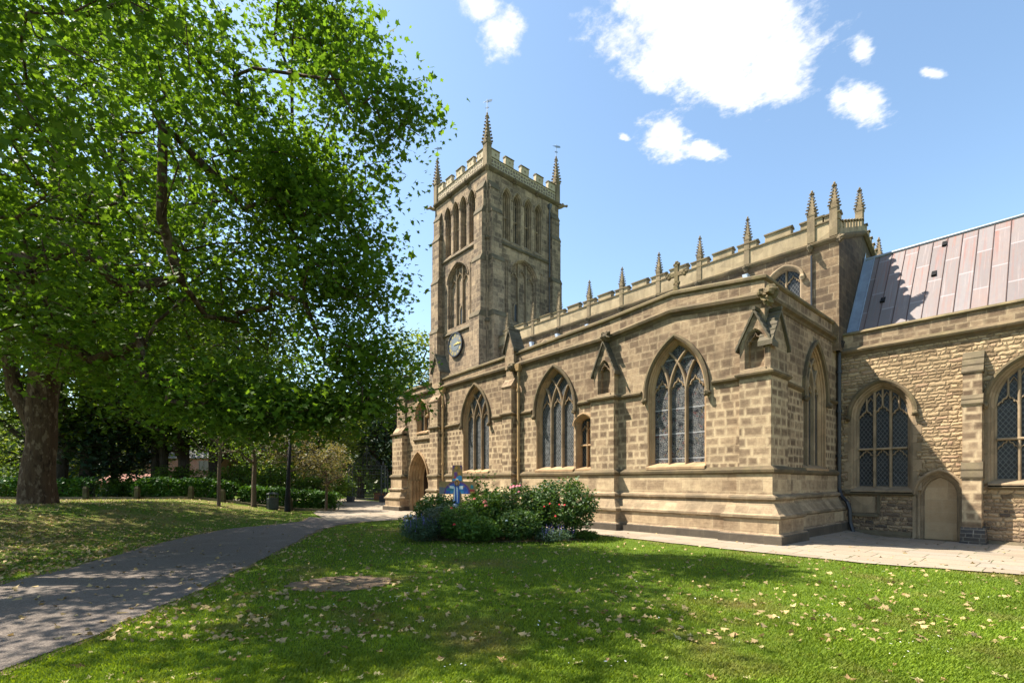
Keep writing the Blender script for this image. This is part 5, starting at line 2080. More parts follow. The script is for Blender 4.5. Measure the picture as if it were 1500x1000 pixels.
def make_tree(name, label, base, trunk, lobes, ncl, nleaf, leaf, size, seed, bark_m, leaf_m, crad=.85, group=None, flat=.6, top_r=.0, tip=.012, cat='tree',
              shape_tilt=.75, base_r=.3, flare=1.35, hollow=.35, low=-1e9, expo=.47, window=None, drop=1.5, limbs=()):
    """trunk: polyline of world points; lobes: [(centre, radii, weight)] of the crown"""
    rng = np.random.default_rng(seed)
    nodes = [Vector(p) for p in trunk]
    par = [-1] + list(range(len(trunk) - 1))
    fixed = len(trunk)
    wts = np.array([l[2] for l in lobes], float)
    wts /= wts.sum()
    C = []
    while len(C) < ncl:
        i = rng.choice(len(lobes), p=wts)
        c, r, _ = lobes[i]
        v = rng.normal(0, 1, 3)
        v /= np.linalg.norm(v)
        q = rng.uniform(hollow ** 3, 1) ** (1 / 3)
        p = np.array(c) + v * np.array(r) * q
        if p[2] < low:
            continue
        if window and not window(p):
            continue
        C.append(p)
    C = np.array(C)
    top = np.array(trunk[-1])
    order = np.argsort(np.linalg.norm(C - np.array(trunk[len(trunk) // 2]), axis=1))
    tips = []
    NP_ = np.array([list(n) for n in nodes])
    for idx in order:
        c = C[idx]
        dv = NP_ - c
        dist = np.linalg.norm(dv, axis=1) + np.maximum(0, dv[:, 2] - .2) * drop
        dist[:max(1, fixed // 2)] += 3.0
        j = int(np.argmin(dist))
        a = nodes[j]
        b = Vector(c)
        L = (b - a).length
        k = max(1, int(L / 1.2))
        prev = j
        sag = Vector(rng.normal(0, .07, 3)) * L
        new = []
        for s in range(1, k + 1):
            t = s / k
            p = a.lerp(b, t) + sag * math.sin(math.pi * t) + Vector((0, 0, .10 * L * math.sin(math.pi * t)))
            nodes.append(p)
            par.append(prev)
            prev = len(nodes) - 1
            new.append(list(p))
        NP_ = np.vstack([NP_, new])
        tips.append(prev)
    cnt = [0.0] * len(nodes)
    for t in tips:
        cnt[t] += 1
    for i in range(len(nodes) - 1, -1, -1):
        if par[i] >= 0:
            cnt[par[i]] += cnt[i]
    tot = max(cnt)
    rr = [tip + (base_r * .82 - tip) * (c / tot) ** expo for c in cnt]
    tl = [0]
    for i in range(1, fixed):
        tl.append(tl[-1] + (nodes[i] - nodes[i - 1]).length)
    root = empty(name, base, label, cat, group)
    inv = Matrix.Translation(-Vector(base))
    mb = MB()
    # trunk with a flared foot
    P, R = [], []
    n_t = 34
    for i in range(n_t + 1):
        t = i / n_t * tl[-1]
        k = max(j for j in range(fixed) if tl[j] <= t + 1e-6)
        k = min(k, fixed - 2)
        f = (t - tl[k]) / (tl[k + 1] - tl[k])
        P.append(nodes[k].lerp(nodes[k + 1], f) + Vector((mnoise.noise((t * .6, seed, 0)), mnoise.noise((t * .6, seed, 5)), 0)) * base_r * .18)
        taper = base_r * (1 - .22 * t / tl[-1]) if t < tl[-1] * .7 else base_r * (1 - .22 * t / tl[-1]) * (1 - (t / tl[-1] - .7) * .6)
        R.append(taper * (1 + (flare - 1) * math.exp(-t / (base_r * 1.3))))
    sides = 30
    rings = []
    for i, p in enumerate(P):
        ring = []
        for j in range(sides):
            a = 2 * math.pi * j / sides
            lump = 1 + .13 * mnoise.noise((math.cos(a) * 1.6, math.sin(a) * 1.6, p.z * .5 + seed)) + .05 * mnoise.noise((math.cos(a) * 5, math.sin(a) * 5, p.z * 1.3 + seed)) + .22 * (flare - 1) * math.exp(-(p.z - base[2]) / (base_r * 1.2)) * math.cos(5 * a + seed)
            ring.append((p.x + math.cos(a) * R[i] * lump, p.y + math.sin(a) * R[i] * lump, p.z - (.35 if i == 0 else 0)))
        rings.append(ring)
    mb.loft(rings, True, False)
    for lp, lr in limbs:
        k_ = 5
        q_, w_ = [], []
        for i_ in range(len(lp) - 1):
            for s_ in range(k_):
                t_ = s_ / k_
                q_.append(Vector(lp[i_]).lerp(Vector(lp[i_ + 1]), t_) + Vector((mnoise.noise((i_ * 5 + s_, seed, 1)), mnoise.noise((i_ * 5 + s_, seed, 7)), 0)) * .06)
                w_.append(lr[i_] + (lr[i_ + 1] - lr[i_]) * t_)
        mb.tube(q_, w_, 12, False)
    # everything above the bole
    sub_par = [(-1 if i < fixed else par[i]) for i in range(len(nodes))]
    nd, pr, rd = [], [], []
    remap = {}
    for i in range(len(nodes)):
        if i >= fixed:
            if sub_par[i] < fixed and sub_par[i] not in remap:
                remap[sub_par[i]] = None
            nd.append(nodes[i])
    idxmap = {}
    nd, pr, rd = [], [], []
    for i in range(fixed, len(nodes)):
        p = par[i]
        if p < fixed:
            key = ('t', p, i)
            idxmap[key] = len(nd)
            nd.append(nodes[p])
            pr.append(-1)
            rd.append(rr[i] * 1.15)
            parent_i = idxmap[key]
        else:
            parent_i = idxmap[p]
        idxmap[i] = len(nd)
        nd.append(nodes[i])
        pr.append(parent_i)
        rd.append(rr[i])
    limb_mesh(mb, nd, pr, rd, tip * .8)
    tr = mb.build('trunk', bark_m, None, smooth=True, recalc=False)
    tr.parent = root
    tr.matrix_parent_inverse = inv
    # leaves in flattened clumps, hung on the twigs
    per = rng.poisson(nleaf, len(C))
    ctr = np.repeat(C, per, axis=0)
    off = np.clip(rng.normal(0, 1, (len(ctr), 3)), -1.7, 1.7)
    off /= np.maximum(1, np.linalg.norm(off, axis=1) / 1.7)[:, None]
    rc = np.repeat(crad * rng.uniform(.6, 1.3, len(C)), per)
    off *= rc[:, None]
    off[:, 2] *= flat
    # clumps break up into sprays
    spray = np.clip(rng.normal(0, 1, (len(C), 5, 3)), -1.5, 1.5) * crad * .55
    pick = rng.integers(0, 5, len(ctr))
    ci = np.repeat(np.arange(len(C)), per)
    off = off * .55 + spray[ci, pick] * np.array([1, 1, flat])
    pos = ctr + off
    V = leaf_verts(rng, pos, size, leaf, shape_tilt)
    cr = np_mesh('crown', V, len(SHAPES[leaf]), leaf_m)
    cr.parent = root
    cr.matrix_parent_inverse = inv
    return root


def T3(r, d, z):
    x, y = W(r, d)
    return (x, y, z)


def base_at(r, d):
    x, y = W(r, d)
    return (x, y, gz_at(x, y))


def seen(p, lo=-160, hi=1e9):
    """skip leaf clumps far outside the view to the left, where only their shade matters"""
    return True


# ---- the big plane tree whose bole stands at the left
bA = base_at(-18.4, 19.0)
make_tree('plane_tree', 'huge old plane tree with thick bare trunk standing on the shaded grass bank', bA,
          [bA, T3(-18.4, 19.0, 2.2), T3(-18.35, 19.05, 4.4), T3(-18.2, 19.1, 6.5), T3(-17.9, 19.2, 9.0), T3(-17.7, 19.2, 12.5), T3(-17.5, 19, 16)],
          [(T3(-19.0, 18.3, 14.0), (8.5, 7.0, 8.5), 5), (T3(-13.6, 17.6, 7.6), (4.2, 3.6, 3.4), 1.6), (T3(-22, 18, 10), (5, 5, 5), 1)],
          460, 74, 'star', .23, 11, 'bark_plane', 'leaf_plane_b', 1.1, base_r=.50, flare=1.28, low=4.6, drop=.5, expo=.55,
          limbs=[([T3(-18.4, 19, 3.5), T3(-18.75, 18.9, 4.4), T3(-19.15, 18.8, 5.2), T3(-19.3, 18.7, 6.6), T3(-19.0, 18.7, 8.5), T3(-19.3, 18.6, 11)], (.32, .30, .25, .21, .17, .08)),
                 ([T3(-18.2, 19.1, 5.4), T3(-17.6, 19.1, 6.8), T3(-16.6, 18.9, 8.0), T3(-15.2, 18.7, 8.8), T3(-13.4, 18.4, 9.3)], (.30, .25, .2, .14, .06))])
def sunfleck(p):
    """an old, storm-thinned crown: gaps that let the sun through to the lawn"""
    gx_ = p[0] - SUN.x * p[2] / SUN.z
    gy_ = p[1] - SUN.y * p[2] / SUN.z
    return mnoise.noise((gx_ * .62, gy_ * .62, 3.3)) > -.27 or RD(gx_, gy_)[1] > 15


# ---- the nearer plane, its bole outside the picture: its boughs fill the upper left and shade the lawn
bB = base_at(-14.6, 8.6)
make_tree('plane_tree', 'near plane tree whose leafy boughs fill the upper left and shade the lawn', bB,
          [bB, T3(-14.5, 8.7, 2.5), T3(-14.2, 8.8, 5), T3(-13.8, 9.0, 7.5), T3(-13.0, 9.3, 10)],
          [(T3(-10.6, 10.8, 9.2), (6.9, 4.7, 5.2), 6.0),
           (T3(-3.8, 10.8, 9.9), (1.5, 1.5, 1.0), .32), (T3(-2.35, 10.8, 9.6), (.5, .5, .4), .09), (T3(-4.9, 11.0, 11.7), (1.1, 1.4, 1.1), .38), (T3(-4.5, 11.0, 8.7), (1.1, 1.2, .7), .28),
           (T3(-4.3, 11.1, 7.5), (1.3, 1.4, .9), .36), (T3(-3.05, 10.9, 8.0), (.4, .5, .35), .04), (T3(-3.9, 11.1, 6.1), (1.2, 1.3, .6), .33),
           (T3(-3.75, 11.3, 4.6), (1.2, 1.2, .7), .33), (T3(-4.7, 11.5, 3.55), (2.0, 1.2, .5), .60), (T3(-3.35, 11.6, 3.7), (.8, .8, .4), .12), (T3(-6.0, 11.8, 3.2), (1.8, 1.0, .35), .30), (T3(-7.5, 12.0, 3.8), (2.4, 1.4, .6), .60), (T3(-10.3, 12.0, 5.2), (2.4, 1.4, .7), .34), (T3(-6.8, 13.2, 6.4), (1.8, 1.1, 1.9), .42), (T3(-6.0, 13.0, 9.3), (1.6, 1.1, 1.6), .30),
           (T3(-7.8, 6.9, 9.0), (2.4, 1.7, 1.7), .24)],
          1290, 76, 'star', .138, 5, 'bark_plane', 'leaf_plane', .68, base_r=.44, flare=1.4, low=2.7, tip=.007, expo=.72, drop=.25, window=sunfleck)

# ---- young trees on the bank
yt = [(-14.6, 24.3, 2.6, .085, 4.4, 'leaf_lime', 'slender young tree on the bank left of the black lamp post', 1.3, 40),
      (-14.4, 27.2, 2.4, .13, 4.6, 'leaf_lime', 'young tree with pale trunk standing just left of the litter bin', 1.4, 42),
      (-12.45, 27.2, 2.2, .085, 4.4, 'leaf_dusty', 'spindly pale barked tree right behind the lamp post', 1.2, 36),
      (-10.6, 27.8, 1.5, .08, 3.2, 'leaf_dusty', 'low bushy tree with dusty buff blossom beside the hedge end', 1.05, 60)]
for i, (r, d, th, br, top, lm, lab, cr_, nl) in enumerate(yt):
    b = base_at(r, d)
    z = b[2]
    make_tree('young_tree', lab, b, [b, (b[0] + .05, b[1], z + th * .5), (b[0] - .03, b[1] + .05, z + th), (b[0], b[1], z + th + .8)],
              [((b[0], b[1], z + (th + top) / 2 + .35), (cr_ * 1.35, cr_ * 1.35, (top - th) / 2 + .5), 1)], 60, nl, 'oval', .11, 60 + i, 'bark_young', lm, .42, base_r=br, flare=1.2, tip=.008)

# ---- trees beyond the hedge
back = [(-31.5, 34.0, .42, 15, 'leaf_lime', 'dark forked tree rising behind the hedge just right of the big plane trunk', 5.5, 1),
        (-30.2, 34.6, .46, 16, 'leaf_lime', 'thick dark tree behind the hedge, second right of the big plane trunk', 6, 1),
        (-29.0, 35.5, .22, 6.5, 'leaf_yew', 'low dark spreading tree in front of the red brick outbuilding', 3.2, 0),
        (-26.0, 35.5, .28, 12, 'leaf_lime', 'thin trunked tree behind the hedge right of the brick outbuilding', 4.5, 0),
        (-25.2, 35.2, .28, 14, 'leaf_lime', 'straight dark tree behind the middle of the hedge', 5, 0),
        (-23.6, 35.0, .38, 15, 'leaf_lime', 'broad dark tree in front of the pinkish brick house', 5.5, 0),
        (-22.0, 36.0, .42, 15, 'leaf_lime', 'stout dark trunk behind the hedge just left of the slender young tree', 5.5, 0),
        (-20.2, 37.5, .32, 13, 'leaf_lime', 'dark tree behind the hedge above the litter bin', 5, 0),
        (-16.0, 40.0, .30, 9, 'leaf_sun', 'sunlit feathery tree beyond the hedge right of the lamp post', 3.6, 2)]
for i, (r, d, br, H, lm, lab, cr_, k) in enumerate(back):
    b = base_at(r, d)
    z = b[2]
    h0 = 1.5 if H < 8 else (1.6 if H < 10 else 3.1)
    make_tree('tree', lab, b, [b, (b[0] + .1, b[1], z + h0 * .5), (b[0] - .1, b[1] + .1, z + h0), (b[0], b[1], z + h0 + H * .25), (b[0], b[1], z + H * .75)],
              [((b[0], b[1], z + (H + h0) / 2 + .6), (cr_, cr_, (H - h0) / 2), 1)], int(80 + cr_ * 18), 44, 'diamond', .34, 100 + i, 'bark_dark', lm, 1.05, 'trees beyond the hedge', base_r=br, flare=1.25)
far_t = [(-62, 62, 15, 8, 'leaf_sun', 'bright sunlit tree far behind the big plane trunk'), (-47, 64, 14, 8, 'leaf_sun', 'bright green tree far behind the two forked trunks'),
         (-36, 66, 15, 8, 'leaf_sun', 'sunlit tree far behind the brick house'), (-27, 62, 13, 7, 'leaf_sun', 'bright tree far beyond the middle of the hedge'),
         (-19.5, 58, 12, 6, 'leaf_lime', 'tall green tree far beyond the lamp post'), (-12.0, 58, 19.5, 5.2, 'leaf_sun', 'tall light green tree whose top shows left of the tower'),
         (-10.8, 46, 12, 4.6, 'leaf_yew', 'dark bluish evergreen behind the iron gate'), (-8.6, 52, 10, 4.2, 'leaf_yew', 'dark evergreen between the gate and the church corner'),
         (-15.5, 50, 11, 4.6, 'leaf_lime', 'bushy green tree behind the iron gate on its left')]
for i, (r, d, H, cr_, lm, lab) in enumerate(far_t):
    b = base_at(r, d)
    yew = lm == 'leaf_yew'
    make_tree('tree', lab, b, [b, (b[0], b[1], 1.2), (b[0], b[1], H * .35), (b[0], b[1], H * .8)],
              [((b[0], b[1], H * .56), (cr_, cr_, H * (.48 if yew else .44)), 1)], int(70 + cr_ * 16), 46, 'diamond', .42, 140 + i, 'bark_dark', lm, 1.25, 'trees far beyond the churchyard', base_r=.35, flare=1.2)


# ---- the wood that closes the view behind the street
rw = np.random.default_rng(41)
nW = 24000
wr = rw.uniform(-125, -17, nW)
wdp = rw.uniform(68, 84, nW)
wtop = np.array([11 + 6 * mnoise.noise((a * .09, 0, 0)) + 3 * mnoise.noise((a * .3, 2, 0)) for a in wr])
wz = wtop * rw.uniform(0, 1, nW) ** .8
wp = np.stack([wdp * FW[0] + wr * RT[0], wdp * FW[1] + wr * RT[1], wz], 1)
wk = np.array([mnoise.noise((a * .25, b * .25, c * .35)) for a, b, c in wp]) > -.5
o = np_mesh('woodland', leaf_verts(rw, wp[wk], 1.4, 'diamond', .9, .2), 4, 'leaf_wood')
o['kind'] = 'stuff'
# dark bushes that crowd behind the hedge
for i, (r, d, w_, h_, lab) in enumerate(((-33.5, 32.0, 1.9, 2.6, 'dark bush behind the hedge left of the big plane trunk'), (-26.6, 33.4, 1.2, 1.7, 'low dark bush right of the parked car'),
                                         (-23.2, 33.6, 2.2, 2.7, 'dark bush behind the middle hedge section'), (-19.4, 33.2, 2.2, 2.8, 'dark bush behind the hedge near the slender young tree'),
                                         (-15.9, 33.5, 2.3, 3.2, 'dark bush behind the hedge near the litter bin'), (-12.6, 33.0, 1.7, 2.8, 'leafy bush behind the hedge end by the gate'))):
    b = base_at(r, d)
    make_tree('bush', lab, b, [b, (b[0], b[1], b[2] + .3), (b[0] + .1, b[1], b[2] + h_ * .5)], [((b[0], b[1], b[2] + h_ * .46), (w_, w_, h_ * .42), 1)], 70, 50, 'oval', .17, 200 + i, 'bark_dark', 'leaf_lime', .42,
              'bushes behind the hedge', cat='bush', base_r=.06, flare=1.1, tip=.008)


# ================================================================ HEDGE, WALL, POSTS
def hedge(r0, r1, d, h, label, seed, n):
    rng = np.random.default_rng(seed)
    root = empty('hedge', base_at((r0 + r1) / 2, d), label, 'hedge', 'laurel hedge sections along the churchyard edge')
    pts = []
    for _ in range(n):
        r = rng.uniform(r0, r1)
        e = min(1, (r - r0) / .5, (r1 - r) / .5)
        hh = h * (1 + .16 * mnoise.noise((r * .7, seed, 0)) + .07 * mnoise.noise((r * 2.5, seed, 3))) * (.75 + .25 * max(0, e) ** .5)
        f = rng.random()
        if f < .55:
            dd_, zz = d - .55 + rng.normal(0, .07) + .12 * mnoise.noise((r * 1.5, 9, seed)), rng.uniform(.05, hh)
        elif f < .85:
            dd_, zz = rng.uniform(d - .55, d + .55), hh + rng.normal(0, .06)
        else:
            dd_, zz = rng.uniform(d - .5, d + .5), rng.uniform(.1, hh)
        x, y = W(r, dd_)
        pts.append((x, y, gz_at(x, y) + zz))
    V = leaf_verts(rng, np.array(pts), .16, 'oval', .9, .2)
    inv = Matrix.Translation(-root.location)
    o = np_mesh('leaves', V, 6, 'leaf_laurel')
    o.parent, o.matrix_parent_inverse = root, inv
    mb = MB()
    k = int((r1 - r0) / .45)
    rr_ = random.Random(seed)
    for i in range(k):
        r = r0 + .2 + (r1 - r0 - .4) * i / max(1, k - 1)
        for q in range(3):
            x, y = W(r + rr_.uniform(-.1, .1), d + rr_.uniform(-.2, .2))
            z = gz_at(x, y)
            mb.tube([(x, y, z - .05), (x + rr_.uniform(-.12, .12), y + rr_.uniform(-.12, .12), z + h * .5), (x + rr_.uniform(-.25, .25), y + rr_.uniform(-.25, .25), z + h * .9)], [.025, .018, .008], 5)
    o = mb.build('stems', 'twig')
    o.parent, o.matrix_parent_inverse = root, inv


hedge(-35, -24.3, 28.7, 1.12, 'dark laurel hedge section behind the big plane trunk', 1, 6500)
hedge(-21.9, -16.2, 28.7, 1.12, 'glossy laurel hedge section between the parked car and the young trees', 2, 5200)
hedge(-15.9, -10.2, 28.9, 1.05, 'laurel hedge section ending beside the iron gate', 3, 5200)
MA['kerbwall'] = dressed('low_wall_stone', (.18, .145, .10), (.12, .10, .07), soot=.5, moss=.5)
mb = MB()
for a, b in ((-35, -24.3), (-24.3, -21.9), (-21.9, -16.2), (-16.2, -10.2)):
    n = max(2, int((b - a) / 1.2))
    for i in range(n):
        r0, r1 = a + (b - a) * i / n + .006, a + (b - a) * (i + 1) / n - .006
        P = [W(r0, 27.82), W(r1, 27.82), W(r1, 28.05), W(r0, 28.05)]
        zs = [gz_at(*p) for p in P]
        mb.add([(p[0], p[1], z - .1) for p, z in zip(P, zs)] + [(p[0], p[1], z + .14) for p, z in zip(P, zs)], [(0, 1, 2, 3), (4, 5, 6, 7), (0, 1, 5, 4), (1, 2, 6, 5), (2, 3, 7, 6), (3, 0, 4, 7)])
o = mb.build('low_wall', 'kerbwall')
tag(o, 'low mossy stone kerb wall along the foot of the hedge', 'wall')
pm = MB()
pm.loft([[(-.13, -.09, -.2), (.13, -.09, -.2), (.13, .09, -.2), (-.13, .09, -.2)], [(-.12, -.08, .62), (.12, -.08, .62), (.12, .08, .62), (-.12, .08, .62)],
         [(-.08, -.05, .74), (.08, -.05, .74), (.08, .05, .74), (-.08, .05, .74)]], True, True)
MA['postst'] = dressed('post_stone', (.07, .056, .032), (.048, .038, .023), soot=.4, moss=.5)
posts = [(-24.1, 'stone post by the hedge gap nearest the big plane trunk'), (-21.2, 'stone post just right of the parked car'), (-18.15, 'stone post in front of the middle hedge section'),
         (-16.35, 'stone post beside the slender young tree'), (-13.55, 'stone post right of the litter bin'), (-12.55, 'stone post behind the lamp post')]
p0 = None
for i, (r, lab) in enumerate(posts):
    x, y = W(r, 27.6)
    if p0 is None:
        o = p0 = pm.build('stone_post', 'postst')
    else:
        o = p0.copy()
        COL.objects.link(o)
    o.location = (x, y, gz_at(x, y))
    o.rotation_euler = (0, rad(random.uniform(-2, 2)), TH + random.uniform(-.1, .1))
    tag(o, lab, 'post', 'stone posts in front of the hedge')


def rel(o, root):
    o.parent = root
    o.matrix_parent_inverse = Matrix.Translation(-root.location) if root.rotation_euler[2] == 0 else root.matrix_world.inverted()
    return o


# ================================================================ STREET FURNITURE
# lamp post: tapered black column, slightly leaning, lantern lost among the leaves
b = base_at(-12.05, 26.2)
root = empty('lamp_post', b, 'black cast iron lamp post leaning slightly beside the path', 'lamp post')
mb = MB()
mb.tube([(0, 0, -.1), (0, 0, .12), (0, 0, .15), (0, 0, .75), (0, 0, .80), (0, 0, .88), (.02, .02, 1.4), (.12, .10, 4.2)], [.17, .16, .145, .135, .15, .12, .105, .07], 14)
rel(mb.build('column', 'iron', smooth=True), root).matrix_parent_inverse = Matrix()
mb = MB()
mb.tube([(.12, .10, 4.18), (.12, .10, 4.25), (.12, .10, 4.30)], [.06, .1, .06], 10)
hx = lambda r, z: [(.12 + r * math.cos(a), .10 + r * math.sin(a), z) for a in np.arange(6) * math.pi / 3]
mb.loft([hx(.15, 4.72), hx(.24, 4.74), hx(.20, 4.82), hx(.07, 4.95), hx(.03, 5.05)], True, True)
for a in np.arange(6) * math.pi / 3:
    mb.tube([(.12 + .10 * math.cos(a), .10 + .10 * math.sin(a), 4.3), (.12 + .17 * math.cos(a), .10 + .17 * math.sin(a), 4.73)], .012, 5)
rel(mb.build('lantern_frame', 'iron'), root).matrix_parent_inverse = Matrix()
MA['lampglass'] = plain('lamp_glass', (.55, .58, .58), .2)
mb = MB()
mb.loft([hx(.09, 4.31), hx(.155, 4.71)], True, True)
rel(mb.build('lantern_glass', 'lampglass'), root).matrix_parent_inverse = Matrix()
# litter bin
b = base_at(-13.25, 27.0)
root = empty('litter_bin', b, 'dark square litter bin standing on the grass left of the lamp post', 'litter bin')
MA['bin'] = plain('bin_green_black', (.025, .032, .026), .5)
mb = MB()
q = lambda s, z: [(-s, -s, z), (s, -s, z), (s, s, z), (-s, s, z)]
mb.loft([q(.20, 0), q(.25, .04), q(.25, .62), q(.23, .64), q(.23, .66)], True, True)
for k in range(5):
    mb.box(-.2 + k * .1 - .012, -.262, .08, -.2 + k * .1 + .012, -.249, .58)
rel(mb.build('body', 'bin'), root).matrix_parent_inverse = Matrix()
mb = MB()
mb.loft([q(.26, .84), q(.27, .87), q(.20, .94), q(.05, .97)], True, True)
for sx in (-1, 1):
    for sy in (-1, 1):
        mb.box(sx * .22 - .02, sy * .22 - .02, .64, sx * .22 + .02, sy * .22 + .02, .85)
rel(mb.build('hood', 'bin'), root).matrix_parent_inverse = Matrix()

# parked car seen through the gap in the hedge
cx_, cy_ = W(-28.6, 36.6)
car = empty('parked_car', (cx_, cy_, gz_at(cx_, cy_) + .0), 'dark hatchback car parked in the street behind the hedge gap', 'car', rz=TH + rad(90))
MA['carp'] = plain('dark_car_paint', (.012, .014, .02), .25, .3, .1, 2, spec=.7)
MA['carg'] = plain('car_glass', (.02, .025, .03), .08, 0, .1, 2, spec=.8)
MA['tyre'] = plain('tyre_rubber', (.02, .02, .02), .85)
MA['chrome'] = plain('wheel_alloy', (.4, .4, .42), .35, .8)
MA['rlamp'] = plain('red_lamp', (.30, .015, .012), .25)
MA['plate'] = plain('blank_number_plate', (.55, .43, .06), .5)
X = [(-2.0, .32), (-2.02, .75), (-1.9, .95), (-1.35, 1.0), (-.75, 1.38), (.55, 1.44), (1.35, 1.32), (1.85, .98), (2.0, .85), (2.02, .35)]
wid = {0: .80, 1: .84, 2: .80, 3: .78, 4: .60, 5: .60, 6: .58, 7: .76, 8: .82, 9: .80}
mb = MB()
A = [(x, -wid[i], z) for i, (x, z) in enumerate(X)]
B = [(x, wid[i], z) for i, (x, z) in enumerate(X)]
n = len(X)
mb.add(A + B, [tuple(range(n)), tuple(range(2 * n - 1, n - 1, -1))] + [(i, i + n, (i + 1) % n + n, (i + 1) % n) for i in range(n)])
body = mb.build('body', 'carp', car)
bv = body.modifiers.new('bevel', 'BEVEL')
bv.width, bv.segments = .06, 2
mb = MB()
mb.quad((1.40, -.52, 1.27), (1.40, .52, 1.27), (1.86, .66, 1.0), (1.86, -.66, 1.0))
mb.quad((-.80, -.54, 1.37), (-.80, .54, 1.37), (-1.33, .68, 1.04), (-1.33, -.68, 1.04))
for v in mb.v:
    pass
mb.v = [(x + (.012 if x > 0 else -.012), y, z + .012) for x, y, z in mb.v]
mb.build('windscreen', 'carg', car)
for s in (-1, 1):
    mb = MB()
    mb.quad((-1.1, s * .74, 1.02), (1.5, s * .73, 1.02), (1.15, s * .615, 1.33), (-.65, s * .625, 1.34))
    mb.v = [(x, y + s * .012, z) for x, y, z in mb.v]
    mb.build('side_window', 'carg', car)
    mb = MB()
    mb.box(1.93, s * .62 - .12, .72, 2.02, s * .62 + .12, .92)
    mb.build('tail_light', 'rlamp', car)
    for x in (-1.25, 1.25):
        mb = MB()
        mb.tube([(x, s * .66, .31), (x, s * .86, .31)], .31, 20)
        w = mb.build('wheel', 'tyre', car)
        mb = MB()
        mb.tube([(x, s * .80, .31), (x, s * .868, .31)], .19, 14)
        mb.build('hub_cap', 'chrome', w)
mb = MB()
mb.box(2.015, -.26, .5, 2.035, .26, .61)
mb.build('number_plate', 'plate', car)

# red brick outbuilding and pinkish house across the street
MA['brick'] = ashlar('red_brick', row=.075, width=.225, soot=.2, edge_amt=.1, mortar=(.30, .26, .22), stops=[(0, (.20, .07, .045)), (.5, (.28, .10, .06)), (1, (.34, .14, .09))])
MA['pbrick'] = ashlar('pink_brick', row=.075, width=.225, soot=.1, edge_amt=.1, mortar=(.42, .35, .3), stops=[(0, (.22, .10, .08)), (.5, (.28, .13, .10)), (1, (.34, .18, .14))])
MA['tiles'] = ashlar('clay_tiles', row=.16, width=.2, soot=.2, edge_amt=.2, mortar=(.2, .1, .08), stops=[(0, (.20, .085, .065)), (1, (.30, .15, .12))])
MA['slates'] = ashlar('grey_slates', row=.2, width=.3, soot=.2, edge_amt=.2, mortar=(.1, .1, .11), stops=[(0, (.10, .10, .11)), (1, (.18, .18, .19))])
MA['wframe'] = plain('brown_paint', (.16, .12, .09), .5)
MA['wglass'] = plain('window_glass', (.03, .035, .04), .1)


def house(label, r, d, w, dep, h, roof_h, wallm, roofm, wins, doorx=None):
    x, y = W(r, d)
    root = empty('building', (x, y, 0), label, 'building', rz=TH)
    F_ = lambda u, n, z: (u, -n, z)
    mb = MB()
    mb.box(-w / 2, 0, -.3, w / 2, dep, h)
    mb.build('wall', wallm, root)
    mb = MB()
    o = .3
    mb.prism([(-.0 - o, h - .05), (dep / 2, h + roof_h), (dep + o, h - .05), (dep + o, h + .08), (dep / 2, h + roof_h + .16), (-o, h + .08)], lambda u, n, z: (n, u, z), -w / 2 - .25, w / 2 + .25)
    for s in (-1, 1):
        mb.quad((s * w / 2, 0, h - .04), (s * w / 2, dep, h - .04), (s * w / 2, dep / 2, h + roof_h))
    mb.build('roof', roofm, root)
    for (u, z, ww, hh) in wins:
        mb = MB()
        for a, b2, c, e in ((u - ww / 2, z, u + ww / 2, z + .08), (u - ww / 2, z + hh - .08, u + ww / 2, z + hh), (u - ww / 2, z + .08, u - ww / 2 + .08, z + hh - .08), (u + ww / 2 - .08, z + .08, u + ww / 2, z + hh - .08), (u - .03, z + .08, u + .03, z + hh - .08)):
            mb.box(a, -.01, b2, c, .05, e, F_)
        wn_ = mb.build('window', 'wframe', root)
        mb = MB()
        mb.quad(F_(u - ww / 2, .012, z), F_(u + ww / 2, .012, z), F_(u + ww / 2, .012, z + hh), F_(u - ww / 2, .012, z + hh))
        mb.build('pane', 'wglass', wn_)
    return root


house('low red brick outbuilding with clay tiled roof glimpsed through the hedge gap', -38.7, 48.5, 4.4, 3.4, 1.62, .75, 'brick', 'tiles', [(-1.6, .8, .8, .7)])
house('pinkish brick house glimpsed between dark trunks behind the hedge', -40.5, 60.0, 9, 7, 4.6, 2.6, 'pbrick', 'slates', [(-2.6, .9, 1.2, 1.3), (2.6, .9, 1.2, 1.3), (-2.6, 3.1, 1.2, 1.2), (0, 3.1, 1.0, 1.2), (2.6, 3.1, 1.2, 1.2)])

MA['gate_iron'] = plain('highlit_gate_iron', (.035, .036, .04), .45, 0, .3, 9, spec=.6)  # greyer than the black iron: lit highlights put into its colour
# iron gate with overthrow, railings and low brick wall
gr_, gd = -11.9, 40.0
gx_, gy_ = W(gr_, gd)
gate = empty('iron_gate', (gx_, gy_, .0), 'tall black wrought iron gates with scrolled overthrow and pointed finial', 'gate', rz=TH - .12)
gz0 = .12


def bars(mb, u0, u1, z0, z1, n, r=.014, spear=True):
    for i in range(n):
        u = u0 + (u1 - u0) * i / (n - 1)
        mb.tube([(u, 0, z0), (u, 0, z1)], r, 5)
        if spear:
            mb.tube([(u, 0, z1 - .01), (u, 0, z1 + .05), (u, 0, z1 + .16)], [r, .03, .003], 5)


def scroll(mb, cx, cz, r, turns, s=1, a0=0.0, y=0.0, rt=.016):
    P = []
    for i in range(int(14 * turns) + 1):
        t = i / (14 * turns)
        a = a0 + s * 2 * math.pi * turns * t
        q = r * (1 - .82 * t)
        P.append((cx + q * math.cos(a), y, cz + q * math.sin(a)))
    mb.tube(P, rt, 5)


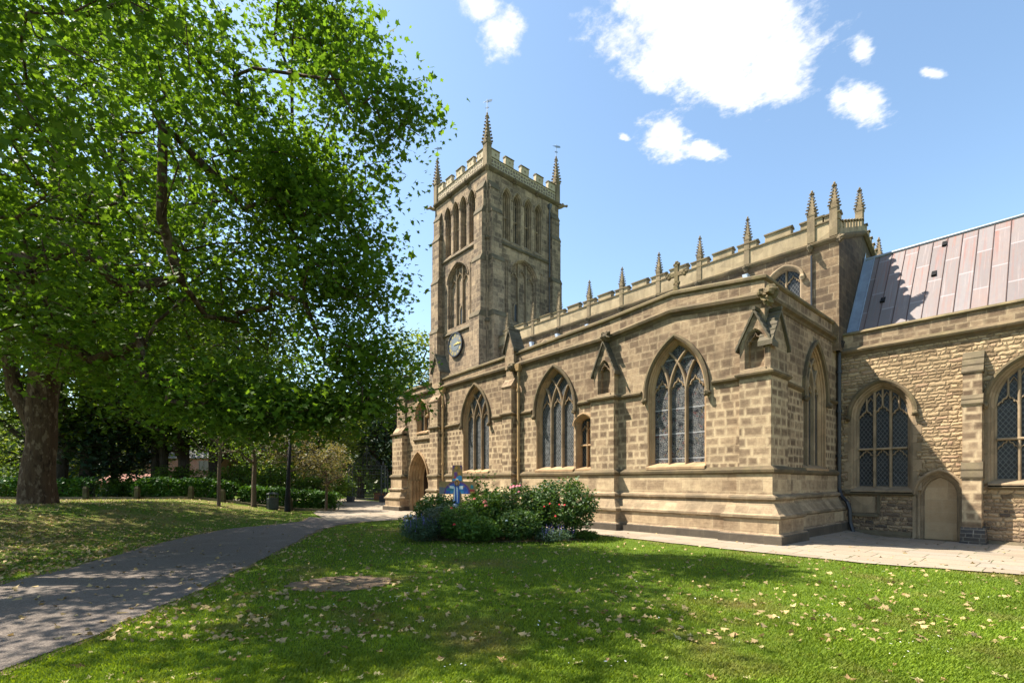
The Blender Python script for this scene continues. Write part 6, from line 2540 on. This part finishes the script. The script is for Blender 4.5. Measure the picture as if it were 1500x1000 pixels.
for s in (-1, 1):
    mb = MB()
    for u in (1.25, 1.55):
        mb.box(s * u - .035, -.035, gz0 - .3, s * u + .035, .035, 3.0)
    for z in (.5, 1.2, 1.9, 2.6):
        scroll(mb, s * 1.4, z, .12, 1.2, s, 0)
        scroll(mb, s * 1.4, z + .3, .12, 1.2, -s, 1.5)
    mb.box(s * 1.4 - .2, -.05, 2.96, s * 1.4 + .2, .05, 3.04)
    mb.tube([(s * 1.4, 0, 3.02), (s * 1.4, 0, 3.15), (s * 1.4, 0, 3.24), (s * 1.4, 0, 3.4)], [.04, .09, .05, .005], 7)
    mb.box(s * 1.4 - .26, -.2, gz0 - .3, s * 1.4 + .26, .2, .55)
    mb.build('gate_pier', 'gate_iron', gate)
    mb = MB()
    bars(mb, s * .06, s * 1.18, .2, 2.45, 9, .013)
    for z in (.22, .95, 1.05, 2.3):
        mb.box(min(s * .04, s * 1.2), -.018, z, max(s * .04, s * 1.2), .018, z + .035)
    for k in range(4):
        scroll(mb, s * (.2 + .28 * k), .58, .13, 1.3, s, k)
    mb.build('gate_leaf', 'gate_iron', gate)
mb = MB()
mb.box(-1.5, -.03, 2.72, 1.5, .03, 2.77)
mb.box(-1.3, -.025, 3.0, 1.3, .025, 3.04)
for k in range(7):
    scroll(mb, -1.05 + .35 * k, 2.88, .11, 1.3, 1 if k % 2 else -1, k)
for s in (-1, 1):
    scroll(mb, s * .95, 3.25, .22, 1.6, s, math.pi / 2)
    scroll(mb, s * .55, 3.42, .26, 1.7, -s, math.pi / 2)
    scroll(mb, s * .22, 3.62, .24, 1.6, s, math.pi)
    scroll(mb, s * .30, 3.22, .17, 1.4, -s, 0)
    scroll(mb, s * .12, 4.0, .13, 1.4, s, 0)
    mb.tube([(s * 1.2, 0, 3.04), (s * .8, 0, 3.4), (s * .4, 0, 3.75), (s * .1, 0, 4.1), (0, 0, 4.5)], .02, 6)
mb.tube([(0, 0, 3.0), (0, 0, 4.4), (0, 0, 4.5), (0, 0, 4.75)], [.025, .02, .05, .004], 7)
mb.build('overthrow', 'gate_iron', gate)
rx, ry = W(-9.4, 41.0)
rail = empty('railings', (rx, ry, 0), 'black iron railings between the gates and the church corner', 'railings', rz=TH - .05)
mb = MB()
bars(mb, -1.0, 1.5, .5, 2.4, 15, .013)
for z in (.62, 2.2):
    mb.box(-1.05, -.018, z, 1.55, .018, z + .04)
mb.build('bars', 'gate_iron', rail)
for u in (-1.1, 1.55):
    mb = MB()
    mb.box(u - .05, -.05, 0, u + .05, .05, 2.6)
    mb.tube([(u, 0, 2.6), (u, 0, 2.68), (u, 0, 2.85)], [.03, .07, .004], 7)
    mb.build('post', 'gate_iron', rail)
rx, ry = W(-8.6, 44.5)
bw = empty('brick_wall', (rx, ry, 0), 'low red brick wall with stone coping behind the railings', 'wall', rz=TH)
mb = MB()
mb.box(-4.0, 0, -.3, 4, .25, .62)
mb.build('wall', 'brick', bw)
mb = MB()
mb.box(-4.05, -.04, .622, 4.05, .29, .74)
mb.build('coping', 'trimd', bw)

# ---- painted wooden cross in the flower bed
cx_, cy_ = W(-1.68, 15.0)
cross = empty('painted_cross', (cx_, cy_, 0), 'brightly painted wooden cross with robed figure under a rainbow arc, standing in the flower bed', 'cross', rz=rad(30))
cross.scale = (.80, .9, .93)
F_ = lambda u, n, z: (u, -n, z)
PC = {}


def paint(c, nm):
    if nm not in PC:
        PC[nm] = plain('paint_' + nm, c, .55, 0, .18, 14)
    return PC[nm]


OCH, BLU, SKYB, PUR, RED, TEAL, WHT, SKIN, BRN, GRY, ORG = ((.30, .19, .07), (.03, .11, .42), (.04, .24, .48), (.13, .045, .20), (.42, .03, .03), (.03, .20, .22), (.62, .68, .68), (.35, .19, .10), (.07, .035, .02), (.13, .14, .17), (.55, .25, .04))
mb = MB()
mb.prism([(-.17, -.1), (.17, -.1), (.17, 1.42), (.74, 1.42), (.74, 1.80), (.22, 1.80), (.20, 2.34), (-.20, 2.34), (-.22, 1.80), (-.76, 1.80), (-.76, 1.38), (-.17, 1.38)], F_, .018, -.018)
board = mb.build('board', paint(OCH, 'ochre'), cross)


def patch(name, poly, c, nm, layer, parent=None):
    m_ = MB()
    m_.prism(poly, F_, .018 + .0035 * layer, .0)
    return m_.build(name, paint(c, nm), parent or cross)


def arcband(r0, r1, cz=1.40, n=14, a0=0.0, a1=math.pi, clip=1.795):
    out = [(r1 * math.cos(a0 + (a1 - a0) * i / n), min(clip, cz + .74 * r1 * math.sin(a0 + (a1 - a0) * i / n))) for i in range(n + 1)]
    inn = [(r0 * math.cos(a1 - (a1 - a0) * i / n), min(clip - .001, cz + .74 * r0 * math.sin(a1 - (a1 - a0) * i / n))) for i in range(n + 1)]
    return out + inn


patch('painted_field', [(-.75, 1.39), (-.30, 1.39), (-.30, 1.52), (-.52, 1.60), (-.75, 1.62)], GRY, 'slate_grey', 1)
patch('painted_field', [(.12, 1.43), (.73, 1.43), (.73, 1.47), (.12, 1.49)], ORG, 'orange', 1)
patch('painted_field', [(.10, 1.49), (.73, 1.475), (.73, 1.53), (.10, 1.56)], RED, 'red', 2)
patch('painted_field', [(-.36, 1.385), (-.10, 1.385), (-.10, 1.44), (-.36, 1.46)], RED, 'red', 2)
patch('rainbow_band', arcband(.48, .55), PUR, 'purple', 3)
patch('rainbow_band', arcband(.30, .479), BLU, 'blue', 4)
patch('rainbow_band', arcband(.16, .30, a0=.0), SKYB, 'sky_blue', 5)
patch('rainbow_band', [(-.42, 1.50), (-.16, 1.50), (-.16, 1.58), (-.46, 1.57)], TEAL, 'teal', 6)
patch('painted_field', [(-.20, 1.86), (-.08, 1.92), (.10, 2.0), (.20, 1.97), (.20, 1.82), (-.20, 1.82)], SKYB, 'sky_blue', 3)
patch('painted_field', [(-.19, 2.33), (-.19, 2.12), (-.14, 2.25), (-.08, 2.33)], PUR, 'purple', 1)
patch('painted_field', [(.19, 2.33), (.19, 2.16), (.12, 2.33)], PUR, 'purple', 1)
patch('painted_field', [(-.13, 2.10), (0, 2.12), (.02, 1.93), (-.10, 1.90)], PUR, 'purple', 2)
patch('painted_field', [(-.12, 1.96), (-.04, 1.97), (-.04, 1.90), (-.13, 1.90)], RED, 'red', 4)
patch('painted_field', [(-.05, 1.90), (.05, 1.90), (.05, 1.86), (-.05, 1.86)], WHT, 'white', 5)
patch('painted_field', [(-.02 + .05 * math.cos(a), 2.25 + .05 * math.sin(a)) for a in np.arange(9) * .7], ORG, 'orange', 2)
patch('painted_field', [(.10 + .05 * math.cos(a), 2.06 + .05 * math.sin(a)) for a in np.arange(9) * .7], ORG, 'orange', 2)
patch('painted_field', [(.56, 1.57), (.68, 1.57), (.68, 1.66), (.60, 1.70), (.56, 1.64)], TEAL, 'teal', 3)
patch('painted_sleeve', [(-.30, 1.66), (-.08, 1.65), (-.08, 1.56), (-.30, 1.58)], WHT, 'white', 7)
patch('painted_sleeve', [(.08, 1.65), (.26, 1.66), (.26, 1.55), (.08, 1.55)], WHT, 'white', 7)
patch('painted_hand', [(-.36, 1.70), (-.30, 1.66), (-.30, 1.60), (-.35, 1.64)], SKIN, 'skin', 8)
patch('painted_hand', [(.32, 1.66), (.26, 1.65), (.26, 1.60), (.31, 1.61)], SKIN, 'skin', 8)
patch('painted_robe', [(-.12, 1.66), (.10, 1.66), (.11, 1.25), (.09, 1.02), (-.12, 1.02), (-.13, 1.3)], BLU, 'blue', 8)
patch('painted_robe', [(-.11, 1.62), (-.08, 1.62), (-.08, 1.2), (-.10, 1.05), (-.13, 1.1), (-.13, 1.4)], WHT, 'white', 9)
patch('painted_robe', [(-.02, 1.62), (.04, 1.60), (.04, 1.12), (.015, 1.12)], WHT, 'white', 9)
patch('painted_halo', [(.01 + .105 * math.cos(a), 1.755 + .105 * math.sin(a)) for a in np.arange(16) * math.pi / 8], ORG, 'gold_halo', 9)
patch('painted_hair', [(-.06, 1.62), (-.065, 1.78), (-.03, 1.835), (.04, 1.835), (.075, 1.78), (.075, 1.60), (.05, 1.66), (-.03, 1.66)], BRN, 'hair_brown', 10)
patch('painted_face', [(-.035, 1.77), (0, 1.80), (.04, 1.77), (.035, 1.70), (.0, 1.66), (-.03, 1.70)], SKIN, 'skin', 11)
m_ = MB()
rg = random.Random(8)
for i in range(9):
    m_.blob((rg.uniform(-.14, .08), -.06 - rg.uniform(0, .06), rg.uniform(.9, 1.16)), rg.uniform(.035, .06), i, 5, .35)
m_.build('ribbon_flowers', paint((.62, .66, .72), 'pale_flower'), cross)

# ================================================================ FLOWER BED PLANTS
MA['fl_red'] = foliage('red_petal', (.42, .02, .025), (.55, .05, .05), .2, tr_tint=(1.2, .8, .8))
MA['fl_pink'] = foliage('pink_petal', (.58, .14, .20), (.70, .26, .30), .2, tr_tint=(1.1, .9, .9))
MA['fl_coral'] = foliage('coral_petal', (.62, .12, .09), (.72, .24, .17), .2, tr_tint=(1.1, .9, .9))
MA['fl_blue'] = foliage('catmint_flower', (.10, .08, .30), (.20, .15, .45), .2, tr_tint=(1, 1, 1.2))
MA['fl_white'] = foliage('white_petal', (.65, .62, .55), (.75, .72, .66), .2, tr_tint=(1, 1, 1))


def plant(label, r, d, rad_, h, n, size, leaf, lm, seed, cat='plant', stems=10, group=None, loose=.0, shape='dome', flowers=None, fl_mat=None, name='shrub', spikes=0):
    rng = np.random.default_rng(seed)
    x, y = W(r, d)
    root = empty(name, (x, y, 0), label, cat, group)
    inv = Matrix()
    mb = MB()
    ends = []
    for i in range(stems):
        a = rng.uniform(0, 2 * np.pi)
        q = rad_ * rng.uniform(.15, 1) ** .6
        hz = h * rng.uniform(.75, 1.02) * math.sqrt(max(.08, 1 - (q / (rad_ * 1.08)) ** 2))
        e = Vector((q * math.cos(a), q * math.sin(a), hz))
        s = Vector((e.x * .25, e.y * .25, 0))
        m1 = s.lerp(e, .5) + Vector((0, 0, .15 * h))
        mb.tube([s, m1, e], [.012, .009, .004], 5)
        ends.append((s, m1, e))
    st = mb.build('stems', 'twig', root)
    P = []
    for _ in range(n):
        if loose and rng.random() < loose:
            s, m1, e = ends[rng.integers(len(ends))]
            t = rng.uniform(.25, 1.0)
            p = s.lerp(m1, t * 2) if t < .5 else m1.lerp(e, t * 2 - 1)
            P.append(np.array(p) + rng.normal(0, .05, 3))
        else:
            v = rng.normal(0, 1, 3)
            v /= np.linalg.norm(v)
            q = rng.uniform(.35, 1) ** .5
            k = 1 + .22 * mnoise.noise((v[0] * 2 + seed, v[1] * 2, v[2] * 2))
            P.append(np.array([v[0] * rad_ * q * k, v[1] * rad_ * q * k, h * .5 + v[2] * h * .5 * q * k]))
    P = np.array(P)
    P[:, 2] = np.maximum(P[:, 2], .03)
    V = leaf_verts(rng, P, size, leaf, 1.0, .2, .3)
    np_mesh('leaves', V, len(SHAPES[leaf]), lm, root)
    for i, (fr, fz, fs) in enumerate(flowers or []):
        # a rose head: whorl of petals, towards the viewer's side of the bush
        q = max(.1, 1 - ((fz / h - .5) / .53) ** 2) ** .5
        fd = -math.sqrt(max(.02, (rad_ * q) ** 2 - fr * fr)) - .03
        lx_, ly_ = W(fr, fd)
        m_ = MB()
        rg = random.Random(seed * 10 + i)
        for k in range(11):
            a = k * 2.4
            rr_ = fs * (.15 + .085 * k)
            nrm = Vector((math.cos(a), math.sin(a), 1.3 - k * .09)).normalized()
            t = nrm.orthogonal().normalized()
            b_ = nrm.cross(t)
            c = Vector((lx_, ly_, fz)) + Vector((math.cos(a), math.sin(a), 0)) * rr_ * .6 + Vector((0, 0, fs * (.3 - .03 * k)))
            m_.quad(*[c + (t * math.cos(w) + b_ * math.sin(w)) * fs * .42 for w in np.arange(6) * math.pi / 3])
        m_.build('flower', fl_mat, root, recalc=False)
    if spikes:
        Q = []
        for _ in range(spikes):
            a = rng.uniform(0, 2 * np.pi)
            q = rad_ * rng.uniform(.1, 1.0) ** .5
            z0 = h * math.sqrt(max(.15, 1 - (q / (rad_ * 1.2)) ** 2)) * rng.uniform(.8, 1.05)
            lean = rng.normal(0, .2, 2)
            for k in range(14):
                Q.append([q * math.cos(a) + lean[0] * k * .012, q * math.sin(a) + lean[1] * k * .012, z0 - .02 + k * .013])
        Q = np.array(Q) + rng.normal(0, .006, (len(Q), 3))
        o = np_mesh('flower_spikes', leaf_verts(rng, Q, .022, 'diamond', 1.5), 4, 'fl_blue', root)
        o['kind'] = 'stuff'
    return root


plant('big rounded dark rose bush with small red flowers at the bed right end', 1.50, 14.5, 1.09, 1.82, 8320, .085, 'oval', 'leaf_rose', 1, 'rose bush', 26, loose=.45,
      flowers=[(-.60, .98, .042), (-.45, 1.06, .048), (-.20, 1.04, .042), (-.05, 1.03, .052), (-.30, .72, .048)], fl_mat='fl_red', name='rose_bush')
plant('middle rose bush topped with a cluster of pink roses', .15, 14.75, 0.89, 1.64, 5760, .085, 'oval', 'leaf_rose', 2, 'rose bush', 20, loose=.4,
      flowers=[(-.18, 1.50, .075), (-.10, 1.53, .085), (0, 1.54, .075), (.08, 1.55, .075), (.05, 1.38, .06)], fl_mat='fl_pink', name='rose_bush')
plant('rose bush with one large coral bloom to the right of the painted cross', -.85, 14.4, 0.73, 1.36, 4160, .08, 'oval', 'leaf_fresh', 3, 'rose bush', 16, loose=.4,
      flowers=[(.08, 1.10, .10), (.12, 1.0, .085), (-.22, 1.18, .07)], fl_mat='fl_coral', name='rose_bush')
plant('tall spindly shrub with pale fresh leaves rising right behind the painted cross', -.95, 15.35, 0.61, 2.17, 2400, .075, 'oval', 'leaf_fresh', 4, 'shrub', 14, loose=.85)
plant('silvery grey leaved shrub at the left of the bed below the painted cross', -2.0, 14.15, 0.65, 1.04, 4800, .06, 'oval', 'leaf_grey', 5, 'shrub', 16, loose=.5)
plant('dark green shrub behind the left end of the bed', -2.35, 15.0, 0.73, 1.33, 4160, .085, 'oval', 'leaf_rose', 6, 'shrub', 14, loose=.3)
plant('catmint clump with blue flower spikes at the left end of the bed', -2.55, 13.65, 0.59, 0.66, 3840, .05, 'oval', 'leaf_blue', 7, 'catmint', 20, spikes=70, loose=.3, name='catmint')
plant('catmint clump with mauve spikes at the foot of the big rose bush', 1.15, 13.55, 0.57, 0.38, 2400, .045, 'oval', 'leaf_blue', 8, 'catmint', 16, spikes=38, loose=.3, name='catmint')
plant('lush bright green perennial clump in the front middle of the bed', -.95, 13.5, 0.68, 0.72, 4160, .085, 'oval', 'leaf_fresh', 9, 'perennial', 14, loose=.2, name='perennial')
plant('leafy green perennial in the front of the bed below the pink roses', .20, 13.75, 0.71, 0.90, 3840, .08, 'oval', 'leaf_rose', 10, 'perennial', 14, loose=.2, name='perennial',
      flowers=[(-.35, .62, .05)], fl_mat='fl_white')
plant('loose perennial with small orange red flowers in front of the painted cross', -1.55, 13.75, 0.61, 1.06, 3520, .07, 'oval', 'leaf_fresh', 11, 'perennial', 14, loose=.4,
      flowers=[(.0, .52, .06), (-.1, .95, .05)], fl_mat='fl_red', name='perennial')
plant('small white flowered plant at the far left edge of the bed', -2.95, 14.5, 0.42, 0.76, 1440, .06, 'oval', 'leaf_fresh', 12, 'perennial', 10, loose=.4,
      flowers=[(-.15, .66, .07), (0, .68, .07), (.12, .6, .06), (-.08, .55, .06)], fl_mat='fl_white', name='perennial')
plant('low green tuft at the right foot of the big rose bush', 2.1, 14.3, 0.47, 0.23, 1120, .07, 'oval', 'leaf_fresh', 13, 'perennial', 10, name='perennial')

plant('tall green shrub filling the back of the bed just right of the painted cross', -.55, 15.2, .75, 1.38, 4200, .08, 'oval', 'leaf_rose', 14, 'shrub', 16, loose=.3)
plant('green shrub between the pink roses and the big rose bush', .78, 15.1, .68, 1.50, 3600, .08, 'oval', 'leaf_rose', 15, 'shrub', 16, loose=.35)
plant('feathery green shrub at the back of the bed just left of the painted cross', -1.75, 15.6, .62, 1.22, 3000, .07, 'oval', 'leaf_fresh', 16, 'shrub', 14, loose=.3)

# ================================================================ GRASS AND FALLEN LEAVES
from mathutils.geometry import intersect_point_tri_2d
PATHP = [np.array(path_poly), np.array(fore), np.array(sp) , np.array(bedp)]


def inside(poly, X, Y):
    n = len(poly)
    c = np.zeros(len(X), bool)
    j = n - 1
    for i in range(n):
        xi, yi = poly[i]
        xj, yj = poly[j]
        m = ((yi > Y) != (yj > Y)) & (X < (xj - xi) * (Y - yi) / (yj - yi + 1e-12) + xi)
        c ^= m
        j = i
    return c


rng = np.random.default_rng(77)


def scatter(N, dmin, dmax, rlo, rhi, power):
    """denser towards the viewpoint; only on turf"""
    u = rng.random(N)
    d = (dmin ** (1 - power) + u * (dmax ** (1 - power) - dmin ** (1 - power))) ** (1 / (1 - power))
    px = rng.uniform(rlo, rhi, N)
    r = (px - 750) / F_PX * d
    x = d * FW[0] + r * RT[0]
    y = d * FW[1] + r * RT[1]
    return x, y, r, d


parts_ = [scatter(390000, 3.3, 30, -250, 1800, 2.0), scatter(90000, 2.6, 24, -1100, -250, 1.9), scatter(110000, 2.6, 22, 1800, 3200, 1.9)]
r_ = np.concatenate([rng.uniform(-5, 9, 210000), rng.uniform(-8, 14, 60000)])
d_ = np.concatenate([rng.uniform(-.5, 3.4, 210000), rng.uniform(-6, .2, 60000)])
parts_.append((d_ * FW[0] + r_ * RT[0], d_ * FW[1] + r_ * RT[1], r_, d_))
x, y, r, d = (np.concatenate([p[i] for p in parts_]) for i in range(4))
keep = np.ones(len(x), bool)
for q in PATHP[:3]:
    keep &= ~inside(q, x, y)
keep &= ~((r < -9.0) & (rng.random(len(x)) < .45))
x, y, r, d = x[keep], y[keep], r[keep], d[keep]
zg = np.array([gz_at(a, b) for a, b in zip(x, y)])
N = len(x)
hh = rng.uniform(.016, .038, N) * (1 + .10 * np.maximum(0, d - 5) ** .5)
d = np.maximum(d, 3.0)
patchy = np.array([mnoise.noise((a * 1.1, b * 1.1, 0)) for a, b in zip(x, y)])
hh *= 1 + .5 * patchy
az = rng.uniform(0, 2 * np.pi, N)
ln = rng.uniform(.2, 1.0, N) * hh
w = .0026 * (1 + .16 * d)
ex, ey = np.cos(az), np.sin(az)
sx, sy = -ey * w, ex * w
V = np.zeros((N, 4, 3))
V[:, 0] = np.stack([x - sx, y - sy, zg - .004], 1)
V[:, 1] = np.stack([x + sx, y + sy, zg - .004], 1)
V[:, 2] = np.stack([x + ex * ln * .35 + sx * .8, y + ey * ln * .35 + sy * .8, zg + hh * .62], 1)
V[:, 3] = np.stack([x + ex * ln, y + ey * ln, zg + hh], 1)
o = np_mesh('grass', V[:, [0, 1, 2, 3]], 4, 'grass')
o['kind'] = 'stuff'

for nm, c in (('fallen_pale', (.36, .31, .14)), ('fallen_tan', (.29, .17, .085)), ('fallen_brown', (.15, .075, .035)), ('fallen_mixed', (.33, .24, .11))):
    MA[nm] = foliage(nm, tuple(v * .75 for v in c), tuple(min(.7, v * 1.25) for v in c), .15, rough=.7, spec=.2, tr_tint=(1.1, 1, .8))


def leaf_obj(name, mat, seed):
    rg = random.Random(seed)
    mb = MB()
    fx = rg.uniform(.55, 1.05)
    ring = [(px * .5 * (1 + rg.uniform(-.25, .2)) * fx, py * .5 * (1 + rg.uniform(-.25, .2))) for px, py, _ in STAR]
    c1, c2, c3 = rg.uniform(.25, .9), rg.uniform(-.3, .7), rg.uniform(-.9, .9)
    zf = lambda u, v: .02 + c1 * u * u * 1.5 + c2 * v * v * 1.1 + c3 * u * v + .10 * math.sin(5 * u + seed) * v
    mid = [(u * .5, v * .5) for u, v in ring]
    P = [(0, 0, zf(0, 0))] + [(u, v, zf(u, v)) for u, v in mid] + [(u, v, zf(u, v)) for u, v in ring]
    n = len(ring)
    F2 = [(0, 1 + i, 1 + (i + 1) % n) for i in range(n)] + [(1 + i, 1 + n + i, 1 + n + (i + 1) % n, 1 + (i + 1) % n) for i in range(n)]
    mb.add(P, F2)
    return mb.build(name, mat, recalc=False)


GRP = {'fallen_pale': 'pale yellowish fallen plane leaf lying on the lawn grass', 'fallen_tan': 'tan curled dry plane leaf lying on the lawn grass', 'fallen_brown': 'dark brown shrivelled plane leaf lying on the lawn grass'}
protos = []
for i in range(9):
    m_ = ('fallen_pale', 'fallen_tan', 'fallen_brown')[i % 3]
    protos.append((leaf_obj('fallen_leaf', m_, 30 + i), m_, [True]))
x, y, r, d = scatter(2200, 3.9, 16.5, 10, 1490, 1.25)
keep = ~inside(PATHP[0], x, y) & ~inside(PATHP[1], x, y) & ~inside(PATHP[3], x, y) & (r > -7.5)
big = np.clip(rng.lognormal(-2.75, .45, len(x)), .025, .14)
drift = np.array([mnoise.noise((a * .9, b * .9, 2)) for a, b in zip(x, y)])
keep &= rng.random(len(x)) < .35 + 1.3 * np.maximum(0, drift)
cand = sorted([(big[i] / d[i], i) for i in range(len(x)) if keep[i]], reverse=True)[:170]
rg = random.Random(12)
for s, i in cand:
    pr, m_, fresh = protos[rg.choice((0, 1, 3, 4, 6, 7, 2, 0, 3, 1))]
    o = pr if fresh[0] else pr.copy()
    if not fresh[0]:
        COL.objects.link(o)
    fresh[0] = False
    o.location = (x[i], y[i], gz_at(x[i], y[i]) + .012)
    o.rotation_euler = (rg.uniform(-.35, .35), rg.uniform(-.35, .35), rg.uniform(0, 6.3))
    sc = big[i]
    o.scale = (sc, sc, sc)
    tag(o, GRP[m_], 'leaf', {'fallen_pale': 'pale fallen leaves on the lawn', 'fallen_tan': 'tan fallen leaves on the lawn', 'fallen_brown': 'brown fallen leaves on the lawn'}[m_])
for pr, m_, fresh in protos:
    if fresh[0]:
        bpy.data.objects.remove(pr)
# litter of leaves beyond counting: the bank, the far lawn, a few on path and paving
x, y, r, d = scatter(42000, 5, 34, -60, 1500, 1.4)
left_bank = np.array([fl(max(-2, min(44, b))) - .1 > a for a, b in zip(r, d)])
clump = np.array([mnoise.noise((a * .8, b * .8, 4)) for a, b in zip(x, y)])
prob = np.where(left_bank, .8 + .6 * clump, .07 + .10 * np.clip((-r - 0) / 6, 0, 1) + .12 * (d > 11) * (r < 2.5))
onp = inside(PATHP[0], x, y)
onv = inside(PATHP[1], x, y)
prob = np.where(onp, .035, prob)
prob = np.where(onv, .03, prob)
k = (rng.random(len(x)) < prob) & (d < 33)
x, y = x[k], y[k]
P = np.array([(a, b, gz_at(a, b) + .035) for a, b in zip(x, y)])
V = leaf_verts(rng, P, .085, 'star', .5, .5, .0)
o = np_mesh('leaf_litter', V, len(STAR), 'fallen_mixed')
o['kind'] = 'stuff'
# daisies and clover heads
x, y, r, d = scatter(900, 4.2, 14, 100, 1500, 1.6)
cl = np.array([mnoise.noise((a * 1.6, b * 1.6, 9)) for a, b in zip(x, y)])
k = (cl > .22)
for q in PATHP:
    k &= ~inside(q, x, y)
x, y = x[k], y[k]
P = np.array([(a, b, gz_at(a, b) + .05) for a, b in zip(x, y)])
V = leaf_verts(rng, P, .024, 'oval', .3, .1, 0)
o = np_mesh('daisies', V, 6, 'fl_white')
o['kind'] = 'stuff'
